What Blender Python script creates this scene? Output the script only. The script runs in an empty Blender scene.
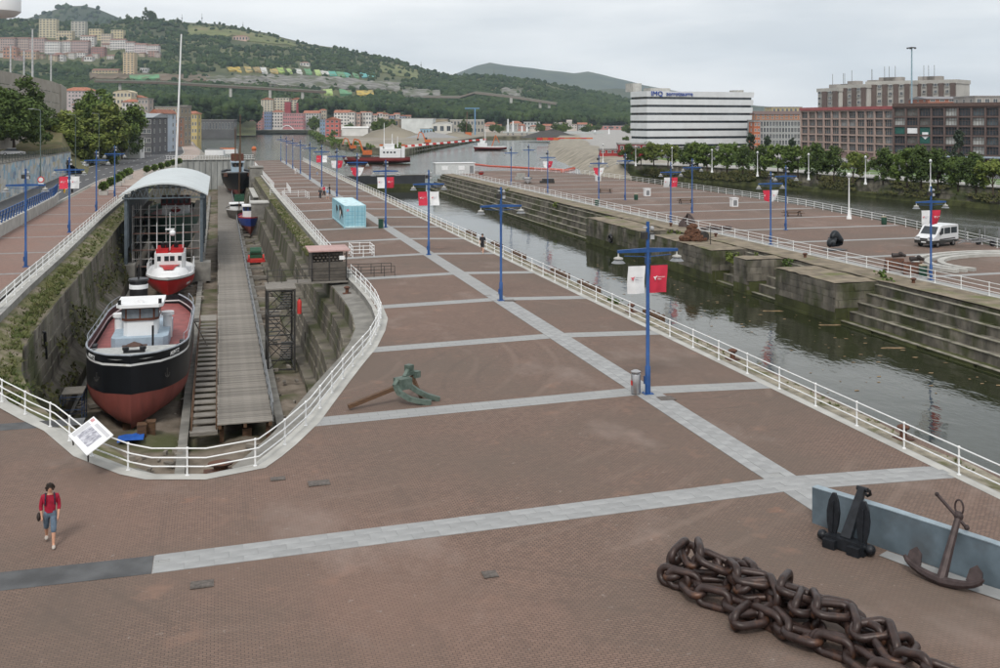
import bpy, bmesh, math, random
from mathutils import Vector, Matrix, Euler, noise
random.seed(7)
R = math.radians
# ------------------------------------------------------------------ camera, sky, sun, exposure
F, HC, HY, CX = 1020.0, 12.0, 120.0, 500.0          # focal length in photo pixels, eye height, horizon row
PSI = math.atan2(282, F)                            # the quays run 15 degrees left of the view axis
S_, C_ = math.sin(PSI), math.cos(PSI)
sc = bpy.context.scene
col = sc.collection
cam = bpy.data.cameras.new('camera'); camo = bpy.data.objects.new('camera', cam); col.objects.link(camo)
camo.location = (0, 0, HC); camo.rotation_euler = (R(90), 0, -PSI)
cam.sensor_width = 36; cam.lens = F * 36 / 1000; cam.shift_y = -0.214
cam.clip_start = 0.3; cam.clip_end = 30000
sc.camera = camo
w = bpy.data.worlds.new('World'); sc.world = w; w.use_nodes = True
nt = w.node_tree; nt.nodes.clear()
SUN_EL, SUN_ROT = 48, 205
def wn(t, **k):
    n = nt.nodes.new(t)
    for a, b in k.items(): setattr(n, a, b)
    return n
sky = wn('ShaderNodeTexSky', sky_type='NISHITA', sun_disc=False, sun_elevation=R(SUN_EL), sun_rotation=R(SUN_ROT), dust_density=3.0)
tc = wn('ShaderNodeTexCoord'); mp = wn('ShaderNodeMapping'); mp.inputs['Scale'].default_value = (1, 1, 5.5)
n1 = wn('ShaderNodeTexNoise'); n1.inputs['Scale'].default_value = 2.6; n1.inputs['Detail'].default_value = 7; n1.inputs['Roughness'].default_value = .52
rp = wn('ShaderNodeValToRGB'); rp.color_ramp.elements[0].position = .36; rp.color_ramp.elements[1].position = .6
rp.color_ramp.elements[0].color = (6.2, 6.4, 6.6, 1); rp.color_ramp.elements[1].color = (8.9, 8.85, 8.75, 1)
mx = wn('ShaderNodeMix', data_type='RGBA'); mx.inputs[0].default_value = .9
bg = wn('ShaderNodeBackground'); bg.inputs['Strength'].default_value = .1
ow = wn('ShaderNodeOutputWorld')
L = nt.links.new
L(tc.outputs['Generated'], mp.inputs[0]); L(mp.outputs[0], n1.inputs[0]); L(n1.outputs[0], rp.inputs[0])
L(sky.outputs[0], mx.inputs[6]); L(rp.outputs[0], mx.inputs[7]); L(mx.outputs[2], bg.inputs[0]); L(bg.outputs[0], ow.inputs[0])
sun = bpy.data.lights.new('sun', 'SUN'); suno = bpy.data.objects.new('sun', sun); col.objects.link(suno)
sun.energy = 1.5; sun.angle = R(13); sun.color = (1, .96, .9)
sd = Vector((math.sin(R(SUN_ROT)) * math.cos(R(SUN_EL)), math.cos(R(SUN_ROT)) * math.cos(R(SUN_EL)), math.sin(R(SUN_EL))))
suno.rotation_euler = sd.to_track_quat('Z', 'Y').to_euler(); suno.location = (0, 0, 200)
vs = sc.view_settings; vs.view_transform = 'Standard'; vs.look = 'None'; vs.exposure = 0.42; vs.gamma = 1
sc.cycles.use_denoising = True; sc.cycles.max_bounces = 6; sc.cycles.diffuse_bounces = 2; sc.cycles.volume_bounces = 1
sc.cycles.transparent_max_bounces = 8; sc.cycles.caustics_reflective = False; sc.cycles.caustics_refractive = False
# ------------------------------------------------------------------ pixel helpers (a pixel gives a direction, the surface gives the distance)
def gp(px, py, z=0.0):
    r = (px - CX) / F; u = (HY - py) / F; t = (z - HC) / u
    return Vector(((S_ + r * C_) * t, (C_ - r * S_) * t, z))
def at(px, fz, z=0.0):
    r = (px - CX) / F
    return Vector(((S_ + r * C_) * fz, (C_ - r * S_) * fz, z))
def zz(py, fz): return HC + (HY - py) * fz / F
def lerp(a, b, t): return a + (b - a) * t
def interp(tab, x):
    if x <= tab[0][0]: return tab[0][1]
    for (a, b), (c, d) in zip(tab, tab[1:]):
        if x <= c: return b + (d - b) * (x - a) / (c - a)
    return tab[-1][1]
def sstep(a, b, x):
    t = min(1, max(0, (x - a) / (b - a))); return t * t * (3 - 2 * t)
# ------------------------------------------------------------------ mesh builder
class MB:
    def __init__(s): s.v = []; s.f = []; s.mi = []; s.m = 0
    def add(s, vs, fs):
        o = len(s.v); s.v += [tuple(p) for p in vs]
        for f in fs: s.f.append(tuple(i + o for i in f)); s.mi.append(s.m)
        return s
    def box(s, c, d, rz=0, top=1.0, m=None):
        x, y, z = d[0] / 2, d[1] / 2, d[2] / 2
        vs = [Vector((a * x * (top if e > 0 else 1), b * y * (top if e > 0 else 1), e * z)) for e in (-1, 1) for a, b in ((-1, -1), (1, -1), (1, 1), (-1, 1))]
        M_ = Matrix.Rotation(rz, 3, 'Z') if m is None else m
        return s.add([M_ @ p + Vector(c) for p in vs], [(3, 2, 1, 0), (4, 5, 6, 7), (0, 1, 5, 4), (1, 2, 6, 5), (2, 3, 7, 6), (3, 0, 4, 7)])
    def bar(s, p, q, wd, ht=None, up=(0, 0, 1)):
        p, q = Vector(p), Vector(q); ht = ht or wd; d = (q - p)
        if d.length < 1e-6: return s
        d.normalize(); u = Vector(up)
        if abs(d.dot(u)) > .98: u = Vector((0, 1, 0))
        x = d.cross(u).normalized(); y = x.cross(d)
        x *= wd / 2; y *= ht / 2
        vs = [p - x - y, p + x - y, p + x + y, p - x + y, q - x - y, q + x - y, q + x + y, q - x + y]
        return s.add(vs, [(0, 1, 2, 3), (7, 6, 5, 4), (1, 0, 4, 5), (2, 1, 5, 6), (3, 2, 6, 7), (0, 3, 7, 4)])
    def tube(s, pts, r, n=8, closed=False, caps=True):
        pts = [Vector(p) for p in pts]; k = len(pts); o = len(s.v)
        rs = r if isinstance(r, (list, tuple)) else [r] * k
        ref = None; rings = []
        for i, p in enumerate(pts):
            a = pts[i - 1] if (i or closed) else p; b = pts[(i + 1) % k] if (i < k - 1 or closed) else p
            t = (b - a).normalized()
            if ref is None:
                ref = Vector((0, 0, 1)) if abs(t.z) < .9 else Vector((1, 0, 0))
            x = t.cross(ref)
            if x.length < 1e-4: x = t.cross(Vector((.3, 1, .2)))
            x.normalize(); y = x.cross(t).normalized(); ref = y
            rings.append([p + (x * math.cos(2 * math.pi * j / n) + y * math.sin(2 * math.pi * j / n)) * rs[i] for j in range(n)])
        vs = [q for g in rings for q in g]; fs = []
        for i in range(k if closed else k - 1):
            a, b = i * n, ((i + 1) % k) * n
            for j in range(n): fs.append((a + j, b + j, b + (j + 1) % n, a + (j + 1) % n))
        if caps and not closed: fs.append(tuple(range(n))); fs.append(tuple(reversed(range((k - 1) * n, k * n))))
        return s.add(vs, fs)
    def cyl(s, p, q, r0, r1=None, n=10): return s.tube([p, q], [r0, r0 if r1 is None else r1], n)
    def lathe(s, prof, c=(0, 0, 0), n=14):
        c = Vector(c); vs = []; fs = []
        for r, z in prof:
            for j in range(n):
                a = 2 * math.pi * j / n; vs.append(c + Vector((r * math.cos(a), r * math.sin(a), z)))
        for i in range(len(prof) - 1):
            for j in range(n): fs.append((i * n + j, i * n + (j + 1) % n, (i + 1) * n + (j + 1) % n, (i + 1) * n + j))
        fs.append(tuple(reversed(range(n)))); fs.append(tuple(range((len(prof) - 1) * n, len(prof) * n)))
        return s.add(vs, fs)
    def prism(s, poly, z0, z1):
        n = len(poly); a = sum(poly[i][0] * poly[(i + 1) % n][1] - poly[(i + 1) % n][0] * poly[i][1] for i in range(n))
        if a < 0: poly = list(reversed(poly))
        g = lambda z, p: z(p) if callable(z) else z
        vs = [(p[0], p[1], g(z0, p)) for p in poly] + [(p[0], p[1], g(z1, p)) for p in poly]
        return s.add(vs, [tuple(reversed(range(n))), tuple(range(n, 2 * n))] + [(i, (i + 1) % n, n + (i + 1) % n, n + i) for i in range(n)])
    def ext(s, poly, m, t):      # poly in a local XY plane, extruded t along local Z, placed by matrix m
        n = len(poly); vs = [m @ Vector((p[0], p[1], 0)) for p in poly] + [m @ Vector((p[0], p[1], t)) for p in poly]
        return s.add(vs, [tuple(reversed(range(n))), tuple(range(n, 2 * n))] + [(i, (i + 1) % n, n + (i + 1) % n, n + i) for i in range(n)])
    def grid(s, rows):           # rows of equal length
        n = len(rows[0]); vs = [p for r in rows for p in r]
        return s.add(vs, [(i * n + j, i * n + j + 1, (i + 1) * n + j + 1, (i + 1) * n + j) for i in range(len(rows) - 1) for j in range(n - 1)])
    def ball(s, c, r, n=8, k=6, sq=(1, 1, 1)):
        pr = [(max(1e-3, r * math.sin(math.pi * i / k)), -r * math.cos(math.pi * i / k)) for i in range(k + 1)]
        o = len(s.v); s.lathe(pr, (0, 0, 0), n)
        for i in range(o, len(s.v)):
            p = s.v[i]; s.v[i] = (p[0] * sq[0] + c[0], p[1] * sq[1] + c[1], p[2] * sq[2] + c[2])
        return s
    def off(s, d):
        s.v = [(p[0] - d[0], p[1] - d[1], p[2] - d[2]) for p in s.v]; return s
    def mesh(s, name, mats, smooth=False):
        me = bpy.data.meshes.new(name); me.from_pydata(s.v, [], s.f); me.update()
        for m in (mats if isinstance(mats, (list, tuple)) else [mats]): me.materials.append(m)
        if any(s.mi): me.polygons.foreach_set('material_index', s.mi)
        if smooth:
            me.polygons.foreach_set('use_smooth', [True] * len(me.polygons))
            me.set_sharp_from_angle(angle=R(40))
        return me
    def build(s, name, mats, parent=None, smooth=False): return ob(name, s.mesh(name, mats, smooth), parent)
def ob(name, me, parent=None, loc=None, rot=None, scale=None):
    o = bpy.data.objects.new(name, me); col.objects.link(o)
    if parent is not None: o.parent = parent
    if loc is not None: o.location = loc
    if rot is not None: o.rotation_euler = rot
    if scale is not None: o.scale = scale
    return o
def tag(o, label, cat, group=None):
    o['label'] = label; o['category'] = cat
    if group: o['group'] = group
    return o
def thing(name, label, cat, loc=(0, 0, 0), rz=0, group=None):
    return tag(ob(name, None, None, loc, (0, 0, rz)), label, cat, group)
def struct(o, kind='structure'): o['kind'] = kind; return o
def copy_tree(o, parent=None):
    c = o.copy(); col.objects.link(c); c.parent = parent
    for ch in [x for x in KIDS.get(o.name, o.children)]: copy_tree(ch, c)
    return c
KIDS = {}
def place(proto, used, loc, rz=0, label=None, group=None, scale=None):
    o = proto if not used else copy_tree(proto)
    o.location = loc; o.rotation_euler = (0, 0, rz)
    if label: o['label'] = label
    if group: o['group'] = group
    if scale: o.scale = scale if isinstance(scale, (tuple, list)) else (scale,) * 3
    return o
# ------------------------------------------------------------------ materials
MAT = {}
def M(name, c, rough=.75, metal=0., var=.18, scale=3., bump=0., bscale=None, c2=None, lo=.35, hi=.65, rnd=0., spec=.35, det=5, stretch=None, coord='Object', c3=None, scale3=None, lo3=.55, hi3=.7):
    if name in MAT: return MAT[name]
    m = bpy.data.materials.new(name); m.use_nodes = True; t = m.node_tree; N = t.nodes.new; K = t.links.new
    b = t.nodes['Principled BSDF']; b.inputs['Roughness'].default_value = rough; b.inputs['Metallic'].default_value = metal
    b.inputs['Specular IOR Level'].default_value = spec
    if coord == 'World': src = N('ShaderNodeNewGeometry').outputs['Position']
    else: src = N('ShaderNodeTexCoord').outputs[coord]
    if stretch:
        mp = N('ShaderNodeMapping'); mp.inputs['Scale'].default_value = stretch; K(src, mp.inputs[0]); src = mp.outputs[0]
    nz = N('ShaderNodeTexNoise'); nz.inputs['Scale'].default_value = scale; nz.inputs['Detail'].default_value = det; K(src, nz.inputs[0])
    rp = N('ShaderNodeValToRGB'); e = rp.color_ramp.elements; e[0].position = lo; e[1].position = hi
    a = [x * (1 - var) for x in c]; d = list(c2) if c2 else [min(1, x * (1 + var)) for x in c]
    if c2: a = list(c)
    e[0].color = (*a, 1); e[1].color = (*d, 1); K(nz.outputs[0], rp.inputs[0]); out = rp.outputs[0]
    if c3:
        n3 = N('ShaderNodeTexNoise'); n3.inputs['Scale'].default_value = scale3 or scale * .3; n3.inputs['Detail'].default_value = 6; K(src, n3.inputs[0])
        r3 = N('ShaderNodeMapRange'); r3.inputs[1].default_value = lo3; r3.inputs[2].default_value = hi3; K(n3.outputs[0], r3.inputs[0])
        m3 = N('ShaderNodeMix'); m3.data_type = 'RGBA'; K(r3.outputs[0], m3.inputs[0]); K(out, m3.inputs[6]); m3.inputs[7].default_value = (*c3, 1); out = m3.outputs[2]
    if rnd:
        oi = N('ShaderNodeObjectInfo'); mr = N('ShaderNodeMapRange'); mr.inputs[3].default_value = 1 - rnd; mr.inputs[4].default_value = 1 + rnd
        K(oi.outputs['Random'], mr.inputs[0]); hs = N('ShaderNodeHueSaturation'); K(mr.outputs[0], hs.inputs['Value']); K(out, hs.inputs['Color']); out = hs.outputs[0]
    K(out, b.inputs['Base Color'])
    if bump:
        nb = N('ShaderNodeTexNoise'); nb.inputs['Scale'].default_value = bscale or scale * 4; nb.inputs['Detail'].default_value = 6; K(src, nb.inputs[0])
        bu = N('ShaderNodeBump'); bu.inputs['Strength'].default_value = bump; bu.inputs['Distance'].default_value = .05; K(nb.outputs[0], bu.inputs['Height']); K(bu.outputs[0], b.inputs['Normal'])
    MAT[name] = m; return m
def brickmat(name, c1, c2, mort, bw, bh, ms, tints, rot=0, bump=.25, tracks=None):
    m = bpy.data.materials.new(name); m.use_nodes = True; t = m.node_tree; N = t.nodes.new; K = t.links.new
    b = t.nodes['Principled BSDF']; b.inputs['Roughness'].default_value = .85; b.inputs['Specular IOR Level'].default_value = .25
    tc = N('ShaderNodeTexCoord'); mp = N('ShaderNodeMapping'); mp.inputs['Rotation'].default_value = (0, 0, rot); K(tc.outputs['Object'], mp.inputs[0])
    br = N('ShaderNodeTexBrick'); br.inputs['Scale'].default_value = 1; br.inputs['Brick Width'].default_value = bw; br.inputs['Row Height'].default_value = bh
    br.inputs['Mortar Size'].default_value = ms; br.inputs['Mortar Smooth'].default_value = .3; br.inputs['Color1'].default_value = (*c1, 1); br.inputs['Color2'].default_value = (*c2, 1); br.inputs['Mortar'].default_value = (*mort, 1); br.inputs['Bias'].default_value = 0
    K(mp.outputs[0], br.inputs[0]); out = br.outputs[0]
    for (sc_, lo, hi, colr, fac, st) in tints:      # worn, dusty and stained patches
        nz = N('ShaderNodeTexNoise'); nz.inputs['Scale'].default_value = sc_; nz.inputs['Detail'].default_value = 8; nz.inputs['Roughness'].default_value = .6
        m2 = N('ShaderNodeMapping'); m2.inputs['Scale'].default_value = st; m2.inputs['Location'].default_value = (sc_ * 7, lo * 31, 0); K(tc.outputs['Object'], m2.inputs[0]); K(m2.outputs[0], nz.inputs[0])
        mr = N('ShaderNodeMapRange'); mr.inputs[1].default_value = lo; mr.inputs[2].default_value = hi; mr.inputs[4].default_value = fac; K(nz.outputs[0], mr.inputs[0])
        mx = N('ShaderNodeMix'); mx.data_type = 'RGBA'; K(mr.outputs[0], mx.inputs[0]); K(out, mx.inputs[6]); mx.inputs[7].default_value = (*colr, 1); out = mx.outputs[2]
    if tracks:                                      # faint curved tyre tracks
        for (lx, ly, sc_, colr, fac) in tracks:
            m2 = N('ShaderNodeMapping'); m2.inputs['Location'].default_value = (lx, ly, 0); K(tc.outputs['Object'], m2.inputs[0])
            wv = N('ShaderNodeTexWave'); wv.wave_type = 'RINGS'; wv.rings_direction = 'Z'; wv.inputs['Scale'].default_value = sc_; wv.inputs['Distortion'].default_value = 1.2; wv.inputs['Detail'].default_value = 2; wv.inputs['Detail Scale'].default_value = .4; K(m2.outputs[0], wv.inputs[0])
            n2 = N('ShaderNodeTexNoise'); n2.inputs['Scale'].default_value = .11; n2.inputs['Detail'].default_value = 3; K(m2.outputs[0], n2.inputs[0])
            r1 = N('ShaderNodeMapRange'); r1.inputs[1].default_value = .9; r1.inputs[2].default_value = 1.0; K(wv.outputs[1], r1.inputs[0]); r2 = N('ShaderNodeMapRange'); r2.inputs[1].default_value = .5; r2.inputs[2].default_value = .62; r2.inputs[4].default_value = fac; K(n2.outputs[0], r2.inputs[0])
            mu = N('ShaderNodeMath'); mu.operation = 'MULTIPLY'; K(r1.outputs[0], mu.inputs[0]); K(r2.outputs[0], mu.inputs[1]); mx = N('ShaderNodeMix'); mx.data_type = 'RGBA'; K(mu.outputs[0], mx.inputs[0]); K(out, mx.inputs[6]); mx.inputs[7].default_value = (*colr, 1); out = mx.outputs[2]
    K(out, b.inputs['Base Color'])
    bu = N('ShaderNodeBump'); bu.inputs['Strength'].default_value = bump; bu.inputs['Distance'].default_value = .01; K(br.outputs['Fac'], bu.inputs['Height']); bu.invert = True; K(bu.outputs[0], b.inputs['Normal'])
    MAT[name] = m; return m
U = (1, 1, 1)
m_brick = brickmat('plaza brick', (.216, .146, .115), (.162, .111, .088), (.04, .032, .03), .17, .085, .009,
    [(.09, .42, .62, (.125, .096, .078), .8, U), (.035, .5, .66, (.22, .138, .108), .5, U), (.6, .60, .74, (.28, .165, .12), .45, U), (.16, .56, .72, (.33, .27, .24), .4, (1, .6, 1)), (.5, .58, .8, (.09, .07, .06), .5, (1.4, .3, 1)), (5, .66, .72, (.32, .28, .25), .5, U), (.3, .66, .72, (.3, .15, .1), .4, (1, 1.5, 1))], tracks=[(-2, -52, .16, (.26, .195, .16), .22), (-20, -44, .2, (.09, .072, .06), .25)])
m_brickL = brickmat('promenade brick', (.27, .165, .135), (.21, .135, .11), (.09, .07, .06), .22, .11, .008,
    [(.12, .45, .65, (.2, .15, .13), .6, U), (.5, .6, .75, (.33, .2, .16), .4, U)])
m_slab = M('stripe slab', (.29, .295, .295), .8, var=.12, scale=1.3, rnd=.07, bump=.08, c3=(.2, .2, .2), scale3=.7, lo3=.6, hi3=.75)
m_slabtex = brickmat('far stripe slab', (.31, .315, .31), (.28, .285, .285), (.19, .19, .19), .8, .4, .01, [(.4, .55, .7, (.24, .24, .24), .5, U)])
m_conc = M('concrete', (.2, .193, .175), .85, var=.25, scale=1.1, bump=.2, c3=(.16, .155, .14), scale3=.5)
m_concL = M('light concrete', (.4, .395, .37), .85, var=.15, scale=.8, bump=.1)
m_asph = M('asphalt', (.085, .086, .09), .9, var=.2, scale=1.5, bump=.15, bscale=60)
m_patch = M('asphalt patch', (.085, .087, .09), .9, var=.25, scale=1.1, bump=.2, bscale=50)
m_white = M('white paint', (.74, .75, .75), .5, var=.06, scale=2, c3=(.6, .57, .52), scale3=3, lo3=.62, hi3=.75)
m_whiteC = M('white coat', (.72, .73, .74), .55, var=.04, scale=1)
m_blue = M('lamp blue paint', (.018, .072, .225), .45, var=.15, scale=2, spec=.4)
m_steel = M('stainless steel', (.45, .45, .46), .35, .9, var=.1, scale=3)
m_grey = M('grey metal', (.22, .23, .24), .5, .3, var=.12, scale=3)
m_dark = M('dark metal', (.042, .04, .038), .5, .2, var=.25, scale=4)
m_black = M('black paint', (.012, .012, .014), .4, var=.2, scale=3)
m_glass = M('dark glass', (.03, .038, .045), .08, var=.3, scale=.6, spec=.6)
m_lampglass = M('lamp glass', (.35, .36, .37), .25, spec=.5)
m_red = M('red paint', (.5, .035, .03), .45, var=.12, scale=2)
m_orange = M('orange paint', (.5, .13, .035), .5, var=.15, scale=2)
m_yellow = M('yellow paint', (.62, .42, .04), .5, var=.15)
m_rust = M('rust', (.13, .055, .03), .85, var=.4, scale=5, bump=.3, c2=(.06, .035, .03))
m_chain = M('chain brown', (.036, .021, .018), .42, .25, var=.3, scale=4, bump=.12, bscale=22, c3=(.12, .055, .03), scale3=3, lo3=.6, hi3=.75, spec=.5)
m_wood = M('weathered wood', (.215, .198, .175), .85, var=.25, scale=2.5, stretch=(1, 9, 9), rnd=.22, bump=.2)
m_woodb = M('brown wood', (.1, .055, .03), .7, var=.3, scale=3, stretch=(.6, 8, 8))
m_stone = M('quay stone', (.07, .064, .053), .9, scale=1.1, bump=.7, bscale=6, rnd=.2, c2=(.19, .172, .14), c3=(.05, .056, .022), scale3=.5, lo3=.48, hi3=.64, stretch=(1, 1, .5), coord='World', det=8)
m_wallst = M('dock wall stone', (.075, .066, .052), .9, scale=.9, bump=.8, bscale=4, rnd=.16, c2=(.22, .198, .16), c3=(.055, .06, .022), scale3=.45, lo3=.48, hi3=.62, stretch=(1, 1, .22), coord='World', det=8)
m_algae = M('algae stone', (.03, .034, .012), .9, scale=.7, bump=.5, bscale=6, rnd=.15, c2=(.072, .08, .026), coord='World', det=7, stretch=(1, 1, .6))
m_dirt = M('dock earth', (.11, .09, .068), .95, var=.35, scale=.9, bump=.9, bscale=5, c2=(.21, .175, .14), c3=(.07, .075, .03), scale3=.22, lo3=.5, hi3=.65)
m_grass = M('grass', (.075, .085, .03), .95, var=.35, scale=1.0, bump=.9, bscale=7, c2=(.15, .135, .065), c3=(.2, .17, .125), scale3=.5, lo3=.5, hi3=.62)
m_lawn = M('lawn', (.085, .14, .035), .95, var=.3, scale=.6, bump=.4, bscale=8)
m_gravel = M('gravel bank', (.25, .225, .18), .95, var=.3, scale=.25, bump=.6, bscale=2)
m_earth = M('earth ground', (.2, .18, .14), .95, var=.3, scale=.02)
m_tile = M('terracotta roof', (.29, .12, .075), .85, var=.25, scale=.6, rnd=.15)
m_bark = M('bark', (.06, .045, .03), .9, var=.3, scale=6, bump=.4)
m_skin = M('skin', (.5, .27, .18), .55, var=.06)
m_hair = M('dark hair', (.02, .011, .007), .6, var=.3, scale=30, bump=.6, bscale=60)
def leafm(name, c, c2): 
    m = M(name, c, .75, var=.3, scale=.55, c2=c2, rnd=.12, spec=.2, det=3); b = m.node_tree.nodes['Principled BSDF']
    return m
m_leaf = [leafm('leaf dark', (.042, .07, .018), (.09, .13, .035)), leafm('leaf mid', (.055, .092, .02), (.125, .175, .04)), leafm('leaf light', (.08, .115, .022), (.175, .205, .05)), leafm('leaf blue', (.03, .045, .028), (.06, .08, .05))]
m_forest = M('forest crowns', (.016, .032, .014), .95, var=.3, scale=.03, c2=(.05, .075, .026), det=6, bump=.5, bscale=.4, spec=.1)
def water(name='river water', rough=.04, b0=.045, b1=.34):
    m = bpy.data.materials.new(name); m.use_nodes = True; t = m.node_tree; N = t.nodes.new; K = t.links.new
    b = t.nodes['Principled BSDF']; b.inputs['Base Color'].default_value = (.02, .024, .011, 1); b.inputs['Roughness'].default_value = rough; b.inputs['IOR'].default_value = 1.33
    b.inputs['Specular IOR Level'].default_value = .62
    tc = N('ShaderNodeTexCoord'); last = None; h = None
    for s_, st, a in ((1.1, (1, .55, 1), .55), (.28, (1, .6, 1), 1.0), (3.2, (1, .5, 1), .16)):
        mp = N('ShaderNodeMapping'); mp.inputs['Scale'].default_value = st; K(tc.outputs['Object'], mp.inputs[0])
        nz = N('ShaderNodeTexNoise'); nz.inputs['Scale'].default_value = s_; nz.inputs['Detail'].default_value = 3; K(mp.outputs[0], nz.inputs[0])
        mu = N('ShaderNodeMath'); mu.operation = 'MULTIPLY'; mu.inputs[1].default_value = a; K(nz.outputs[0], mu.inputs[0])
        if h is None: h = mu.outputs[0]
        else:
            ad = N('ShaderNodeMath'); ad.operation = 'ADD'; K(h, ad.inputs[0]); K(mu.outputs[0], ad.inputs[1]); h = ad.outputs[0]
    # patches of calmer and rougher water
    n2 = N('ShaderNodeTexNoise'); n2.inputs['Scale'].default_value = .045; n2.inputs['Detail'].default_value = 4; mp2 = N('ShaderNodeMapping'); mp2.inputs['Scale'].default_value = (1, .5, 1); K(tc.outputs['Object'], mp2.inputs[0]); K(mp2.outputs[0], n2.inputs[0])
    mr = N('ShaderNodeMapRange'); mr.inputs[1].default_value = .38; mr.inputs[2].default_value = .62; mr.inputs[3].default_value = b0; mr.inputs[4].default_value = b1; K(n2.outputs[0], mr.inputs[0])
    bu = N('ShaderNodeBump'); bu.inputs['Distance'].default_value = .25; K(mr.outputs[0], bu.inputs['Strength']); K(h, bu.inputs['Height']); K(bu.outputs[0], b.inputs['Normal'])
    MAT['water'] = m; return m
m_water = water(b0=.03, b1=.22); m_water2 = water('open river water', .15, .3, .75)
# ================================================================== the setting
XR = [(36.8, -.4), (37.3, 1.4), (39, 2.3), (42, 3.6), (46, 4.9), (50.1, 6.25), (54.5, 7.8), (58.6, 8.9), (62, 9.6), (66.3, 9.95), (72, 10.1), (79, 9.9), (104, 9.75), (126, 9.6), (166, 9.4), (282, 9.3)]
XL = [(36.8, -.4), (37.2, -2), (38.1, -3), (40.5, -4.75), (44.1, -6.3), (48.6, -9.1), (54, -11.4), (60, -12.3), (64.4, -12.5), (75, -12.7), (92, -12.8), (130, -13.3), (282, -13.3)]
RIDGE = 18.2; FLOOR = -6.5; WATER = -4.1; ZL = .7; ZR = -.9
def zp(x, y=0):
    if x > RIDGE: return -.028 * (x - RIDGE)
    z = -.018 * (RIDGE - max(x, -2))
    if x < -2: z += sstep(45, 64, y) * sstep(-2, -9, x) * (ZL + .364)
    return z
# plaza top: rows of points left and right of the dock
ys = [-10, 0, 10, 20, 28, 32, 36] + [36.8 + .6 * i for i in range(45)] + [64.4, 70, 76, 82, 90, 104, 126, 166, 200, 250, 282, 312]
mb = MB()
def cols(x0, x1, y, n): return [(lerp(x0, x1, i / n), y, zp(lerp(x0, x1, i / n), y)) for i in range(n + 1)]
rows = []
for y in ys:
    a = interp(XR, y) if y >= 36.8 else -.4
    if y > 282: a = 9.3
    rows.append(cols(a, RIDGE, y, 8) + cols(RIDGE, 25.9, y, 3)[1:])
mb.grid(rows)
rows = []
for y in [v for v in ys if v <= 64.4]:
    a = interp(XL, y) if y >= 36.8 else -.4
    rows.append([(-70, y, zp(-70, y)), (-30, y, zp(-30, y)), (-20, y, zp(-20, y))] + cols(-14 if a > -13 else a - 1, a, y, 12))
mb.grid(rows)
mb.grid([[(25.9, y, zp(25.9)) for y in ys], [(25.9, y, -9) for y in ys]])            # canal face
mb.grid([[(9.3, 312, zp(9.3)), (25.9, 312, zp(25.9))], [(9.3, 312, -9), (25.9, 312, -9)]])
plaza = struct(mb.build('plaza', m_brick))
# paved stripes: single slabs near, sheets beyond
def slab_mesh(n, sx, sy, m):
    b = MB(); b.box((0, 0, 0), (sx, sy, .03)); return b.mesh(n, m)
sm_t = slab_mesh('paving_slab', .795, .395, m_slab); sm_l = slab_mesh('paving_slab', .395, .795, m_slab)
def slab(me, x, y):
    o = ob('paving_slab', me, plaza, (x, y, zp(x, y) + .002 + random.uniform(-.002, .003)))
    sl = (zp(x + .2, y) - zp(x - .2, y)) / .4; o.rotation_euler = (0, -math.atan(sl), random.uniform(-.004, .004))
for r in range(3):
    for i in range(33):
        x = -1.3 + .8 * i + (.4 if r == 1 else 0)
        if x < 24.2: slab(sm_t, x, 29.5 + .4 * r)
for y in [28.9, 28.1, 27.3] + [30.9 + .8 * i for i in range(46)]:
    for r in range(3):
        dy = .4 if r == 1 and 30.8 < y else 0
        slab(sm_l, RIDGE - .4 + .4 * r, y + dy)
def stripe(x0, x1, y0, y1, mat, name='paved_stripe', dz=.006, zf=zp, par=None):
    b = MB(); n = max(2, int(abs(x1 - x0) / 3))
    xs = sorted(set([x0, x1] + [lerp(x0, x1, i / n) for i in range(n + 1)] + ([RIDGE] if x0 < RIDGE < x1 and zf is zp else [])))
    b.grid([[(x, y, zf(x, y) + dz) for x in xs] for y in (y0, y1)]); return b.build(name, mat, par or plaza)
stripe(-14, -1.75, 29.3, 30.5, m_patch, 'asphalt_patch'); stripe(-1.74, 24.2, 29.3, 30.5, m_slabtex, dz=.003)
b = MB(); b.grid([[(RIDGE - .6, y, zp(RIDGE - .6) + .003), (RIDGE, y, .003), (RIDGE + .6, y, zp(RIDGE + .6) + .003)] for y in (26.9, 29.29)]); b.grid([[(RIDGE - .6, y, zp(RIDGE - .6) + .003), (RIDGE, y, .003), (RIDGE + .6, y, zp(RIDGE + .6) + .003)] for y in (30.51, 41.2, 55, 67.5)]); b.build('paved_stripe', m_slabtex, plaza)
for k in range(24):
    y = 41.9 + 12 * k
    if y > 305: break
    stripe(interp(XR, y + .6) + .3, 24.2, y - .6, y + .6, m_slabtex)
    xa, xb = interp(XR, y - .6) + .05, interp(XR, y + .6) + .05; xe = interp(XR, y + .6) + .31; b = MB(); b.add([(xa, y - .6, zp(xa) + .006), (xe, y - .6, zp(xe) + .006), (xe, y + .6, zp(xe) + .006), (xb, y + .6, zp(xb) + .006)], [(0, 1, 2, 3)]); b.build('paved_stripe', m_slabtex, plaza)
b = MB(); b.grid([[(RIDGE - .6, y, zp(RIDGE - .6) + .011), (RIDGE, y, .011), (RIDGE + .6, y, zp(RIDGE + .6) + .011)] for y in [67.6 + 8 * i for i in range(31)]]); b.build('paved_stripe', m_slabtex, plaza)
stripe(-16, -5.3, 44.4, 45.4, m_patch, 'asphalt_patch')
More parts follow.
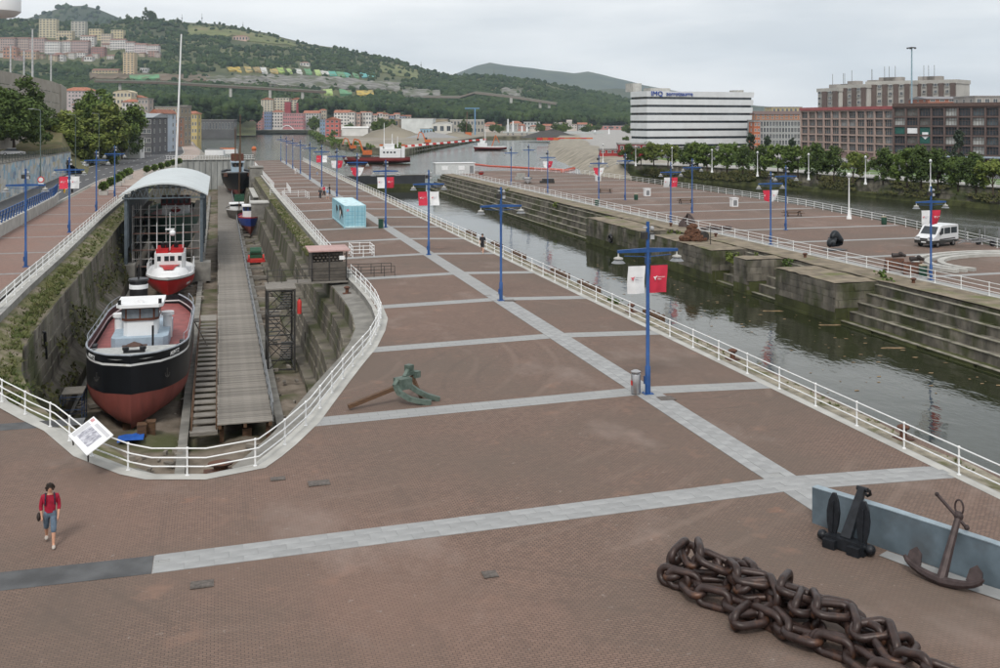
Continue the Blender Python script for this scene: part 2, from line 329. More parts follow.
for (px, py, sx, sy) in ((202, 578, .6, .42), (278, 475, .5, .35), (319, 480, .72, .5), (666, 402, .7, .6), (490, 573, .4, .4), (509, 303, .8, .6)):
    p = gp(px, py, -.15); b = MB(); b.box((0, 0, 0), (sx, sy, .02)); b.box((0, 0, .012), (sx * .86, sy * .8, .006))
    ob('manhole_cover', b.mesh('manhole_cover', M('cover iron', (.1, .085, .075), .7, var=.3, scale=9)), plaza, (p.x, p.y, zp(p.x, p.y) + .022))
# wet and repaired marks by the left edge
def blotch(name, px, py, rx, ry, mat, seed, rz=0):
    p = gp(px, py, -.33); random.seed(seed); b = MB(); pts = []
    for i in range(26):
        a = 2 * math.pi * i / 26; k = random.uniform(.7, 1.05); x, y = rx * k * math.cos(a), ry * k * math.sin(a)
        pts.append((p.x + x * math.cos(rz) - y * math.sin(rz), p.y + x * math.sin(rz) + y * math.cos(rz)))
    b.add([(x, y, zp(x, y) + .004 + .003 * seed) for x, y in pts], [tuple(range(26))]); b.build(name, mat, plaza)
m_mort = M('mortar smear', (.225, .185, .16), .95, var=.25, scale=3)


random.seed(11)
# canal-side kerb and rough coping
b = MB(); b.grid([[(x, y, zp(x) + .012) for x in (24.15, 24.62)] for y in (-8, 100, 200, 311)]); b.build('kerb', m_concL, plaza)
b = MB(); rws = []
for i in range(130):
    y = -8 + i * 2.45
    rws.append([(24.62, y, zp(24.6) + .013), (25.1, y, zp(25.1) + random.uniform(.0, .07)), (25.55, y, zp(25.5) + random.uniform(-.02, .06)), (25.93 + random.uniform(-.05, .08), y, zp(25.9) - random.uniform(0, .05))])
b.grid(rws); b.build('coping', M('worn coping', (.25, .225, .175), .95, var=.3, scale=2.2, bump=.6, c3=(.1, .1, .04), scale3=.9), plaza)
# ---------------------------------------------------------------- dry dock
loop = [(interp(XL, y), y) for y in [282, 240, 200, 166, 148, 130, 118, 104, 98, 92, 86, 80, 75, 70, 64.4, 60, 56, 52, 48.6, 46, 44.1, 42, 40.5, 39.2, 38.1, 37.4]] + [(-.4, 36.8)] + \
       [(interp(XR, y), y) for y in [37.3, 38.2, 39.4, 42, 45, 48, 51, 54.5, 58.6, 62, 66.3, 70, 75, 79, 86, 92, 98, 104, 115, 126, 140, 166, 200, 240, 282]]
def inward(i):
    a = Vector(loop[max(0, i - 1)]); b_ = Vector(loop[min(len(loop) - 1, i + 1)]); t = (b_ - a).normalized()
    return Vector((-t.y, t.x))
b = MB(); rk = []
for i, (x, y) in enumerate(loop):
    if (x < 0 and y > 166) or y > 200: continue
    n = inward(i); rk.append([(x, y, (zp(x, y) if y < 64.4 or x > 0 else ZL) + .016), (x - n.x * .42, y - n.y * .42, (zp(x - n.x * .42, y) if y < 64.4 or x > 0 else ZL) + .016)])
b.grid(rk); b.build('kerb', m_concL, plaza)
PR = [(0, 0), (.3, -.02), (.32, -.42), (1.55, -.5), (1.62, -1.6), (2.2, -1.65), (2.45, -3.7), (3.1, -3.75), (3.5, -6.1), (4.2, -6.15), (4.25, -6.6)]
PL = [(0, 0), (.3, -.05), (.34, -.45), (2.1, -1.05), (2.2, -2.3), (2.25, -2.35), (2.5, -4.4), (2.6, -4.45), (3.7, -5.35), (3.75, -6.2), (3.8, -6.6)]
dock = thing('dock_wall', 'weathered stone sides of the dry dock, stepped and streaked with moss', 'dock wall', (0, 36.8, FLOOR))
def wpt(i, k):
    x, y = loop[i]; n = inward(i); wl = sstep(2.5, -4.5, x); d = lerp(PR[k][0], PL[k][0], wl); zt = zp(x, y) if y < 64.4 or x > 0 else ZL
    zz_ = lerp(PR[k][1], PL[k][1], wl); 
    z = zt + zz_ if k < 4 else lerp(zt + zz_, zz_, min(1, (k - 3) / 4))
    return Vector((x + n.x * d, y + n.y * d, z))
rows = [[tuple(wpt(i, k)) for k in range(len(PR))] for i in range(len(loop))]
b = MB(); b.grid([[r[k] for k in range(2)] for r in rows]); b.off((0, 36.8, FLOOR)).build('coping', m_concL, dock)
b = MB(); b.grid([[r[k] for k in (1, 2)] for r in rows]); b.off((0, 36.8, FLOOR)).build('coping_edge', m_conc, dock)
b = MB(); b.grid([[r[k] for k in range(3, len(PR))] for r in rows]); b.off((0, 36.8, FLOOR)).build('wall_face', m_wallst, dock)
led = MB(); led2 = MB()
for i in range(len(loop) - 1):
    (led if loop[i][0] < -5 or loop[i][1] > 84 and loop[i][0] > 5 else led2).grid([[rows[j][k] for k in (2, 3)] for j in (i, i + 1)])
led.off((0, 36.8, FLOOR)).build('grass_ledge', m_grass, dock); led2.off((0, 36.8, FLOOR)).build('stone_ledge', m_conc, dock)
# single masonry blocks on the faces the photo shows near
def blockmeshes(n, mat, j=.06):
    out = []
    for _ in range(n):
        b = MB(); b.box((0, 0, 0), (1, 1, 1)); b.v = [(x + random.uniform(-j, j) * .5, y + random.uniform(-j, j), z + random.uniform(-j, j) * .6) for x, y, z in b.v]; out.append(b.mesh('stone_block', mat))
    return out
bw = blockmeshes(5, m_wallst); bq = blockmeshes(5, m_stone); ba = blockmeshes(4, m_algae)
def blocks(parent, p0, p1, ztop, zbot, ch, bl, depth, meshes, org, outn, lean=0.0):
    """courses of separate blocks on the face between plan points p0 and p1 (top) leaning outward by lean"""
    p0, p1 = Vector(p0), Vector(p1); Ln = (p1 - p0).length; t = (p1 - p0) / Ln; a = math.atan2(t.y, t.x); nr = max(1, round((ztop - zbot) / ch)); h = (ztop - zbot) / nr
    for r in range(nr):
        s = -random.uniform(0, bl); 
        while s < Ln:
            l = bl * random.uniform(.75, 1.25); s0, s1 = max(0, s), min(Ln, s + l); s += l
            if s1 - s0 < .25: continue
            c = p0 + t * (s0 + s1) / 2 + Vector(outn) * (lean * (r + .5) / nr - depth / 2 + random.uniform(.02, .07))
            ob('stone_block', random.choice(meshes), parent, (c.x - org[0], c.y - org[1], ztop - h * (r + .5) - org[2]), (0, 0, a), (s1 - s0 - .03, depth, h - .03))
org = (0, 36.8, FLOOR)
for i in range(len(loop) - 1):
    x, y = loop[i]
    for (k0, k1, ch) in (((3, 4, .9), (5, 6, .75), (7, 8, .85)) if x > 0 else ((3, 4, .65), (5, 6, .7))):
        if (x > 4 and 52 < y < 100) or (x < -8 and 60 < y < 122):
            a0, a1, b0 = wpt(i, k0), wpt(i + 1, k0), wpt(i, k1); n = inward(i)
            blocks(dock, a0.xy, a1.xy, (a0.z + a1.z) / 2, b0.z, ch, 1.7, .3, bw, org, n, (b0.xy - a0.xy).length)
# dock floor
random.seed(5); b = MB(); rows2 = []
for j in range(124):
    y = 34 + j * 2.02; rows2.append([(x, y, FLOOR + .55 * (noise.noise(Vector((x * .35, y * .3, 0))) + .3 * noise.noise(Vector((x * 1.1, y * 1.1, 3)))) + (.35 if y < 56 else 0)) for x in [-12 + .9 * i for i in range(25)]])
b.grid(rows2); struct(b.build('dock_floor', m_dirt, smooth=True))
# keel blocks, rubble and slabs lying on the floor are placed later
# ---------------------------------------------------------------- water and ground
b = MB(); b.grid([[(20, -80, WATER), (70, -80, WATER)], [(20, 284, WATER), (70, 284, WATER)]]); b.m = 1; b.grid([[(70, -80, WATER), (160, -80, WATER)], [(70, 284, WATER), (160, 284, WATER)]]); b.grid([[(-120, 284, WATER), (600, 284, WATER)], [(-120, 1500, WATER), (600, 1500, WATER)]])
struct(b.build('river', [m_water, m_water2]))
b = MB(); G = -9.5
for x0, x1, y0, y1 in ((-9000, 9000, -1500, 30), (-9000, -30, 30, 285), (14, 9000, 30, 285), (-9000, 9000, 285, 12000)): b.grid([[(x0, y0, G), (x1, y0, G)], [(x0, y1, G), (x1, y1, G)]])
struct(b.build('ground', m_earth))
def A2(px, fz): v = at(px, fz); return (v.x, v.y)
m_quayside = M('far quay', (.13, .125, .11), .9, var=.3, scale=.15, bump=.3, c3=(.05, .055, .03), scale3=.05)
def land(name, poly, z, mat, side=None, z0=-10):
    b = MB(); b.prism(poly, z0, z); n = len(poly); b.mi = [1] * len(b.mi); b.mi[1] = 0
    return struct(b.build(name, [mat, side or m_quayside]))
left_poly = [(-13.3, 64.4), (-13.3, 288), A2(236, 300), A2(205, 345), A2(196, 450), A2(189, 700), A2(188, 1150), A2(310, 1150), A2(316, 1300), A2(320, 4000), (-3000, 4200), (-3000, 64.4)]
land('left_bank', left_poly, ZL - .012, M('bank ground', (.2, .19, .165), .9, var=.25, scale=.08))
isl = [A2(309, 1155), A2(321, 720), A2(335, 586), A2(372, 490), A2(404, 456), A2(440, 600), A2(482, 821), A2(564, 862), A2(562, 1500), A2(560, 4000), A2(322, 4000), A2(318, 1300)]
land('far_bank', isl, -1.2, M('works ground', (.23, .205, .165), .95, var=.25, scale=.03), M('bank rubble', (.16, .15, .1), .95, var=.4, scale=.2, c3=(.06, .07, .03)))
rb = [(150, -60), (140, 100), (134.8, 152), (129, 207.7), (120.6, 241.5), (107.5, 264), A2(600, 330), A2(562, 480), A2(560, 860), A2(558, 4000), (3500, 3000), (3500, -60)]
right_bank = land('right_bank', rb, 0, M('promenade paving', (.3, .29, .275), .9, var=.15, scale=.3))
# the far embankment wall: stones and weeds on its face
wallr = thing('embankment_wall', 'dark weedy stone embankment wall of the far river bank', 'wall', (129, 207.7, WATER))
bm_ = blockmeshes(4, M('embankment stone', (.06, .056, .045), .95, scale=.8, bump=.5, rnd=.3, c2=(.19, .175, .135), c3=(.06, .075, .025), scale3=.3, lo3=.45, hi3=.6, coord='World', det=8), .1)
for p, q in zip(rb[1:6], rb[2:6]):
    d = (Vector(q) - Vector(p)).normalized(); n = Vector((-d.y, d.x))
    blocks(wallr, p, q, -.15, -3.1, .95, 3.2, .5, bm_, (129, 207.7, WATER), n, .5)
    b = MB(); P0 = Vector(p); P1 = Vector(q); steps = 40
    b.grid([[tuple((*(P0.lerp(P1, i / steps) + n * o_).to_tuple(), zz_)) for o_, zz_ in ((.3, -2.9), (.7 + .2 * noise.noise(Vector((i * .7, 0, 0))), -3.2), (1.0 + .3 * noise.noise(Vector((i * .9, 4, 0))), -4.4))] for i in range(steps + 1)])
    b.off((129, 207.7, WATER)).build('algae_band', m_algae, wallr)
    b = MB(); b.bar((*(P0 + n * .05), -.04), (*(P1 + n * .05), -.04), .7, .22); b.off((129, 207.7, WATER)).build('coping', m_concL, wallr)
# peninsula on the right
PEN = [(51, -60), (51, 236), (60, 250), (78, 248), (84.3, 228), (85.9, 171), (85.4, 137), (81, 107.7), (76.2, 85.7), (66, 45), (60, 0), (58, -60)]
pen = land('quay_plaza', PEN, ZR, m_brick, m_stone)
pmr = MAT['promenade brick']
zr = lambda x, y: ZR
for k in range(16):
    y = 47.5 + 12 * k; xr_ = interp([(0, 60), (45, 66), (85.7, 76), (107.7, 81), (137, 85), (171, 85.5), (228, 84)], y) - .6
    stripe(54.4, xr_, y - .45, y + .45, m_slabtex, zf=zr, par=pen)
b = MB(); b.grid([[(x, y, ZR + .012) for x in (54.5, 55.6)] for y in (30, 130, 245)]); b.build('paved_stripe', m_slabtex, pen)
# quay strip of dirt beyond its railing, then piers and steps to the water
b = MB(); rws = []
for i in range(112):
    y = 20 + i * 1.95; rws.append([(x, y, ZR + .1 + (0 if x > 53.9 else .08 * noise.noise(Vector((x, y * .6, 0))))) for x in (54.3, 53.6, 52.8, 52, 51.2, 50.9)])
b.grid(rws); b.build('dirt_strip', M('quay dirt', (.19, .158, .115), .95, var=.3, scale=.9, bump=.5, c3=(.12, .125, .05), scale3=.35), pen)
b = MB(); b.box((54.15, 140, ZR + .06), (.35, 220, .16)); b.build('kerb', m_concL, pen)
quay = thing('quay_wall', 'old stepped stone quay wall with green algae across the canal', 'quay wall', (51, 70, WATER))
qo = (51, 70, WATER)
segs = [('s', 18, 70.6), ('p', 70.6, 79.5), ('s', 79.5, 84.6), ('p', 84.6, 87), ('s', 87, 91.5), ('p', 91.5, 106), ('s', 106, 109.5), ('p', 109.5, 127), ('s', 127, 236)]
NS = 5
for kind, y0, y1 in segs:
    if kind == 'p':
        xf = 47.0; b = MB(); b.prism([(xf, y0), (51.2, y0), (51.2, y1), (xf, y1)], -9, ZR - .12); b.mi = [0] * len(b.mi); b.off(qo).build('pier_core', m_stone, quay)
        b = MB(); n_ = max(2, int((y1 - y0) / .8)); b.grid([[(x, lerp(y0, y1, i / n_), ZR + .02 + .12 * noise.noise(Vector((x * 1.3, i * .9, 7)))) for x in (46.95, 48, 49, 50, 51.3)] for i in range(n_ + 1)]); b.off(qo).build('pier_top', MAT['quay dirt'], quay)
        blocks(quay, (xf, y0), (xf, y1), ZR - .05, -3.2, .62, 1.7, .4, bq, qo, (-1, 0)); blocks(quay, (xf, y0), (xf, y1), -3.2, -4.5, .8, 2.2, .5, ba, qo, (-1, 0), .1)
        blocks(quay, (51, y0), (xf, y0), ZR - .05, -2.9, .62, 1.5, .4, bq, qo, (0, -1)); blocks(quay, (51, y0), (xf, y0), -2.9, -4.5, .8, 2, .5, ba, qo, (0, -1))
    else:
        for k in range(NS):
            x1 = 51.2; x0 = 51.0 - .78 * k; zt = ZR - .25 - .68 * k; alg = k >= 4
            if y0 > 126 or y0 < 30:
                yy = y0
                while yy < y1:
                    l = random.uniform(2.2, 3.4) if yy < 90 else random.uniform(6, 9); l = min(l, y1 - yy)
                    if l > .3:
                        b_ = ob('stone_block', random.choice(ba if alg else bq), quay, (x0 - .4 - qo[0] + .4 + random.uniform(-.04, .04), yy + l / 2 - qo[1], zt - .68 - qo[2] + .34 - .5), (0, 0, 0), (.8, l - .04, 1.68))
                    yy += l
            else:
                blocks(quay, (x0 - .39, y0), (x0 - .39, y1), zt, zt - 1.5, 1.5, 1.9, .9, ba if alg else bq, qo, (-1, 0))
            b = MB(); b.box((x0 - .28, (y0 + y1) / 2, zt + .012), (.34, y1 - y0 - .1, .05)); b.off(qo).build('step_edge', M('worn step edge', (.2, .188, .15), .9, var=.35, scale=1.5, c3=(.12, .12, .05), scale3=.8), quay)
        b = MB(); b.grid([[(46.85, y, WATER - .6), (47.35, y, WATER + .02)] for y in (y0, y1)]); b.off(qo).build('algae_toe', m_algae, quay)
# ---------------------------------------------------------------- hills
HILLS = {}
def hill(name, ridge, foot, fz0, fz1, mat, rough=1.0, nr=26, x0=-700, x1=1700, step=14, ease=.9):
    b = MB(); rows = []; nx = int((x1 - x0) / step) + 1
    def hz(px, t):
        fz = lerp(fz0, fz1, t); pr = interp(ridge, px); pf = interp(foot, px)
        py = lerp(pf, pr, t ** ease); z = zz(py, fz)
        v = at(px, fz); z += rough * sstep(0, .2, t) * (1 - .55 * t) * (9 * noise.noise(Vector((v.x * .006, v.y * .006, 1))) + 4 * noise.noise(Vector((v.x * .02, v.y * .02, 5))))
        return fz, z
    for r in range(nr + 1):
        t = r / nr; rows.append([]); 
        for i in range(nx):
            px = x0 + i * step; fz, z = hz(px, t); v = at(px, fz, z); rows[-1].append(tuple(v))
    rows.append([tuple(at(x0 + i * step, fz1 * 1.35, -20)) for i in range(nx)])
    b.grid(rows); o = struct(b.build(name, mat, smooth=True)); HILLS[name] = hz; return o
def on_hill(px, py, lift=0.0, nm='wooded_hill'):
    hz = HILLS[nm]; best = None
    for i in range(101):
        fz, z = hz(px, i / 100); d = HY - (z - HC) * F / fz
        if d <= py: return at(px, fz, z + lift), fz
    fz, z = hz(px, 1.0); return at(px, fz, z + lift), fz
m_hill = M('hillside', (.045, .058, .024), .95, var=.35, scale=.012, c2=(.1, .105, .042), c3=(.035, .045, .02), scale3=.004, det=8)
m_far = M('far hillside', (.026, .038, .02), .95, var=.35, scale=.006, c2=(.06, .07, .034), det=9)
RIDGE1 = [(-700, -30), (-150, 8), (0, 19), (45, 22), (100, 25), (125, 20), (150, 19), (185, 23), (215, 23), (250, 30), (300, 42), (340, 48), (380, 57), (420, 68), (450, 75), (500, 77), (540, 82), (600, 94), (650, 104), (720, 112), (1700, 116)]
FOOT1 = [(-700, 100), (0, 100), (150, 112), (250, 112), (330, 116), (450, 119), (650, 121), (1700, 122)]
hill('wooded_hill', RIDGE1, FOOT1, 1350, 2500, m_hill)
hill('back_hill', [(-700, 70), (-60, 40), (20, 22), (35, 17), (60, 8), (75, 5), (90, 6), (110, 14), (128, 22), (160, 34), (260, 60), (400, 95), (600, 118), (1700, 118)], [(-700, 118), (1700, 118)], 3300, 4200, m_far, 1.2, 14)
hill('distant_mountain', [(-700, 118), (300, 112), (420, 90), (450, 76), (470, 68), (488, 62), (500, 64), (515, 66), (545, 70), (575, 73), (590, 72), (620, 79), (640, 84), (680, 92), (740, 104), (800, 112), (1700, 112)], [(-700, 119), (1700, 119)], 5600, 7200, m_far, 1.5, 14)
hill('low_far_ridge', [(-700, 119), (500, 110), (560, 95), (590, 92), (610, 88), (640, 90), (690, 96), (760, 106), (900, 112), (1700, 113)], [(-700, 119), (1700, 119)], 3600, 4300, m_far, 1.2, 12)
# haze: one closed box of even, thin air around everything
b = MB(); b.box((0, 4500, 385), (16000, 12400, 800)); hz_ = b.build('haze', []); struct(hz_, 'stuff')
hm = bpy.data.materials.new('haze'); hm.use_nodes = True; t_ = hm.node_tree; t_.nodes.remove(t_.nodes['Principled BSDF'])
pv = t_.nodes.new('ShaderNodeVolumePrincipled'); pv.inputs['Color'].default_value = (.7, .84, 1, 1); pv.inputs['Density'].default_value = .000062; pv.inputs['Anisotropy'].default_value = .2
t_.links.new(pv.outputs[0], t_.nodes['Material Output'].inputs['Volume']); hz_.data.materials.clear(); hz_.data.materials.append(hm)
# ================================================================== railings
def resample(path, step):
    pts = [Vector(p) for p in path]; out = [pts[0]]; acc = 0
    L_ = sum((q - p).length for p, q in zip(pts, pts[1:])); n = max(1, round(L_ / step)); st = L_ / n; need = st
    for p, q in zip(pts, pts[1:]):
        d = (q - p).length; pos = 0
        while acc + d - pos >= need - 1e-6 and len(out) < n:
            pos += need - acc if pos == 0 else st
            out.append(p.lerp(q, min(1, pos / d))); acc = 0; need = st
            if pos >= d: break
        acc = d - pos if pos else acc + d
    if (out[-1] - pts[-1]).length > .1: out.append(pts[-1])
    return out
POSTS = {}
def post_mesh(h, r):
    k = (h, r)
    if k not in POSTS:
        b = MB(); b.cyl((0, 0, 0), (0, 0, h), r, r, 7); b.cyl((0, 0, 0), (0, 0, .03), r * 2.3, r * 2.3, 8)
        for f in (.34, .66, 1.0): b.ball((0, 0, h * f), r * 1.75, 7, 4)
        POSTS[k] = b.mesh('post', m_white, True)
    return POSTS[k]
def railing(label, path, step=2.9, h=.95, r=.032, rails=(.34, .66, 1.0), name='railing', group='white quayside railings', mat=None, pmesh=None, rr=.026):
    org = Vector(path[0]); t = thing(name, label, 'railing', org, 0, group)
    for p in resample(path, step): ob('post', pmesh or post_mesh(h, r), t, p - org)
    fine = [Vector(p) - org for p in path]
    for f in rails:
        b = MB(); b.tube([p + Vector((0, 0, h * f)) for p in fine], rr, 6); b.build('rail', mat or m_white, t, True)
    return t
dpath = [Vector((x, y, zp(x, y) if y < 64.4 or x > 0 else ZL)) for x, y in loop]
iL = next(i for i, p in enumerate(loop) if p[1] <= 165); iF = next(i for i, p in enumerate(loop) if p[1] < 64)
iR = next(i for i, p in enumerate(loop) if p[0] > 8 and p[1] > 78); 
railing('long white railing above the grassy left edge of the dry dock', dpath[iL:iF + 1][::-1])
railing('white railing curving round the near end of the dry dock', dpath[iF:iR + 1], 2.4)
railing('white railing along the dock edge between pavilion and container', [Vector((9.75, y, zp(9.75))) for y in (84, 104, 126, 150, 164)], 2.9)
railing('white railing beside the plaza running along the near canal edge', [Vector((24.48, y, zp(24.48) + .01)) for y in (15, 29.3, 60, 100, 150, 200, 250, 308)], 2.9)
railing('white railing across the canal in front of the blue lamps', [Vector((54.1, y, ZR + .13)) for y in (30, 70, 110, 150, 190, 234)], 2.9)
railing('white railing on the far river side of the quay behind the van', [Vector((x - .5, y, ZR)) for x, y in ((60, 0), (66, 45), (76.2, 85.7), (81, 107.7), (85.4, 137), (85.9, 171), (84.3, 228), (78, 247))], 2.9)
railing('low white railing on top of the far weedy embankment', [Vector((*(Vector(p) + Vector((1.2, .6))), .0)) for p in rb[1:6]], 3.6, .95)
for (lab, pts) in (('short white railing with return beside four standing visitors', [(9.9, 164, 0), (13.2, 164, 0), (13.4, 158, 0)]), ('white railing gate left of the visitors at a dock stair', [(8.2, 170, 0), (11.5, 170, 0), (11.8, 185, 0)]),
                   ('white railing along the far dock edge by the last lamps', [(9.6, 186, 0), (9.5, 230, 0), (9.5, 281, 0)])):
    railing(lab, [Vector((x, y, zp(x))) for x, y, _ in pts], 2.2)
# square pen of railings round a hatch
penc = gp(362, 256, -.15); t = thing('railing_pen', 'small square pen of white railings standing alone on the plaza', 'railing', (penc.x, penc.y, zp(penc.x)), 0)
cs = [(-.95, -.9), (.95, -.9), (.95, 1.6), (-.95, 1.6)]
for i in range(4):
    (x0, y0), (x1, y1) = cs[i], cs[(i + 1) % 4]
    for f in (0, .5): ob('post', post_mesh(.95, .032), t, (lerp(x0, x1, f), lerp(y0, y1, f), 0))
    for f in (.34, .66, 1): b = MB(); b.tube([(x0, y0, .95 * f), (x1, y1, .95 * f)], .026, 6); b.build('rail', m_white, t)
# left promenade cross railing and the planters' railing
railing('white railing closing the left promenade beside the planters', [Vector((x, y, ZL)) for x, y in ((-13.4, 165), (-17.5, 167), (-18.2, 174), (-18.2, 186))], 2.0)
# ================================================================== blue double lamps
def make_lamp():
    t = thing('street_lamp', 'x', 'street lamp', (0, 0, 0), 0)
    b = MB(); b.tube([(0, 0, 0), (0, 0, 1.2), (0, 0, 1.25), (0, 0, 7.55)], [.12, .12, .085, .075], 12); b.build('pole', m_blue, t, True)
    b = MB(); b.box((0, 0, .02), (.42, .42, .04)); [b.cyl((x, y, .04), (x, y, .09), .02) for x in (-.15, .15) for y in (-.15, .15)]; b.build('base_plate', m_blue, t)
    for s in (-1, 1):
        b = MB(); y = .06; b.add([(s * .0, -y, 6.4), (s * 1.42, -y, 6.34), (s * 1.42, -y, 6.22), (s * .0, -y, 6.2), (s * .0, y, 6.4), (s * 1.42, y, 6.34), (s * 1.42, y, 6.22), (s * .0, y, 6.2)],
              [(0, 1, 2, 3), (7, 6, 5, 4), (0, 4, 5, 1), (1, 5, 6, 2), (2, 6, 7, 3)]); b.bar((s * .1, 0, 6.02), (s * 1.1, 0, 6.08), .03); b.bar((s * .12, 0, 5.7), (s * .12, 0, 6.15), .025); b.build('arm', m_blue, t)
        b = MB(); c = (s * 1.38, 0, 0); b.lathe([(.03, 6.22), (.035, 6.1), (.05, 6.06), (.2, 6.01), (.21, 5.96), (.12, 5.94)], c, 14); sh = b.build('lamp_shade', m_concL, t, True)
        b = MB(); b.lathe([(.13, 5.94), (.2, 5.88), (.31, 5.78), (.29, 5.775), (.02, 5.8)], c, 14); b.build('lamp_glass', m_grey, sh, True)
    b = MB(); b.box((-.17, 0, 6.95), (.26, .22, .3)); b.box((.17, .02, 6.9), (.24, .2, .26)); b.box((0, 0, 7.15), (.1, .1, .1)); fl = b.build('floodlight', m_dark, t)
    b = MB(); b.box((.17, -.1, 6.88), (.2, .03, .2)); b.ball((.18, -.05, 7.25), .11, 8, 5); b.box((-.1, 0, 7.3), (.22, .1, .06)); b.build('floodlight_lens', m_lampglass, fl)
    b = MB(); b.box((-.12, 0, .62), (.1, .14, .34)); b.build('junction_box', m_blue, t)
    return t
lamp0 = make_lamp(); lu = 0
ords = ['nearest', 'second', 'third', 'fourth', 'fifth', 'sixth', 'seventh', 'eighth', 'ninth', 'tenth', 'eleventh', 'farthest']
LAMPS = []
for k in range(12):
    y = 41.35 + 23.93 * k
    place(lamp0, lu, (RIDGE - .05 - .012 * k * 3, y, zp(RIDGE)), 0, ords[k] + ' blue double lamp of the middle row on the brick plaza', 'blue lamps on the plaza'); lu = 1; LAMPS.append((RIDGE - .05, y, 0))
for k, nm in enumerate(['nearest', 'second', 'third', 'farthest']):
    y = 85.3 + 25.03 * k; place(lamp0, 1, (-14.25 - .15 * k, y, ZL), 0, nm + ' blue lamp on the left promenade beside the road', 'blue lamps on the left promenade')
PL_ = [(55.4, 70, 'nearest'), (55.2, 94.4, 'second'), (55.2, 118.6, 'third'), (56, 146, 'fourth'), (56, 171, 'fifth'), (56.5, 196, 'sixth')]
for x, y, nm in PL_: place(lamp0, 1, (x, y, ZR), 0, nm + ' blue lamp along the front railing across the canal', 'blue lamps across the canal')
for x, y, nm in ((64.2, 106.4, 'right'), (63.4, 129.3, 'middle'), (63.3, 153.2, 'left'), (66, 215, 'far left')): place(lamp0, 1, (x, y, ZR), 0, nm + ' blue lamp of the back row across the canal', 'back row of blue lamps')
# banners hung from the lamps: cloth, propeller mark and two lines of lettering
m_bred = M('banner red', (.58, .035, .07), .7, var=.06, scale=3); m_bwh = M('banner white', (.74, .75, .76), .7, var=.05, scale=3); m_btxt = M('banner grey print', (.28, .28, .36), .7)
def text_mesh(s, size, mat, align='LEFT', ext=.002):
    c = bpy.data.curves.new('lettering', 'FONT'); c.body = s; c.size = size; c.extrude = ext; c.align_x = align; c.resolution_u = 2
    o = bpy.data.objects.new('lettering', c); col.objects.link(o); dg = bpy.context.evaluated_depsgraph_get()
    me = bpy.data.meshes.new_from_object(o.evaluated_get(dg)); bpy.data.objects.remove(o); bpy.data.curves.remove(c)
    me.name = 'lettering'; me.materials.clear(); me.materials.append(mat); return me
def cloth(side, mat, fold, seed, curl):
    b = MB(); W_, H_ = .8, 1.22; rows = []
    for j in range(11):
        v = j / 10; r = []
        for i in range(9):
            u = i / 8; y = .035 * math.sin(u * 7 + seed + v * 2) * (.3 + v) + fold * v * v * .25; x = side * (.13 + u * W_ * (1 - curl * v * .5) + .02 * math.sin(v * 5 + seed))
            r.append((x, y, 5.62 - v * H_ + curl * .3 * v * u))
        rows.append(r)
    b.grid(rows); b.grid([[(p[0], p[1] + .012, p[2]) for p in r] for r in rows]); return b.mesh('banner', mat, True)
tri = [(0, 0), (.05, .02), (.09, .09), (.055, .075), (.02, .05), (-.02, .05), (-.1, .045), (-.04, .0), (-.03, -.03), (.0, -.1), (.015, -.04), (.03, -.01)]
tw = {k: (text_mesh('Itsasmuseum', .085, m), text_mesh('Bilbao', .085, m)) for k, m in (('r', m_bwh), ('w', m_btxt))}
def banner(lx, ly, lz, side, colr, label, curl=0, seed=0):
    o = ob('banner', cloth(side, m_bred if colr == 'r' else m_bwh, random.uniform(-1, 1), seed, curl), None, (lx, ly, lz)); tag(o, label, 'banner', 'museum banners on the lamps')
    xc = side * .53; x0 = xc - .3
    b = MB(); b.ext([(x * 1.1, y * 1.1) for x, y in tri], Matrix.Translation((x0 + .1, -.075, 5.08)) @ Matrix.Rotation(R(90), 4, 'X'), .004); b.build('propeller_mark', m_bwh if colr == 'r' else m_bred, o)
    if curl < .4:
        for i, me in enumerate(tw[colr]): ob('lettering', me, o, (x0 + .21, -.082, 5.1 - .095 * i), (R(90), 0, 0), (.8, 1, 1))
    b = MB(); b.tube([(side * .05, 0, 5.64), (side * .95, 0, 5.64)], .014, 6); b.build('banner_rod', m_dark, o)
bn = [(0, 'w', 'r', 0), (2, 'r', 'w', 0), (3, 'w', 'r', 0), (4, 'r', 'w', .9), (5, 'w', 'r', .5), (6, 'r', 'w', 0)]
for k, a, c, cu in bn:
    x, y, z = LAMPS[k]
    for sd, cc in ((-1, a), (1, c)): banner(x - .036 * k, y - .0, 0, sd, cc, ('red' if cc == 'r' else 'white') + ' museum banner on the ' + ords[k] + ' lamp of the middle row', cu, k + sd)
banner(-14.4, 110.3, ZL, -1, 'r', 'red museum banner on the left promenade lamp'); banner(-14.4, 110.3, ZL, 1, 'w', 'white museum banner on the left promenade lamp')
for (x, y, nm), cs_, cu in zip(PL_, (('w', 'r'), ('r', 'w'), ('w', 'r'), ('r', 'w'), ('w', 'r')), (.3, .6, .1, .9, .6)):
    for sd, cc in ((-1, cs_[0]), (1, cs_[1])): banner(x, y, ZR, sd, cc, ('red' if cc == 'r' else 'white') + ' banner on the ' + nm + ' lamp across the canal', cu, x + sd)
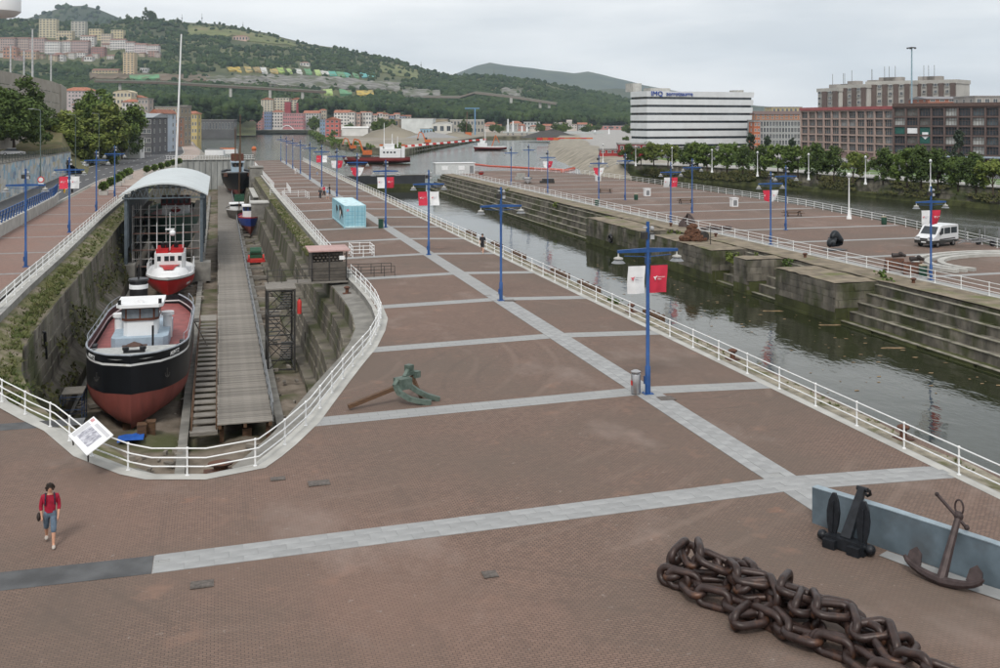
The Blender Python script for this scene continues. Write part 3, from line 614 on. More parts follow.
# ================================================================== anchors, chain, wall in the near right corner
wp = [(17.2, 26.9), (18.15, 24.5), (19.3, 22.0), (22.3, 16.5)]
t = thing('display_wall', 'low blue grey steel wall behind the two leaning anchors', 'wall', (17.2, 26.9, 0)); t['kind'] = 'thing'
m_wallm = M('blue grey steel', (.125, .165, .195), .6, .2, var=.2, scale=1.5, c3=(.1, .12, .135), scale3=.8, bump=.05)
b = MB(); th = .24; Ls = []; Rs = []
for i, p in enumerate(wp):
    a_ = Vector(wp[max(0, i - 1)]); c_ = Vector(wp[min(3, i + 1)]); d = (c_ - a_).normalized(); n = Vector((d.y, -d.x)) * th / 2; hts = (1.05, 1.12, 1.12, .75)[i]
    Ls.append((Vector(p) - n, hts)); Rs.append((Vector(p) + n, hts))
prof = Ls + Rs[::-1]; n4 = len(prof)
vs_ = [(p.x, p.y, zp(p.x) - .05) for p, h in prof] + [(p.x, p.y, zp(p.x) + h) for p, h in prof]
b.add(vs_, [tuple(range(n4))] + [(n4 + i, n4 + i + 1, 2 * n4 - 2 - i, 2 * n4 - 1 - i) for i in range(3)] + [(i, (i + 1) % n4, n4 + (i + 1) % n4, n4 + i) for i in range(n4)])
b.off((17.2, 26.9, 0)).build('steel_panel', m_wallm, t)
b = MB(); capl = [(p + (p - q) * .06, h) for (p, h), (q, _) in zip(Ls, Rs)]; capr = [(q + (q - p) * .06, h) for (p, h), (q, _) in zip(Ls, Rs)]
for i in range(3):
    q4 = [capl[i], capl[i + 1], capr[i + 1], capr[i]]; b.add([(p.x, p.y, zp(p.x) + h + .004) for p, h in q4] + [(p.x, p.y, zp(p.x) + h + .03) for p, h in q4], [(0, 1, 2, 3), (7, 6, 5, 4), (0, 4, 5, 1), (2, 6, 7, 3), (1, 5, 6, 2), (3, 7, 4, 0)])
b.off((17.2, 26.9, 0)).build('cap', M('wall cap', (.25, .31, .35), .5, .2, var=.12), t)
b = MB()
b.grid([[(17.55, 24.3, .008), (17.95, 24.5, .008)], [(18.5, 21.9, .008), (19.1, 22.0, .008)], [(20.8, 17.4, .008), (21.6, 17.6, .008)]]); b.build('paved_stripe', m_slab, plaza)
# stockless anchor
m_anc = M('black anchor paint', (.014, .016, .02), .45, .2, var=.3, scale=6, bump=.1)
a1 = thing('stockless_anchor', 'black stockless anchor with upright flukes leaning on the blue grey wall', 'anchor', (16.95, 24.95, zp(17)), R(-62))
b = MB(); b.box((0, 0, .17), (1.25, .42, .3), top=.85); b.box((-.36, -.16, .12), (.36, .34, .24)); b.box((.36, -.16, .12), (.36, .34, .24)); b.build('crown', m_anc, a1)
for s in (-1, 1):
    b = MB(); b.ball((s * .72, 0, .2), .15, 8, 6); b.cyl((s * .5, 0, .2), (s * .75, 0, .2), .09); b.build('trunnion', m_anc, a1, True)
    pf = [(-.1, 0), (-.17, .3), (-.19, .6), (-.14, .9), (-.04, 1.12), (.04, 1.12), (.14, .9), (.19, .6), (.17, .3), (.1, 0)]
    b = MB(); b.ext(pf, Matrix.Translation((s * .45, .12, .3)) @ Matrix.Rotation(R(84), 4, 'X'), .09); b.bar((s * .45, .05, .3), (s * .45, .13, 1.2), .06, .1); b.build('fluke', m_anc, a1)
b = MB(); b.add([(x, y, z) for (x, y, z, hw, ht) in ((0, 0, .22, .15, .13), (0, .95, 1.42, .095, .09)) for x, y, z in ((-hw, y, z - ht), (hw, y, z - ht), (hw, y - .05, z + ht), (-hw, y - .05, z + ht))], [(0, 1, 5, 4), (1, 2, 6, 5), (2, 3, 7, 6), (3, 0, 4, 7), (4, 5, 6, 7), (3, 2, 1, 0)]); b.build('shank', m_anc, a1)
b = MB(); b.cyl((-.16, .96, 1.45), (.16, .96, 1.45), .07); b.tube([(-.12, .96, 1.45), (-.13, 1.12, 1.4), (-.1, 1.24, 1.25), (0, 1.28, 1.17), (.1, 1.24, 1.25), (.13, 1.12, 1.4), (.12, .96, 1.45)], .045, 7); b.build('shackle', m_anc, a1, True)
# admiralty anchor
m_anc2 = M('brown anchor', (.05, .035, .034), .55, .2, var=.3, scale=5, bump=.12)
a2 = thing('admiralty_anchor', 'brown old anchor with curved arms leaning on the wall at right', 'anchor', (18.3, 22.5, zp(18.3)), R(-62))
b = MB(); arc = [(-.95 * math.cos(q) * 1.08, -.25 - .0 * q, .12 + (1 - math.sin(q)) * .38) for q in [R(8 + 16.4 * i) for i in range(11)]]
b.tube([(x, y - .12 + .1 * abs(x), z) for x, y, z in arc], [.045, .07, .09, .105, .12, .13, .12, .105, .09, .07, .045], 8); b.build('arm', m_anc2, a2, True)
for s in (-1, 1):
    b = MB(); b.ext([(-.02, -.2), (.28, -.16), (.42, 0), (.28, .16), (-.02, .2)], Matrix.Translation((s * .78, -.24, .3)) @ Matrix.Rotation(R(90 if s > 0 else 90), 4, 'Z') @ Matrix.Rotation(R(-60), 4, 'Y') @ Matrix.Translation((0, 0, -.03)), .05); b.build('fluke', m_anc2, a2)
b = MB(); b.tube([(0, -.35, .13), (0, .2, .85), (0, .72, 1.5)], [.14, .105, .085], 8); b.build('shank', m_anc2, a2, True)
b = MB(); b.cyl((-.52, .62, 1.95), (.2, .7, 1.27), .045); b.ball((-.53, .62, 1.96), .06); b.ball((.22, .7, 1.26), .075); b.build('stock', m_anc2, a2, True)
b = MB(); b.ball((0, .72, 1.5), .13, 8, 6); b.tube([(.0 + .11 * math.sin(q), .76, 1.72 - .2 * math.cos(q)) for q in [2 * math.pi * i / 14 for i in range(14)]], .025, 6, True); b.build('ring', m_anc2, a2, True)
# heavy chain: real interlocking stud-less links heaped in a long pile
def link_mesh(Lk=1.02, W_=.58, r=.096):
    pts = []; a = Lk / 2 - W_ / 2; rr = W_ / 2 - r
    for i in range(9): q = R(-90 + 180 * i / 8); pts.append((a + rr * math.cos(q), rr * math.sin(q), 0))
    for i in range(9): q = R(90 + 180 * i / 8); pts.append((-a + rr * math.cos(q), rr * math.sin(q), 0))
    b = MB(); b.tube(pts, r, 10, True); return b.mesh('chain_link', m_chain, True)
lk = link_mesh(); A_ = Vector((11.75, 25.0)); B_ = Vector((14.35, 19.0)); ax = (B_ - A_).normalized(); nx_ = Vector((-ax.y, ax.x))
chain = thing('anchor_chain', 'heap of huge dark brown chain links lying on the brick paving', 'chain', (*A_, zp(A_.x)))
random.seed(21)
def strand(fn, n, s0, ds=.74):
    pts = []; s = s0; p = fn(s)
    for i in range(n):
        q = fn(s); k = 0
        while (q - p).length < ds and i: s += .01; q = fn(s); k += 1
        pts.append(q); p = q; s += 1e-4
    for i, (p, q) in enumerate(zip(pts, pts[1:])):
        d = (q - p); c = (p + q) / 2; m = d.to_track_quat('X', 'Z').to_matrix().to_4x4() @ Matrix.Rotation(R((12 if i % 2 else 78) + random.uniform(-14, 14)), 4, 'X')
        o = ob('chain_link', lk, chain); o.matrix_local = Matrix.Translation(c) @ m
loc = lambda s, off, z: Vector((*(ax * s + nx_ * off), z))
nz_ = lambda s, q: noise.noise(Vector((s, q, 3.3)))
strand(lambda s: loc(s * .27 - .2 + .7 * nz_(s * .8, 1), 1.5 * nz_(s * .75, 5) + .35 * math.sin(s * 1.4), .27), 27, 0)
strand(lambda s: loc(.1 + s * .4 + .6 * nz_(s * .9, 9), 1.3 * nz_(s * .8, 12) + .3 * math.sin(s * 1.9), .56 + .12 * math.sin(s * 3)), 17, 0)
strand(lambda s: loc(.55 + s * .5, .35 * math.sin(s * 2.7 + 1), .84 - .03 * s + .12 * math.sin(s * 2)), 6, 0)
strand(lambda s: loc(3.2 + s * .38, .5 * math.sin(s * 2.4 + 2) + .1, .82 - .02 * s + .1 * math.sin(s * 2)), 8, 0)
strand(lambda s: loc(.15 + s * .3, -.75 + .5 * nz_(s * .9, 20), .26), 7, 0)
strand(lambda s: loc(3.4 + s * .4, -.55 + .6 * nz_(s * .9, 24), .3), 9, 0)
strand(lambda s: loc(1.6 + s * .35, .55 + .4 * nz_(s, 30), .5), 7, 0)
# green anchor with wooden stock
g0 = gp(405, 402, -.2); m_gr = M('green bronze', (.07, .1, .083), .6, .2, var=.25, scale=4, c2=(.135, .175, .15), c3=(.07, .09, .07), scale3=2)
ga = thing('green_anchor', 'pale green anchor with twin curved arms and a long wooden stock', 'anchor', (g0.x, g0.y, zp(g0.x)), R(12))
b = MB(); b.bar((-.15, -.1, .78), (-2.55, .05, .1), .2, .17); b.build('wooden_stock', m_woodb, ga); b = MB(); b.bar((.55, .55, .95), (.85, .15, .0), .12, .14); b.build('wooden_stock', m_woodb, ga)
for pts in ([(-.3, -.05, 1.0), (-.5, -.15, .8), (-.4, -.35, .52), (-.05, -.58, .28), (.35, -.78, .16), (.75, -.95, .1)], [(.05, .1, .9), (.2, -.05, .68), (.5, -.25, .45), (.85, -.42, .26), (1.3, -.62, .11)]):
    b = MB()
    for p, q in zip(pts, pts[1:]): b.bar(p, Vector(q) + (Vector(q) - Vector(p)).normalized() * .06, .2, .2)
    b.build('arm', m_gr, ga)
b = MB(); b.box((-.1, .0, .82), (.62, .55, .46), R(15)); b.build('hub', m_gr, ga)
for c in ((.42, .55, 1.3), (.72, .5, 1.0)):
    b = MB(); b.box(c, (.3, .3, .28), R(25)); b.cyl((c[0] - .0, c[1] - .2, c[2]), (c[0], c[1] - .17, c[2]), .04); b.build('clamp_block', m_gr, ga)
b = MB(); b.bar((.05, .2, 1.0), (.42, .55, 1.28), .16, .16); b.bar((.1, .3, 1.05), (.6, .5, 1.1), .14, .14); b.build('rod', m_gr, ga)
# stainless litter bin by the nearest lamp
bp = gp(645, 390); b_t = thing('litter_bin', 'stainless steel litter bin beside the nearest lamp pole', 'bin', (RIDGE - .55, 41.5, 0))
b = MB(); b.lathe([(.2, .03), (.21, .06), (.21, .86), (.2, .88)], n=18); b.build('body', m_steel, b_t, True); b = MB(); b.lathe([(.2, .92), (.22, .94), (.22, .99), (.1, 1.05), (.02, 1.06)], n=18); b.box((0, .17, .9), (.26, .04, .1)); b.build('lid', m_steel, b_t, True)
b = MB(); b.box((-.21, -.02, .5), (.02, .16, .2)); b.build('sticker', m_red, b_t)
# information panel over the dock railing
ip = [gp(68.5, 436, .55), gp(87, 456, .55), gp(114.5, 435.5, 1.0), gp(94, 417, 1.0)]   # lower edge at the railing, upper edge over the dock
t = thing('information_panel', 'tilted white information panel with old photograph at the dock railing', 'information panel', (ip[0].x, ip[0].y, zp(-5)))
o_ = Vector((ip[0].x, ip[0].y, zp(-5))); e1 = ip[1] - ip[0]; e2 = ip[3] - ip[0]; nn = e1.cross(e2).normalized(); nn = nn if nn.z > 0 else -nn
def pq(u, v, h): return ip[0] + e1 * u + e2 * v + nn * h - o_
def plate(u0, u1, v0, v1, h0, h1, name, mat):
    b = MB(); b.add([pq(u, v, h) for h in (h0, h1) for u, v in ((u0, v0), (u1, v0), (u1, v1), (u0, v1))], [(3, 2, 1, 0), (4, 5, 6, 7), (0, 1, 5, 4), (1, 2, 6, 5), (2, 3, 7, 6), (3, 0, 4, 7)]); return b.build(name, mat, t)
plate(0, 1, 0, 1, 0, .03, 'board', m_bwh); plate(.22, .8, .18, .72, .031, .033, 'printed_photo', M('printed photo', (.2, .2, .24), .5, var=.6, scale=7, c2=(.55, .55, .6))); plate(.04, .16, .82, .95, .031, .033, 'red_mark', M('red print', (.4, .08, .1), .6, var=.3, scale=30, c2=(.7, .5, .5)))
plate(.04, .2, .1, .75, .031, .033, 'text_block', M('small print', (.5, .5, .52), .6, var=.15, scale=60)); plate(.3, .95, .8, .92, .031, .033, 'text_block', MAT['small print'])
b = MB(); [b.bar(pq(u, .1, 0), pq(u, .12, 0) * 1.0 + Vector((0, 0, -.35)), .05) for u in (.1, .9)]; b.bar(pq(.1, .1, -.02), pq(.1, .9, -.02), .04); b.bar(pq(.9, .1, -.02), pq(.9, .9, -.02), .04); b.build('stand', m_dark, t)
# quay bollards
def make_bollard():
    t = thing('bollard', 'x', 'bollard'); b = MB(); b.lathe([(.2, 0), (.2, .05), (.13, .08), (.13, .34), (.22, .38), (.24, .46), (.14, .52), (.02, .53)], n=12); b.build('post', m_rust, t, True); b = MB(); b.box((0, 0, .015), (.62, .55, .03)); b.build('base_plate', m_rust, t); return t
bo = make_bollard(); ub = 0
for i, (x, y, z, lab) in enumerate([(25.2, 33.4, -.15, 'nearest rusty bollard outside the railing on the near canal edge'), (25.2, 46.8, -.15, 'rusty bollard outside the railing level with the nearest lamp'), (25.2, 60, -.15, 'rusty bollard on the canal edge between the first two lamps'), (9.05, 74.5, -.62, 'rusty bollard on the stone ledge inside the curved dock railing'),
      (52.7, 84, ZR, 'dark bollard on the quay strip left of the seated sculpture'), (52.6, 101.5, ZR, 'bollard on the quay strip near the heap of rusty nets'), (52.6, 113, ZR, 'bollard on the quay strip below the far front lamps'), (52.6, 68.5, ZR, 'bollard on the quay strip at the nearest stone pier')]):
    place(bo, ub, (x, y, z), 0, lab, 'quay bollards'); ub = 1
bm2 = gp(203, 476, -.9); o = place(bo, 1, (.1, 39.3, -1.1), 0, 'broad rusty mooring block at the foot of the curved railing', 'quay bollards', (2.0, 1.6, .8))
# ================================================================== boats in the dock
def hull(L_, B_, D_, full=.32, stern=.25, sheer=.35, flare=2.4, bands=None, parent=None, ns=26, keel_rise=.5, stern_w=.55, rake=.9, bowp=1.35, bowe=.75):
    """bow at y=0 pointing to -Y, keel at z=0; bands: (frac0, frac1, name, material)"""
    def pt(s, f, sd):
        y = s * L_
        a = min(1, s / full); bow = math.sin(a * math.pi / 2) ** bowe
        st = 1 if s < 1 - stern else lerp(1, stern_w, ((s - 1 + stern) / stern) ** 2)
        top = D_ * (1 + sheer * ((1 - s) ** 2.2) * .45 + sheer * .15 * s * s)
        zb = keel_rise * max(0, (s - .75) / .25) ** 2
        p = lerp(bowp, flare, min(1, s / .4))
        x = B_ / 2 * bow * st * (1 - (1 - f) ** p) ** (1 / 1.25)
        yr = y - rake * f * (1 - min(1, s / .25)) + rake
        return (sd * x, yr, zb + (top - zb) * f)
    for f0, f1, nm, mt in bands:
        b = MB(); k = max(2, int((f1 - f0) * 14)); 
        for sd in (-1, 1):
            g = [[pt(i / ns, lerp(f0, f1, j / k), sd) for j in range(k + 1)] for i in range(ns + 1)]
            if sd < 0: g = [r[::-1] for r in g]
            b.grid(g)
        tr = [pt(1, lerp(f0, f1, j / k), -1) for j in range(k + 1)] + [pt(1, lerp(f0, f1, j / k), 1) for j in range(k, -1, -1)]
        b.add(tr, [tuple(range(len(tr)))]); b.build(nm, mt, parent, True)
    return pt
def deck(pt, f, parent, mat, ns=26, name='deck', inset=.97):
    b = MB(); b.grid([[(lambda p: (p[0] * inset, p[1], p[2]))(pt(i / ns, f, sd)) if sd else (0, pt(i / ns, f, 1)[1], pt(i / ns, f, 1)[2] + .05) for sd in (-1, 0, 1)] for i in range(1, ns + 1)]); return b.build(name, mat, parent)
m_hred = M('antifouling red', (.21, .058, .047), .7, var=.18, scale=1.2, c3=(.12, .045, .04), scale3=.9, stretch=(1, 1, .25)); m_hblk = M('hull black', (.01, .011, .014), .4, var=.25, scale=1.5, c3=(.035, .03, .028), scale3=1.2, lo3=.6, hi3=.75, stretch=(1, 1, .15))
m_deck = M('red deck', (.27, .075, .07), .6, var=.2, scale=1.6); m_lblue = M('pale blue paint', (.33, .42, .5), .5, var=.08); m_brown = M('varnished brown', (.1, .035, .02), .5, var=.2)
# ---- the black and red coaster
ax0 = thing('coaster_boat', 'black and dark red boat with white wheelhouse named AUNTZ', 'boat', (-4.95, 63.4, -6.25), R(-.5))
pt = hull(23, 6.15, 3.9, .24, .3, .3, 9.0, [(0, .47, 'hull_bottom', m_hred), (.47, .855, 'hull_side', m_hblk), (.855, .885, 'rubbing_strake', m_white), (.885, 1, 'bulwark', m_hblk)], ax0, rake=.4, bowp=6.5, bowe=.46)
deck(pt, .8, ax0, m_deck); 
b = MB()
for sd in (-1, 1): b.tube([tuple(Vector(pt(i / 40, 1, sd)) + Vector((0, 0, .02))) for i in range(41)], .06, 6)
b.build('cap_rail', M('rail grey', (.3, .33, .37), .5), ax0, True)
b = MB(); b.grid([[(lambda p: (p[0] * .94, p[1], p[2] + .02))(pt(s, .935, sd)) for sd in (-1, 1)] for s in (.01, .04, .08, .13, .19)]); b.build('foredeck', M('foredeck grey', (.38, .39, .38), .6), ax0)
for sd in (-1, 1):
    for i in range(9):
        p = Vector(pt(.16 + .09 * i, 1, sd)); b = MB(); b.cyl((0, 0, 0), (0, 0, .55), .022, .022, 6); ob('stanchion', b.mesh('stanchion', MAT['rail grey']), ax0, p * Vector((.985, 1, 1)))
    b = MB(); b.tube([Vector(pt(.16 + .72 * i / 16, 1, sd)) * Vector((.985, 1, 1)) + Vector((0, 0, .55)) for i in range(17)], .02, 6); b.build('guard_rail', MAT['rail grey'], ax0)
    for i in (0.17, .23): p = Vector(pt(i, .8, sd)); b = MB(); b.lathe([(.12, 0), (.12, .5), (.16, .52), (.16, .6)], (p.x * .86, p.y, p.z), 10); b.lathe([(.12, 0), (.12, .5), (.16, .52), (.16, .6)], (p.x * .86, p.y + .45, p.z), 10); b.box((p.x * .86, p.y + .22, p.z + .05), (.5, 1.0, .1)); b.build('mooring_bitts', m_black, ax0)
    lt = text_mesh('AUNTZ', .33, m_white, 'CENTER', .01); p = Vector(pt(.085, .945, sd)); q = Vector(pt(.1, .945, sd)); d = (q - p); d.z = 0; up = (Vector(pt(.09, .99, sd)) - Vector(pt(.09, .85, sd))).normalized()
    xv = (d if sd > 0 else -d).normalized(); nv = xv.cross(up).normalized(); mm = Matrix((xv, up, nv)).transposed().to_4x4(); o = ob('name_lettering', lt, ax0); o.matrix_local = Matrix.Translation(p + nv * .1 - up * .12) @ mm
    an = MB(); an.tube([(-.18, 0, .12), (-.12, 0, -.05), (0, 0, -.12), (.12, 0, -.05), (.18, 0, .12)], .05, 6); an.cyl((0, 0, -.1), (0, 0, .4), .045); p = Vector(pt(.05, .66, sd)); an.v = [(x * .7 + p.x + sd * .18, y + p.y - .1, z + p.z) for x, y, z in an.v]; an.build('hull_anchor', m_dark, ax0)
DZ = pt(.5, .8, 1)[2]
b = MB(); b.prism([(-1.75, 6.6), (-1.45, 6.2), (1.45, 6.2), (1.75, 6.6), (1.75, 13), (-1.75, 13)], DZ - .1, DZ + .95); b.build('engine_casing', m_lblue, ax0)
b = MB(); b.prism([(-1.05, 7.2), (-.8, 6.9), (.8, 6.9), (1.05, 7.2), (1.05, 9.4), (-1.05, 9.4)], DZ + .9, DZ + 1.95); wh = b.build('wheelhouse', m_whiteC, ax0)
b = MB(); b.prism([(-1.15, 7.15), (-.88, 6.8), (.88, 6.8), (1.15, 7.15), (1.15, 9.5), (-1.15, 9.5)], DZ + 1.95, DZ + 2.85); b.build('window_band', m_brown, ax0)
for x0, x1 in ((-.8, -.05), (.05, .8)):
    b = MB(); b.box(((x0 + x1) / 2, 6.785, DZ + 2.42), (x1 - x0, .03, .62)); b.build('window_pane', M('cabin glass', (.16, .18, .2), .1, spec=.6), wh)
for sd in (-1, 1): b = MB(); b.bar((sd * .93, 6.84, DZ + 2.42), (sd * 1.12, 7.1, DZ + 2.42), .03, .62); b.bar((sd * 1.16, 7.3, DZ + 2.42), (sd * 1.16, 8.3, DZ + 2.42), .03, .62); b.build('window_pane', MAT['cabin glass'], wh)
b = MB(); b.prism([(-1.45, 6.75), (-1.2, 6.35), (1.2, 6.35), (1.45, 6.75), (1.45, 9.9), (-1.45, 9.9)], DZ + 2.852, DZ + 3.05); b.box((0, 7.2, DZ + 3.15), (.35, .25, .2)); rf = b.build('wheelhouse_roof', m_whiteC, ax0)
b = MB(); [b.box((sd * 1.25, 6.7, DZ + 3.2), (.2, .2, .3)) for sd in (-1, 1)]; b.build('navigation_lamp', m_black, rf)
b = MB(); b.lathe([(.62, DZ + .9), (.6, DZ + 3.9)], (-.45, 11.4, 0), 16); fn = b.build('funnel', m_black, ax0, True); b = MB(); b.lathe([(.63, DZ + 3.35), (.63, DZ + 3.65)], (-.45, 11.4, 0), 16); b.build('funnel_band', m_whiteC, fn, True); b = MB(); b.lathe([(.7, DZ + 3.9), (.66, DZ + 4.02)], (-.45, 11.4, 0), 16); b.cyl((-.45, 11.4, DZ + 4.0), (-.45, 11.4, DZ + 5.0), .05); b.build('funnel_cap', m_black, fn, True)
for sd in (-1, 1): b = MB(); b.lathe([(.3, 0), (.3, 1.5), (.42, 1.52), (.42, 1.75)], (sd * 1.55, 9.8, DZ + .2), 12); b.build('ventilator', m_whiteC, ax0, True)
b = MB(); b.box((-.2, 4.9, DZ + .45), (1.5, 1.0, .5)); b.lathe([(.5, 0), (.5, .1), (.02, .3)], (-.2, 4.9, DZ + .7), 10); b.build('hatch', M('hatch brown', (.08, .045, .035), .7), ax0)
b = MB(); b.cyl((.9, 5.2, DZ), (.9, 5.2, DZ + 1.9), .07); b.build('short_mast', m_black, ax0); b = MB(); [b.lathe([(.14, 0), (.14, .4), (.2, .45), (.2, .6)], (x, 2.6, DZ + .55), 10) for x in (-.5, .5)]; b.box((0, 2.6, DZ + .8), (.9, .3, .3)); b.build('windlass', m_black, ax0)
b = MB(); b.box((0, 14.8, DZ + .25), (2.6, 1.8, .5)); b.box((0, 17, DZ + .2), (2.2, 1.2, .4)); b.build('after_hatch', MAT['rail grey'], ax0)
b = MB(); [b.box((0, 2 + i * 3.2, -.15 + 0), (1.2, .5, .5)) for i in range(7)]
b.off((0, 0, .12)).build('keel_block', m_woodb, ax0)
# ---- red and white lifeboat
lb = thing('rescue_boat', 'red and white rescue boat with red cabin top behind the black boat', 'boat', (-4.85, 107.0, -6.2), R(0))
m_lred = M('lifeboat red', (.36, .012, .014), .4, var=.12, scale=1)
pt2 = hull(13, 4.9, 2.1, .4, .3, .35, 3.2, [(0, .25, 'hull_bottom', m_hblk), (.25, .86, 'hull_side', m_lred), (.86, .9, 'rubbing_strake', m_black), (.9, 1, 'bulwark', m_whiteC)], lb, bowp=1.7, bowe=.6)
deck(pt2, .97, lb, m_whiteC)
zb = pt2(.1, 1, 1)[2]
b = MB(); b.grid([[(x * w_, y, zb - .1 + h * (1 - (x / 1.0) ** 4)) for x in (-1, -.8, -.4, 0, .4, .8, 1)] for y, w_, h in ((1.2, .7, .0), (1.4, 1.2, .5), (3.0, 1.75, .85), (5.2, 1.9, .9), (5.3, 1.9, .0))]); b.build('foredeck_dome', m_whiteC, lb, True)
b = MB(); b.grid([[(x * w_, y, zb - .06 + h) for x in (-1, 0, 1)] for y, w_, h in ((1.9, .45, .68), (2.6, .6, .83), (4.2, 1.15, .93))]); b.build('deck_cover', m_lred, lb)
b = MB(); b.prism([(-1.5, 4.4), (-1.2, 3.9), (1.2, 3.9), (1.5, 4.4), (1.5, 8.6), (-1.5, 8.6)], zb + .0, zb + 2.0); cb = b.build('cabin', m_whiteC, lb)
for x, w_ in ((-1.02, .36), (-.28, .44), (.28, .44), (1.02, .36)): b = MB(); b.box((x, 3.885 + (.1 if abs(x) > 1 else 0), zb + 1.5), (w_, .04 if abs(x) < 1 else .2, .5)); b.build('window_pane', m_glass, cb)
b = MB(); b.box((-.75, 6.2, zb + 2.22), (1.2, 3.6, .42)); b.box((.75, 6.2, zb + 2.22), (1.2, 3.6, .42)); b.box((0, 6.6, zb + 2.1), (.4, 3.6, .2)); b.build('cabin_top', m_lred, lb)
for x, h in ((-1.3, 3.1), (0, 4.2), (1.3, 3.0)): b = MB(); b.cyl((x, 5.2, zb + 2.0), (x, 5.2, zb + 2 + h), .05, .03, 6); b.build('mast', m_whiteC, lb)
b = MB(); b.ball((.25, 5.2, zb + 4.0), .32, 8, 6); b.box((0, 5.2, zb + 4.4), (.9, .12, .14)); b.build('radar', m_whiteC, lb, True); b = MB(); [b.lathe([(.22, 0), (.26, .5), (.05, .6)], (x, 5.6, zb + 2.45), 8) for x in (-.7, -.2, .6)]; b.build('deck_gear', m_black, lb)
for sd in (-1, 1):
    b = MB()
    pts_ = [Vector(pt2(.3 + .1 * i, 1, sd)) * Vector((.95, 1, 1)) for i in range(6)]
    for p in pts_: b.cyl(p, p + Vector((0, 0, .9)), .025, .025, 6)
    for h in (.5, .9): b.tube([p + Vector((0, 0, h)) for p in pts_], .025, 6)
    b.build('guard_rail', m_whiteC, lb)
lt = text_mesh('LARRI', .45, m_whiteC, 'CENTER', .01); p = Vector(pt2(.2, .55, 1)); q = Vector(pt2(.24, .55, 1)); d = (q - p).normalized(); up = (Vector(pt2(.22, .8, 1)) - Vector(pt2(.22, .4, 1))).normalized(); nv = d.cross(up).normalized(); o = ob('name_lettering', lt, lb); o.matrix_local = Matrix.Translation(p + nv * .09) @ Matrix((d, up, nv)).transposed().to_4x4()
# ---- shed over the green boat
sh = thing('boat_shed', 'open shed with curved pale grey roof over the scaffolded green boat', 'shed', (-5.8, 120, -4))
m_shst = M('shed steel', (.1, .125, .145), .5, .3, var=.15); m_shr = M('shed roof sheet', (.5, .54, .55), .5, .1, var=.06, scale=.5)
for x in (-4.05, 4.0):
    for y in (0, .9, 9, 18, 27, 36): b = MB(); b.box((x, y, 3.85), (.3, .3, 7.7)); b.build('column', m_shst, sh)
b = MB(); n = 18; rws = []
for y in (-.6, 37): rws.append([(lerp(-4.75, 4.7, i / n), y, 7.65 + 1.35 * (1 - ((i / n) * 2 - 1) ** 2)) for i in range(n + 1)])
b.grid(rws); b.grid([[(x, y, z - .16) for x, y, z in r][::-1] for r in rws]); e_ = rws[0]; b.grid([[(x, y, z) for x, y, z in e_], [(x, y, z - .16) for x, y, z in e_]]); roof = b.build('roof', m_shr, sh)
for y in (-.3, 18, 36.5):
    b = MB(); top = [(lerp(-4.4, 4.4, i / 14), y, 7.4 + 1.3 * (1 - ((i / 14) * 2 - 1) ** 2)) for i in range(15)]
    for i in range(14): b.bar(top[i], top[i + 1], .1); b.bar(top[i], (lerp(-4.4, 4.4, (i + .5) / 14), y, 7.3), .05); b.bar((lerp(-4.4, 4.4, (i + .5) / 14), y, 7.3), top[i + 1], .05)
    b.bar((-4.4, y, 7.3), (4.4, y, 7.3), .14); b.build('truss', m_shst, roof)
b = MB(); b.box((-3.95, 19, 4.4), (.06, 34, 5.6)); b.build('side_cladding', m_shst, sh)
for sx in (-4.05, 4.0): b = MB(); b.box((sx, .4, -1.05), (2.0, 2.4, 2.1)); b.build('footing', m_conc, sh)
# green boat and its scaffold
gb = thing('green_boat', 'dark green boat with maroon and white wheelhouse under the shed roof', 'boat', (-5.7, 126, -6.2))
m_gboat = M('green hull', (.012, .045, .03), .5, var=.3)
pt3 = hull(26, 6.6, 6.2, .34, .3, .3, 2.2, [(0, .35, 'hull_bottom', m_hred), (.35, .97, 'hull_side', m_gboat), (.97, 1, 'cap_rail', M('cap green', (.1, .17, .14), .5))], gb); deck(pt3, .86, gb, m_deck)
b = MB(); b.box((.6, 9.5, 6.7), (3.2, 4, 1.7)); wh = b.build('wheelhouse', m_whiteC, gb); b = MB(); b.box((.6, 9.4, 8.06), (3.5, 4.2, .98)); b.build('window_band', M('maroon', (.12, .015, .015), .5), gb)
for i in range(5): b = MB(); b.box((-.75 + .68 * i, 7.27, 8.1), (.45, .04, .55)); b.build('window_pane', m_glass, wh)
b = MB(); b.lathe([(.55, 0), (.6, .06)], (0, 0, 0), 14); nm = b.mesh('name_plate', M('plate red', (.2, .02, .02), .5)); ob('name_plate', nm, gb, (.6, 7.46, 7.0), (R(90), 0, 0), (1, .55, 1))
sf = thing('scaffold', 'steel pole scaffolding with plank decks round the green boat', 'scaffolding', (-5.75, 123.5, -6.3))
SX = [-3.7, -2.8, -1.9, -1.0, 0, 1.0, 1.9, 2.8, 3.7]; m_pole = M('scaffold pole', (.42, .41, .4), .5, .5, var=.2); m_rail_r = M('scaffold red', (.3, .16, .13), .6)
for row, y in enumerate((0, 1.3)):
    for x in SX:
        b = MB(); b.cyl((x, y + .5 * (1 - abs(x) / 3.7) * -1.2, .2), (x, y + .5 * (1 - abs(x) / 3.7) * -1.2, 8.5), .045, .045, 6); b.build('standard', m_pole, sf)
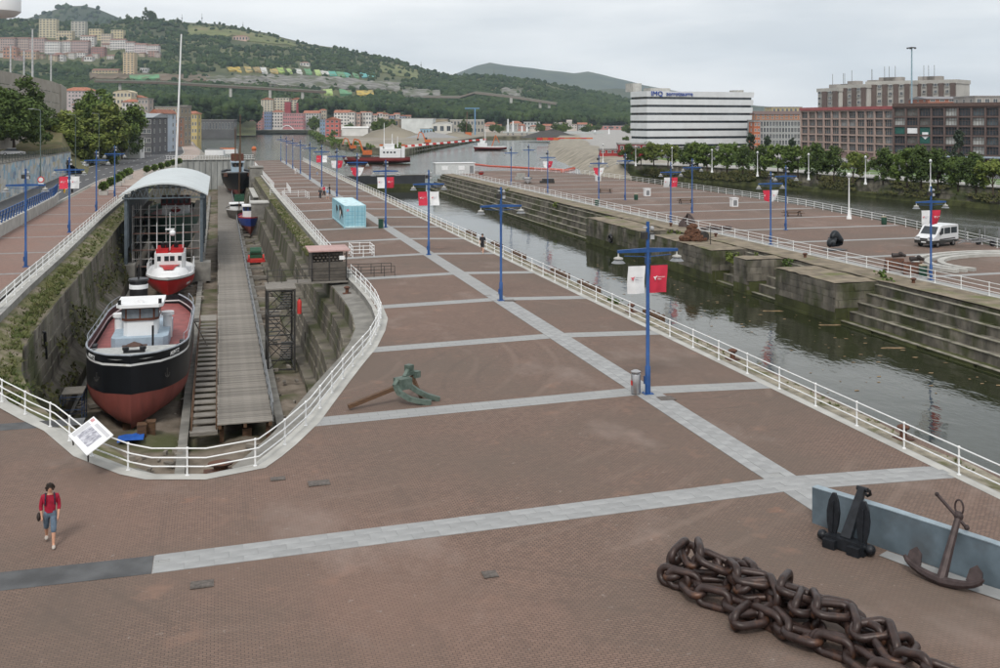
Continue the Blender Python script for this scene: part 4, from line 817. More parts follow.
for z in (1.4, 3.3, 5.2, 7.1):
    for a_, c_ in zip(SX, SX[1:]):
        y0, y1 = -.6 * (1 - abs(a_) / 3.7), -.6 * (1 - abs(c_) / 3.7)
        b = MB(); b.add([(a_, y0 + .05, z), (c_, y1 + .05, z), (c_, y1 + 1.2, z), (a_, y0 + 1.2, z), (a_, y0 + .05, z + .06), (c_, y1 + .05, z + .06), (c_, y1 + 1.2, z + .06), (a_, y0 + 1.2, z + .06)], [(0, 1, 2, 3), (7, 6, 5, 4), (0, 4, 5, 1), (2, 6, 7, 3), (1, 5, 6, 2), (3, 7, 4, 0)]); b.build('plank_deck', m_wood, sf)
        b = MB(); b.cyl((a_, y0, z + 1.0), (c_, y1, z + 1.0), .04, n=5); b.build('guard_rail', m_pole, sf); b = MB(); b.cyl((a_, y0, z + .12), (c_, y1, z + .12), .045, n=5); b.build('toe_rail', m_rail_r, sf)
for x in (-3.7, 3.7):
    for y0 in range(0, 26, 3):
        b = MB(); b.cyl((x, y0, .2), (x, y0, 8.3), .03, n=6); b.build('standard', m_pole, sf)
    for z in (1.4, 3.3, 5.2, 7.1): b = MB(); b.cyl((x, 0, z), (x, 25, z), .03, n=5); b.build('guard_rail', m_pole, sf); b = MB(); b.box((x - .5 * (1 if x > 0 else -1), 12.5, z), (.8, 25, .06)); b.build('plank_deck', m_wood, sf)
# ---- blue and white boat, grey launch, dark steamer
def small_boat(name, label, loc, L_, B_, D_, bands, house, rz=0):
    t = thing(name, label, 'boat', loc, rz); p_ = hull(L_, B_, D_, .36, .3, .4, 2.2, bands, t, ns=18); deck(p_, .88, t, house[3], 18); zd = p_(.5, .88, 1)[2]
    x, y, hz_ = house[0]; b = MB(); b.box((0, y, zd + hz_ * .3), (x, L_ * .28, hz_ * .6)); hh = b.build('wheelhouse', house[1], t); b = MB(); b.box((0, y, zd + hz_ * .75), (x * .96, L_ * .27, hz_ * .3)); b.build('window_band', house[2], t); b = MB(); b.box((0, y - .05, zd + hz_ * .94), (x * 1.12, L_ * .31, hz_ * .08)); b.build('roof', house[1], t)
    for i in range(3): b = MB(); b.box((-x * .3 + x * .3 * i, y - L_ * .137, zd + hz_ * .74), (x * .22, .05, hz_ * .22)); b.build('window_pane', m_glass, hh)
    return t, zd
m_bblue = M('boat blue', (.02, .05, .25), .45, var=.15)
t, zd = small_boat('blue_boat', 'small blue and white boat with red bottom beside the dock gangway', (4.9, 163.5, -6.1), 11, 3.5, 2.5, [(0, .5, 'hull_bottom', m_hred), (.5, .93, 'hull_side', m_bblue), (.93, 1, 'cap_rail', m_red)], ((2.2, 4.2, 2.3), m_bwh, m_bblue, m_deck))
b = MB(); b.box((0, 3.0, zd + .75), (2.25, .05, .5)); b.build('blue_panel', m_bblue, t); b = MB(); b.cyl((0, 4.2, zd + 2.2), (0, 4.2, zd + 3.6), .05, n=6); b.build('mast', m_whiteC, t)
t, zd = small_boat('grey_launch', 'weathered grey launch lying behind the small blue boat', (3.2, 182, -6.1), 13, 3.6, 2.2, [(0, .3, 'hull_bottom', m_hblk), (.3, .94, 'hull_side', M('launch grey', (.11, .1, .09), .6, var=.25)), (.94, 1, 'cap_rail', m_white)], ((2.3, 6, 1.3), m_whiteC, m_dark, m_wood))
b = MB(); b.cyl((.4, 3.2, zd), (.4, 3.2, zd + 11.5), .09, .05, 6); b.build('mast', m_woodb, t); b = MB(); b.box((.4, 3.2, zd + 2.4), (1.7, .5, 1.2)); b.build('net_box', M('net green', (.02, .07, .04), .8, var=.3), t)
t, zd = small_boat('steam_trawler', 'dark hulled ship with tall brown masts at the far end of the dock', (4.4, 240, -6.1), 30, 7.4, 5.3, [(0, .34, 'hull_bottom', m_hred), (.34, .96, 'hull_side', m_hblk), (.96, 1, 'cap_rail', m_grey)], ((2.8, 10, 3.6), m_lblue, m_lblue, m_grey))
b = MB(); b.box((0, 9.4, zd + 4.3), (2.9, 3.2, 1.9)); b.build('bridge_house', m_brown, t)
for x, y, h in ((-.5, 6, 14), (.6, 5.2, 17)): b = MB(); b.cyl((x, y, zd), (x, y, zd + h - 2.5), .2, .1, 8); b.build('mast', m_woodb, t)
for sd in (-1, 1): b = MB(); b.box((sd * 2.4, 5, zd + .5), (.9, 2.2, .8), .3 * sd); b.build('deck_gear', m_rust, t)
# ================================================================== gangway, stairs, tower, pavilion
gw = thing('gangway', 'long grey plank gangway running down the middle of the dock', 'gangway', (1.5, 60, -6.3)); PW = .25
pm = MB(); pm.box((0, 0, 0), (3.08, .235, .06)); pmm = pm.mesh('plank', m_wood)
for i in range(300):
    y = PW * i + .12; ob('plank', pmm, gw, (.02 * random.uniform(-1, 1), y, 1.0 + random.uniform(-.008, .008)), (random.uniform(-.01, .01), 0, random.uniform(-.006, .006)))
b = MB(); y = 75.1
while y < 218: b.box((0, y + .12, 1.0 + random.uniform(-.01, .01)), (3.08, .235, .06)); y += PW
o = b.build('plank_run', m_wood, gw); o['kind'] = 'stuff'
for x in (-1.4, 0, 1.4): b = MB(); b.box((x, 109, .85), (.18, 218, .22)); b.build('beam', m_woodb, gw)
for i in range(28):
    for x in (-1.3, 1.3): b = MB(); b.box((x, .6 + 8 * i, .3), (.25, .25, .9)); b.build('support', m_woodb, gw)
for x in (1.56,):
    for f in (.35, .75, 1.05): b = MB(); b.bar((x, 0, 1 + f), (x, 218, 1 + f), .05, .07); b.build('hand_rail', m_grey, gw)
    for i in range(74): b = MB(); b.box((x, .1 + 3 * i, 1.5), (.06, .06, 1.15)); b.build('rail_post', m_grey, gw)
for y in (9, 22, 45, 62, 90):
    b = MB(); b.tube([(-1.5, y, 1.0), (-1.5, y, 1.9), (-1.5, y + .8, 1.9), (-1.5, y + .8, 1.0)], .03, 6); b.build('hoop', m_dark, gw)
st = thing('stair_ramp', 'wooden stair of grey treads along the left side of the gangway', 'stairs', (-.78, 60, -6.3))
tm = MB(); tm.box((0, 0, 0), (1.3, 1.02, .06)); tmm = tm.mesh('tread', m_wood)
for i in range(22): ob('tread', tmm, st, (0, 1.0 + 1.38 * i, .57 + .0205 * i), (R(-4), 0, 0))
for x in (-.69, .69): b = MB(); b.bar((x, .1, .55), (x, 31.3, 1.0), .09, .28); b.build('stringer', m_woodb, st); b = MB(); b.bar((x, .2, 1.5), (x, 31, 1.95), .04, .06); [b.box((x, .2 + 3.85 * i, 1.0 + .056 * i), (.05, .05, 1.0)) for i in range(9)]; b.build('hand_rail', m_woodb, st)
b = MB(); b.box((0, .12, .6), (1.5, .45, .2)); b.build('foot_step', m_wood, st); b = MB(); b.box((0, 32.6, 1.0), (1.5, 2.6, .08)); b.build('landing', m_wood, st); b = MB(); b.box((-1.9, 21.3, 3.0), (2.6, 1.2, .08)); [b.box((-1.4 - .0, 21.3, 2.7 - .35 * i), (.35, 1.0, .05)) for i in range(4)]; b.build('boarding_plank', m_wood, st)
b = MB(); b.bar((0, 21.3, 1), (-1.0, 21.3, 3.0), .08); b.build('boarding_strut', m_wood, st)
tw_ = thing('stair_tower', 'tall dark steel stair tower standing on the dock floor', 'stair tower', (4.45, 77.4, -6.3))
for x in (-.95, .95):
    for y in (-1.5, 1.5): b = MB(); b.box((x, y, 3.0), (.14, .14, 6.0)); b.build('leg', m_dark, tw_)
for z in (.1, 2.0, 4.0, 5.85):
    for y in (-1.5, 1.5): b = MB(); b.bar((-.95, y, z), (.95, y, z), .09); b.build('crossbar', m_dark, tw_)
    for x in (-.95, .95): b = MB(); b.bar((x, -1.5, z), (x, 1.5, z), .09); b.build('crossbar', m_dark, tw_)
for z in (.1, 2.0, 4.0):
    for y in (-1.5, 1.5): b = MB(); b.bar((-.95, y, z), (.95, y, z + 1.9), .05); b.bar((.95, y, z), (-.95, y, z + 1.9), .05); b.build('brace', m_dark, tw_)
for k in range(3):
    for i in range(8): b = MB(); f = i / 8; b.box(((-.45 if k % 2 else .45), (lerp(-1.2, 1.2, f) if k % 2 else lerp(1.2, -1.2, f)), .3 + k * 1.95 + f * 1.9), (.85, .28, .04)); b.build('tread', m_dark, tw_)
b = MB(); b.box((0, 0, 5.98), (2.15, 3.2, .1)); b.build('platform', m_wood, tw_)
fe = thing('fire_extinguisher', 'red extinguisher box on the post beside the stair tower', 'extinguisher', (5.75, 76.0, -2.2)); b = MB(); b.lathe([(.16, 0), (.16, .9), (.1, 1.0), (.04, 1.1)], n=10); b.build('cylinder', m_red, fe, True); b = MB(); b.box((0, 0, 1.15), (.12, .2, .08)); b.build('handle', m_dark, fe)
pv_ = thing('pavilion', 'small dark mesh pavilion with flat pinkish red roof at the dock edge', 'kiosk', (8.2, 79.8, -.3))
b = MB(); b.box((1.0, -.6, -.06), (8.2, 1.7, .12)); b.build('walkway', m_wood, pv_)
for i in range(3): b = MB(); b.box((-1.05 + 1.05 * i, .2, 2.32), (1.04, 3.4, .1)); b.build('roof_panel', M('pink red roof', (.42, .27, .25), .6, var=.12, scale=1, rnd=.08), pv_)
for x in (-1.3, 0, 1.3):
    for y in (-1.2, 1.5): b = MB(); b.box((x, y, 1.12), (.08, .08, 2.28)); b.build('column', m_dark, pv_)
m_mesh = M('brown mesh panel', (.1, .088, .075), .7, var=.15)
for i in range(2): b = MB(); b.box((-.65 + 1.3 * i, -1.2, .75), (1.2, .04, 1.4)); b.build('mesh_panel', m_mesh, pv_)
for i in range(9):
    for j in range(3): b = MB(); b.box((-1.15 + .29 * i + (.14 if j % 2 else 0), -1.2, 1.58 + .22 * j), (.15, .03, .1)); b.build('slat', m_mesh, pv_)
b = MB(); b.box((-1.3, .15, 1.1), (.04, 2.6, 2.1)); b.build('mesh_panel', m_mesh, pv_); b = MB(); b.box((0, 1.5, 1.1), (2.5, .04, 2.1)); b.build('mesh_panel', m_mesh, pv_); b = MB(); b.box((.95, -1.24, 1.75), (.4, .02, .3)); b.build('notice', m_white, pv_)
b = MB()
for x in [-4.6, -3.6, -2.4, -1.35, 1.4, 2.4, 3.4, 4.2, 5.0]:
    for y in (-1.4, .2):
        if -1.4 < x < 1.4 and y > 0: continue
        b.box((x, y, .5), (.045, .045, 1.0))
for z in (.5, 1.0): b.bar((-4.6, -1.4, z), (5.0, -1.4, z), .04); b.bar((1.4, .2, z), (5, .2, z), .04)
b.build('guard_rail', m_dark, pv_)
# ================================================================== dock gate, concrete pieces, clutter
gt = thing('dock_gate', 'ribbed grey caisson gate closing the far end of the dock', 'gate', (-2, 282, -6.6)); b = MB(); b.box((0, .8, 4), (22.6, 1.6, 8.0)); b.build('gate_body', M('gate grey', (.3, .31, .3), .7, var=.25, scale=.4, stretch=(2, 2, .3)), gt)
for i in range(15): b = MB(); b.box((-10.5 + 1.5 * i, -.2, 4), (.28, .5, 7.6)); b.build('rib', MAT['gate grey'], gt)
b = MB(); b.box((0, .8, 8.06), (23, 2.4, .12)); b.build('walkway', m_concL, gt); b = MB()
for i in range(32): b.box((-11 + .7 * i, -.3, 8.65), (.07, .07, 1.1))
b.bar((-11.2, -.3, 9.2), (11.2, -.3, 9.2), .09); b.bar((-11.2, -.3, 8.7), (11.2, -.3, 8.7), .05); b.build('guard_rail', m_whiteC, gt)
for (lab, x, y, z0, w_, d_, h_) in (('grey sloping concrete block at the far right of the dock', 8.0, 205, -6.6, 3.6, 26, 4.4), ('dark square concrete pier beside the far dock edge', 8.3, 236, -6.6, 3.0, 8, 8.0), ('stone buttress projecting from the right dock wall', 7.2, 168, -6.6, 4.4, 5, 5.4)):
    t = thing('concrete_block', lab, 'concrete block', (x, y, z0)); b = MB(); b.box((0, 0, h_ / 2), (w_, d_, h_), top=.96); b.build('body', m_conc, t); b = MB(); b.box((0, 0, h_ + .06), (w_ * 1.02, d_ * 1.01, .16)); b.build('cap', m_concL if w_ > 3.1 else m_conc, t)
wn_ = gp(256, 262, -6.2); t = thing('winch', 'green and red winch machine on the dock floor by the gangway', 'winch', (wn_.x, wn_.y, -6.3))
b = MB(); b.box((0, 0, .3), (2.2, 1.6, .35)); b.build('bed', m_red, t); b = MB(); b.cyl((-.7, 1.2, 1.3), (.7, 1.2, 1.3), .55, .55, 14); b.build('drum', M('machine green', (.02, .09, .05), .5), t, True); b = MB(); b.box((0, 1.4, .6), (1.8, 1.2, .9)); b.build('motor_block', MAT['machine green'], t)
for x in (-.9, .9): b = MB(); b.lathe([(.4, -.1), (.4, .1)], (0, 0, 0), 12); o = ob('wheel', b.mesh('wheel', m_red), t, (x, -.3, .7), (0, R(90), 0))
t = thing('trestle', 'blue tubular trestle left of the black boat bow', 'trestle', (-8.35, 65.8, -6.2))
for x in (-.6, .6):
    for y in (-1.1, 0, 1.1): b = MB(); b.cyl((x, y, 0), (x, y, 1.9), .03, n=6); b.build('leg', M('trestle blue', (.03, .05, .1), .6), t)
for z in (.3, 1.1, 1.85):
    for x in (-.6, .6): b = MB(); b.bar((x, -1.1, z), (x, 1.1, z), .04); b.build('crossbar', MAT['trestle blue'], t)
    for y in (-1.1, 1.1): b = MB(); b.bar((-.6, y, z), (.6, y, z), .04); b.build('crossbar', MAT['trestle blue'], t)
b = MB(); b.box((0, .2, 1.93), (1.2, 1.6, .06)); b.build('plank_top', m_wood, t)
tp = gp(131, 439, -6.15); b = MB(); b.grid([[(x * .35, y * .3, .12 + .16 * noise.noise(Vector((x * 1.3, y * 1.1, 2))) - .1 * (abs(x) + abs(y) > 3.2)) for x in range(-2, 3)] for y in range(-2, 3)]); o = b.build('tarpaulin', M('blue tarp', (.02, .1, .4), .5), None, True); o.location = (tp.x, tp.y, -6.15); tag(o, 'crumpled bright blue tarpaulin on the dock floor under the boat bow', 'tarpaulin')
random.seed(33)
for i, (px, py, lab) in enumerate([(142, 437, 'upright timber block under the black boat bow'), (151, 434, 'second timber block just right of the bow'), (247, 436, 'short timber prop at the near end of the gangway')]):
    p = gp(px, py, -6.3); t = thing('timber_block', lab, 'timber', (p.x, p.y, -6.4)); h_ = .8 if i < 2 else .55; b = MB(); b.box((0, 0, h_ / 2), (.5, .6, h_)); b.build('timber', m_woodb, t); b = MB(); b.box((0, 0, h_ + .04), (.55, .65, .08)); b.build('pad', m_woodb, t)
# long concrete rails and loose debris on the floor
for x, lab in ((-1.9, 'long concrete keel rail beside the boats left of the gangway'), (3.6, 'long concrete keel rail right of the plank gangway'), (-8.9, 'low concrete kerb at the foot of the left dock wall')):
    b = MB(); b.box((0, 100, .12), (.5, 205, .5)); o = b.build('keel_rail', m_conc); o.location = (x, 50, -6.45); tag(o, lab, 'concrete rail')
b = MB()
for i in range(520):
    x = random.choice((random.uniform(-8.6, -7.4), random.uniform(-2.2, -1.6), random.uniform(3.3, 5.6), random.uniform(-7, 5))); y = random.uniform(51, 60) if random.random() < .3 else random.uniform(58, 230)
    if -1.5 < x < 3.1 and y > 60: continue
    s_ = random.uniform(.08, .4); b.box((x, y, -6.3 + s_ * .3), (s_ * random.uniform(.5, 3), s_, s_ * .6), random.uniform(0, 3))
struct(b.build('dock_rubble', M('rubble', (.2, .18, .155), .95, var=.5, scale=.5)), 'stuff')
for i in range(12):
    y = 98 + i * 7.5; t = thing('shore_timber', ords[i] + ' grey timber baulk across the dock floor right of the gangway', 'timber', (4.6 + random.uniform(-.3, .3), y, -6.2), random.uniform(-.2, .2), 'timber baulks on the dock floor'); b = MB(); b.box((0, 0, .1), (2.2, .4, .35)); b.build('timber', m_wood, t)
t = thing('drain_pipe', 'black hose and pipe hanging down the left dock wall', 'pipe', (-9.6, 70, -3)); p1, p2, p3 = gp(36, 331, -.9), gp(41, 372, -3.6), gp(3, 382, -2.2); o0 = Vector((-9.6, 70, -3))
b = MB(); b.tube([p1 - o0, p1 + Vector((.5, 0, -.1)) - o0, p2 + Vector((.35, 0, 0)) - o0], .09, 8); b.build('pipe', m_black, t, True); b = MB(); b.tube([p1 - o0, p1.lerp(p3, .35) + Vector((.1, 0, -.25)) - o0, p1.lerp(p3, .75) - o0, p3 - o0], .05, 7); b.build('hose', m_grey, t, True)
# ================================================================== people
def skin(name, J, edges, mat, parent, sub=1, root=None):
    me = bpy.data.meshes.new(name); bm = bmesh.new(); ly = bm.verts.layers.skin.verify(); V = {}
    for k, (p, r) in J.items():
        v = bm.verts.new(p); v[ly].radius = (r, r) if not isinstance(r, tuple) else r; V[k] = v
        v[ly].use_root = (k == (root or next(iter(J))))
    for a, b in edges: bm.edges.new((V[a], V[b]))
    bm.to_mesh(me); bm.free(); o = bpy.data.objects.new(name, me); col.objects.link(o)
    o.modifiers.new('s', 'SKIN').use_smooth_shade = True; m = o.modifiers.new('u', 'SUBSURF'); m.levels = sub; m.render_levels = sub
    dg = bpy.context.evaluated_depsgraph_get(); m2 = bpy.data.meshes.new_from_object(o.evaluated_get(dg)); bpy.data.objects.remove(o)
    m2.materials.clear(); m2.materials.append(mat); m2.polygons.foreach_set('use_smooth', [True] * len(m2.polygons)); return ob(name, m2, parent)
def person(label, loc, rz, top, legs, hair=None, stride=.28, arms=(.25, -.2), sleeve=.6, leglen=.62, detail=False, H=1.68, group=None, shoes=None):
    """stands at loc facing local -Y, walking"""
    t = thing('person', label, 'person', loc, rz, group); k = H / 1.7; s = stride
    V3 = lambda x, y, z: (x * k, y * k, z * k)
    J = {'pel': (V3(0, 0, .95), (.115 * k, .08 * k)), 'waist': (V3(0, 0, 1.1), (.1 * k, .07 * k)), 'chest': (V3(0, 0, 1.3), (.115 * k, .08 * k)), 'neckb': (V3(0, .01, 1.43), .065 * k), 'neck': (V3(0, -.005, 1.5), .05 * k), 'head': (V3(0, -.02, 1.585), (.078 * k, .09 * k)), 'crown': (V3(0, -.01, 1.66), (.065 * k, .075 * k))}
    E_ = [('pel', 'waist'), ('waist', 'chest'), ('chest', 'neckb'), ('neckb', 'neck'), ('neck', 'head'), ('head', 'crown')]
    for i, sd in enumerate((-1, 1)):
        f = s * (1 if i else -1); n = 'lr'[i]
        hip = V3(sd * .09, 0, .9); kn = V3(sd * .095, -f * .55 - .03, .5); an = V3(sd * .09, -f + (.05 if f < 0 else 0), .09 + (.05 if f < 0 else 0)); toe = V3(sd * .1, -f - .14 + (.05 if f < 0 else 0), .04)
        J.update({n + 'hip': (hip, .07 * k), n + 'kn': (kn, .052 * k), n + 'ca': (Vector(kn).lerp(Vector(an), .35), .056 * k), n + 'an': (an, .036 * k), n + 'toe': (toe, .034 * k)})
        E_ += [('pel', n + 'hip'), (n + 'hip', n + 'kn'), (n + 'kn', n + 'ca'), (n + 'ca', n + 'an'), (n + 'an', n + 'toe')]
        g = arms[i]; shd = V3(sd * .19, 0, 1.38); el = V3(sd * .24, -g * .35 + .03, 1.1); wr = V3(sd * .22, -g - .03, .88); hd = V3(sd * .21, -g - .06, .8)
        J.update({n + 'sh': (shd, .045 * k), n + 'el': (el, .042 * k), n + 'wr': (wr, .028 * k), n + 'hd': (hd, (.036 * k, .02 * k))}); E_ += [('chest', n + 'sh'), (n + 'sh', n + 'el'), (n + 'el', n + 'wr'), (n + 'wr', n + 'hd')]
        if detail:
            for q in range(4):
                J[n + 'f%d' % q] = (Vector(hd) + Vector(((q - 1.5) * .017 * .4, (q - 1.5) * .018, -.075 - .01 * (q in (1, 2)))) * k, .009 * k); E_.append((n + 'hd', n + 'f%d' % q))
            J[n + 'th'] = (Vector(hd) + Vector((-sd * .02, -.05, -.03)) * k, .01 * k); E_.append((n + 'hd', n + 'th'))
    skin('body', J, E_, m_skin, t, 2 if detail else 1)
    up = {a: J[a] for a in ('waist', 'chest', 'lsh', 'rsh')}; up['hem'] = (V3(0, 0, .9), (.19 * k, .145 * k)); up['waist'] = (J['waist'][0], (.155 * k, .125 * k)); up['chest'] = (J['chest'][0], (.175 * k, .135 * k)); up['col'] = (V3(0, .0, 1.42), (.085 * k, .075 * k))
    E2 = [('waist', 'hem'), ('waist', 'chest'), ('chest', 'col')]
    for n in 'lr':
        up[n + 'sh'] = (J[n + 'sh'][0], .075 * k); a, b_ = Vector(J[n + 'el'][0]), Vector(J[n + 'wr'][0]); up[n + 'el'] = (a, .057 * k); E2 += [('chest', n + 'sh'), (n + 'sh', n + 'el')]
        if sleeve > .5: up[n + 'cu'] = (a.lerp(b_, sleeve - .3), .05 * k); E2.append((n + 'el', n + 'cu'))
    skin('top', up, E2, top, t, 2 if detail else 1, 'waist')
    lo = {'pel': (V3(0, 0, .93), (.16 * k, .125 * k)), 'w': (V3(0, 0, 1.03), (.135 * k, .11 * k))}; E3 = [('pel', 'w')]
    for n in 'lr':
        h_, kn, an = (Vector(J[n + q][0]) for q in ('hip', 'kn', 'an')); lo[n + 'h'] = (h_ - Vector((0, 0, .05 * k)), .108 * k); lo[n + 'k'] = (kn, .085 * k); E3 += [('pel', n + 'h'), (n + 'h', n + 'k')]
        if leglen > .5: lo[n + 'c'] = (kn.lerp(an, min(.97, (leglen - .5) * 2)), .068 * k); E3.append((n + 'k', n + 'c'))
    skin('trousers', lo, E3, legs, t, 2 if detail else 1, 'pel')
    for n in 'lr':
        an, to = Vector(J[n + 'an'][0]), Vector(J[n + 'toe'][0]); b = MB(); d = (to - an); d.z = 0; b.ball((0, 0, 0), 1, 10, 6); c = an.lerp(to, .55); zf = an.z - .075 * k
        b.v = [(x * .052 * k + c.x, y * .135 * k + c.y, max(z, -.5) * .055 * k + zf + .03 * k) for x, y, z in b.v]; b.build('shoe', shoes or M('shoe', (.4, .36, .32), .7), t, True)
    b = MB(); b.ball((0, .02 * k, 1.615 * k), .104 * k, 12, 8, (.95, 1.05, 1)); 
    hc = b.build('hair', hair or m_hair, t, True)
    if detail:
        random.seed(4); b = MB()      # loose curls
        for i in range(90):
            a = random.uniform(0, 6.28); e = random.uniform(-.7, 1.2); d = Vector((math.cos(a) * math.cos(e), math.sin(a) * math.cos(e), math.sin(e)))
            if d.y < -.35 and d.z < .5: continue
            b.ball(Vector((0, .03, 1.61)) * k + d * .1 * k, random.uniform(.022, .042) * k, 6, 4)
        b.build('curls', m_hair, t, True)
        b = MB(); b.add([V3(-.016, -.1, 1.58), V3(.016, -.1, 1.58), V3(0, -.135, 1.572), V3(0, -.1, 1.62), V3(0, -.1, 1.565)], [(0, 2, 3), (2, 1, 3), (0, 4, 2), (4, 1, 2)]); b.build('nose', m_skin, t)
        for sd in (-1, 1): b = MB(); b.ball(V3(sd * .033, -.098, 1.61), .012 * k, 8, 5); b.build('eye', M('eye dark', (.03, .02, .015), .3), t, True); b = MB(); b.ball(V3(sd * .084, 0, 1.59), .022 * k, 6, 5, (.5, 1, 1)); b.v = b.v; b.build('ear', m_skin, t)
        b = MB(); b.tube([V3(-.026, -.098, 1.545), V3(0, -.107, 1.543), V3(.026, -.098, 1.545)], .006 * k, 6); b.build('mouth', M('lips', (.35, .09, .08), .5), t)
    return t
wpos = gp(50, 543, -.33)
wm = person('woman in red top and grey capri trousers walking with a backpack', (wpos.x, wpos.y, zp(wpos.x)), R(8), M('crimson knit', (.3, .008, .03), .8, var=.12, scale=9), M('grey blue denim', (.1, .14, .19), .85, var=.15, scale=12), detail=True, sleeve=.85, leglen=.66, stride=.3, arms=(.02, .12), H=1.74)
m_navy = M('navy strap', (.012, .014, .035), .7)
for sd in (-1, 1): b = MB(); b.tube([(sd * .1, .16, 1.2), (sd * .115, .1, 1.46), (sd * .115, -.05, 1.5), (sd * .125, -.155, 1.38), (sd * .13, -.12, 1.2), (sd * .14, .1, 1.12)], .02, 6); b.build('backpack_strap', m_navy, wm)
b = MB(); b.ball((0, .2, 1.25), .17, 10, 7, (.85, .5, 1.15)); b.build('backpack', m_navy, wm, True); b = MB(); b.ball((-.3, .04, .83), .12, 10, 6, (.5, 1, 1.1)); b.build('handbag', M('dark bag', (.03, .022, .02), .6), wm, True)
b = MB(); b.cyl((-.33, -.1, .5), (-.33, -.1, .5), .001); 
mt = [M('cloth %d' % i, c, .85) for i, c in enumerate(((.05, .05, .055), (.5, .04, .08), (.2, .35, .6), (.02, .02, .025), (.6, .6, .6), (.25, .3, .4), (.5, .32, .05), (.3, .25, .2)))]
for i, (px, py, tp_, lg, lab) in enumerate([(320.2, 199.6, 0, 3, 'visitor in dark clothes at the left of the small group'), (324, 196.5, 1, 3, 'visitor in a bright red top in the small group'), (327.5, 199.8, 2, 4, 'visitor in light blue shirt and white shorts'), (329.6, 195.6, 3, 0, 'visitor in black at the right of the small group')]):
    p = gp(px, py, -.05); person(lab, (p.x, p.y, zp(p.x)), R(30 * i), mt[tp_], mt[lg], stride=.1, leglen=.5 if lg == 4 else .95, H=1.75, group='visitors on the plaza')
p = gp(295.3, 175, -.05); person('far visitor in white walking past the ninth lamp', (p.x, p.y, zp(p.x)), R(180), mt[4], mt[4], leglen=.9, group='visitors on the plaza')
p = gp(317, 176, -.05); person('far visitor in grey between the distant lamps', (p.x, p.y, zp(p.x)), R(0), mt[7], mt[5], leglen=.9, group='visitors on the plaza')
p = gp(482.5, 253.5, -.15); person('runner in black shorts and yellow bib beside the canal railing', (p.x, p.y, zp(p.x)), R(-20), mt[3], mt[3], stride=.4, arms=(.35, -.3), sleeve=.3, leglen=.4, H=1.78)
for px, py, a, c, lab in ((64.4, 194, 3, 6, 'walker in black top and tan trousers on the left promenade'), (72.2, 194, 3, 3, 'walker dressed in black on the left promenade')):
    p = gp(px, py, ZL); person(lab, (p.x, p.y, ZL), R(180), mt[a], mt[c], leglen=.95, H=1.75, group='walkers on the promenade')
# ================================================================== shipping container
c0 = gp(344, 227.5); ct = thing('shipping_container', 'pale blue shipping container with a torn hole painted on its side', 'container', (13.55, 114.3, zp(14.8)))
m_cb = M('container blue', (.27, .49, .57), .5, var=.08, scale=1); CW, CL, CH = 2.44, 12.1, 2.5
b = MB(); b.box((CW / 2, CL / 2, .12), (CW, CL, .16)); b.box((CW / 2, CL / 2, CH - .03), (CW - .04, CL - .04, .05)); b.build('roof_and_floor', M('container roof', (.5, .68, .72), .5), ct)
for x in (.05, CW - .05):
    for y in (.05, CL - .05): b = MB(); b.box((x, y, CH / 2), (.12, .12, CH)); b.build('corner_post', m_cb, ct)
for x in (.05, CW - .05):
    b = MB(); n = 40; b.grid([[(x + (.02 if i // 2 % 2 else -.02), .1 + (CL - .2) * i / n, z) for i in range(n + 1)] for z in (.2, CH - .06)]); b.build('side_panel', m_cb, ct)
    for z in (.1, CH - .06): b = MB(); b.box((x, CL / 2, z), (.12, CL - .24, .13)); b.build('side_rail', m_cb, ct)
b = MB(); b.box((CW / 2, CL - .05, CH / 2), (CW - .24, .05, CH - .1)); b.build('end_panel', m_cb, ct)
for i in range(2):
    x0 = .12 + i * 1.1; b = MB(); b.box((x0 + .55, .05, CH / 2), (1.08, .05, CH - .1)); dr = b.build('door', m_cb, ct)
    for x in (x0 + .3, x0 + .8): b = MB(); b.cyl((x, .0, .15), (x, .0, CH - .15), .02, n=6); b.build('lock_bar', M('bar blue', (.16, .38, .48), .5), dr)
    for z in (.6, 1.0, 1.4, 1.85): b = MB(); b.box((x0 + .55, .018, z), (.95, .014, .05)); b.build('hinge_strip', MAT['bar blue'], dr)
b = MB(); b.box((.42, .012, 1.98), (.26, .01, .26)); b.build('red_emblem', M('emblem pink', (.6, .2, .25), .6), ct)
tear = [(2.2, .2), (2.6, .55), (2.4, .95), (2.9, 1.3), (2.6, 1.55), (3.1, 1.9), (3.9, 2.15), (4.6, 1.8), (4.4, 1.5), (4.9, 1.6), (5.9, 2.1), (6.6, 2.2), (6.2, 1.6), (5.3, 1.0), (4.2, .75), (3.3, .6)]
b = MB(); b.ext([(CL - y if 0 else y * 1.15, z) for y, z in [(1.1, 1.25), (1.5, 1.7), (2.4, 2.1), (3.4, 2.25), (4.2, 2.15), (4.1, 1.6), (3.7, 1.1), (3.6, .5), (3.3, .7), (3.0, 1.2), (2.4, 1.45), (1.7, 1.3), (1.3, 1.0)]], Matrix(((0, 0, -1, .006), (1, 0, 0, 0), (0, 1, 0, 0), (0, 0, 0, 1))), .014); b.build('torn_hole', m_black, ct)
b = MB(); b.ext([(y * 1.15, z) for y, z in [(2.6, 1.4), (3.2, 1.75), (3.6, 1.5), (3.5, .9), (3.7, .55), (3.2, .95)]], Matrix(((0, 0, -1, -.012), (1, 0, 0, 0), (0, 1, 0, 0), (0, 0, 0, 1))), .012); b.build('peeled_flap', m_whiteC, ct)
b = MB(); b.ext([(y * 1.15, z) for y, z in [(5.4, 1.4), (6.0, 1.9), (6.9, 2.05), (7.0, 1.6), (6.3, 1.0), (6.4, 1.5)]], Matrix(((0, 0, -1, .006), (1, 0, 0, 0), (0, 1, 0, 0), (0, 0, 0, 1))), .014); b.build('torn_hole', m_black, ct)
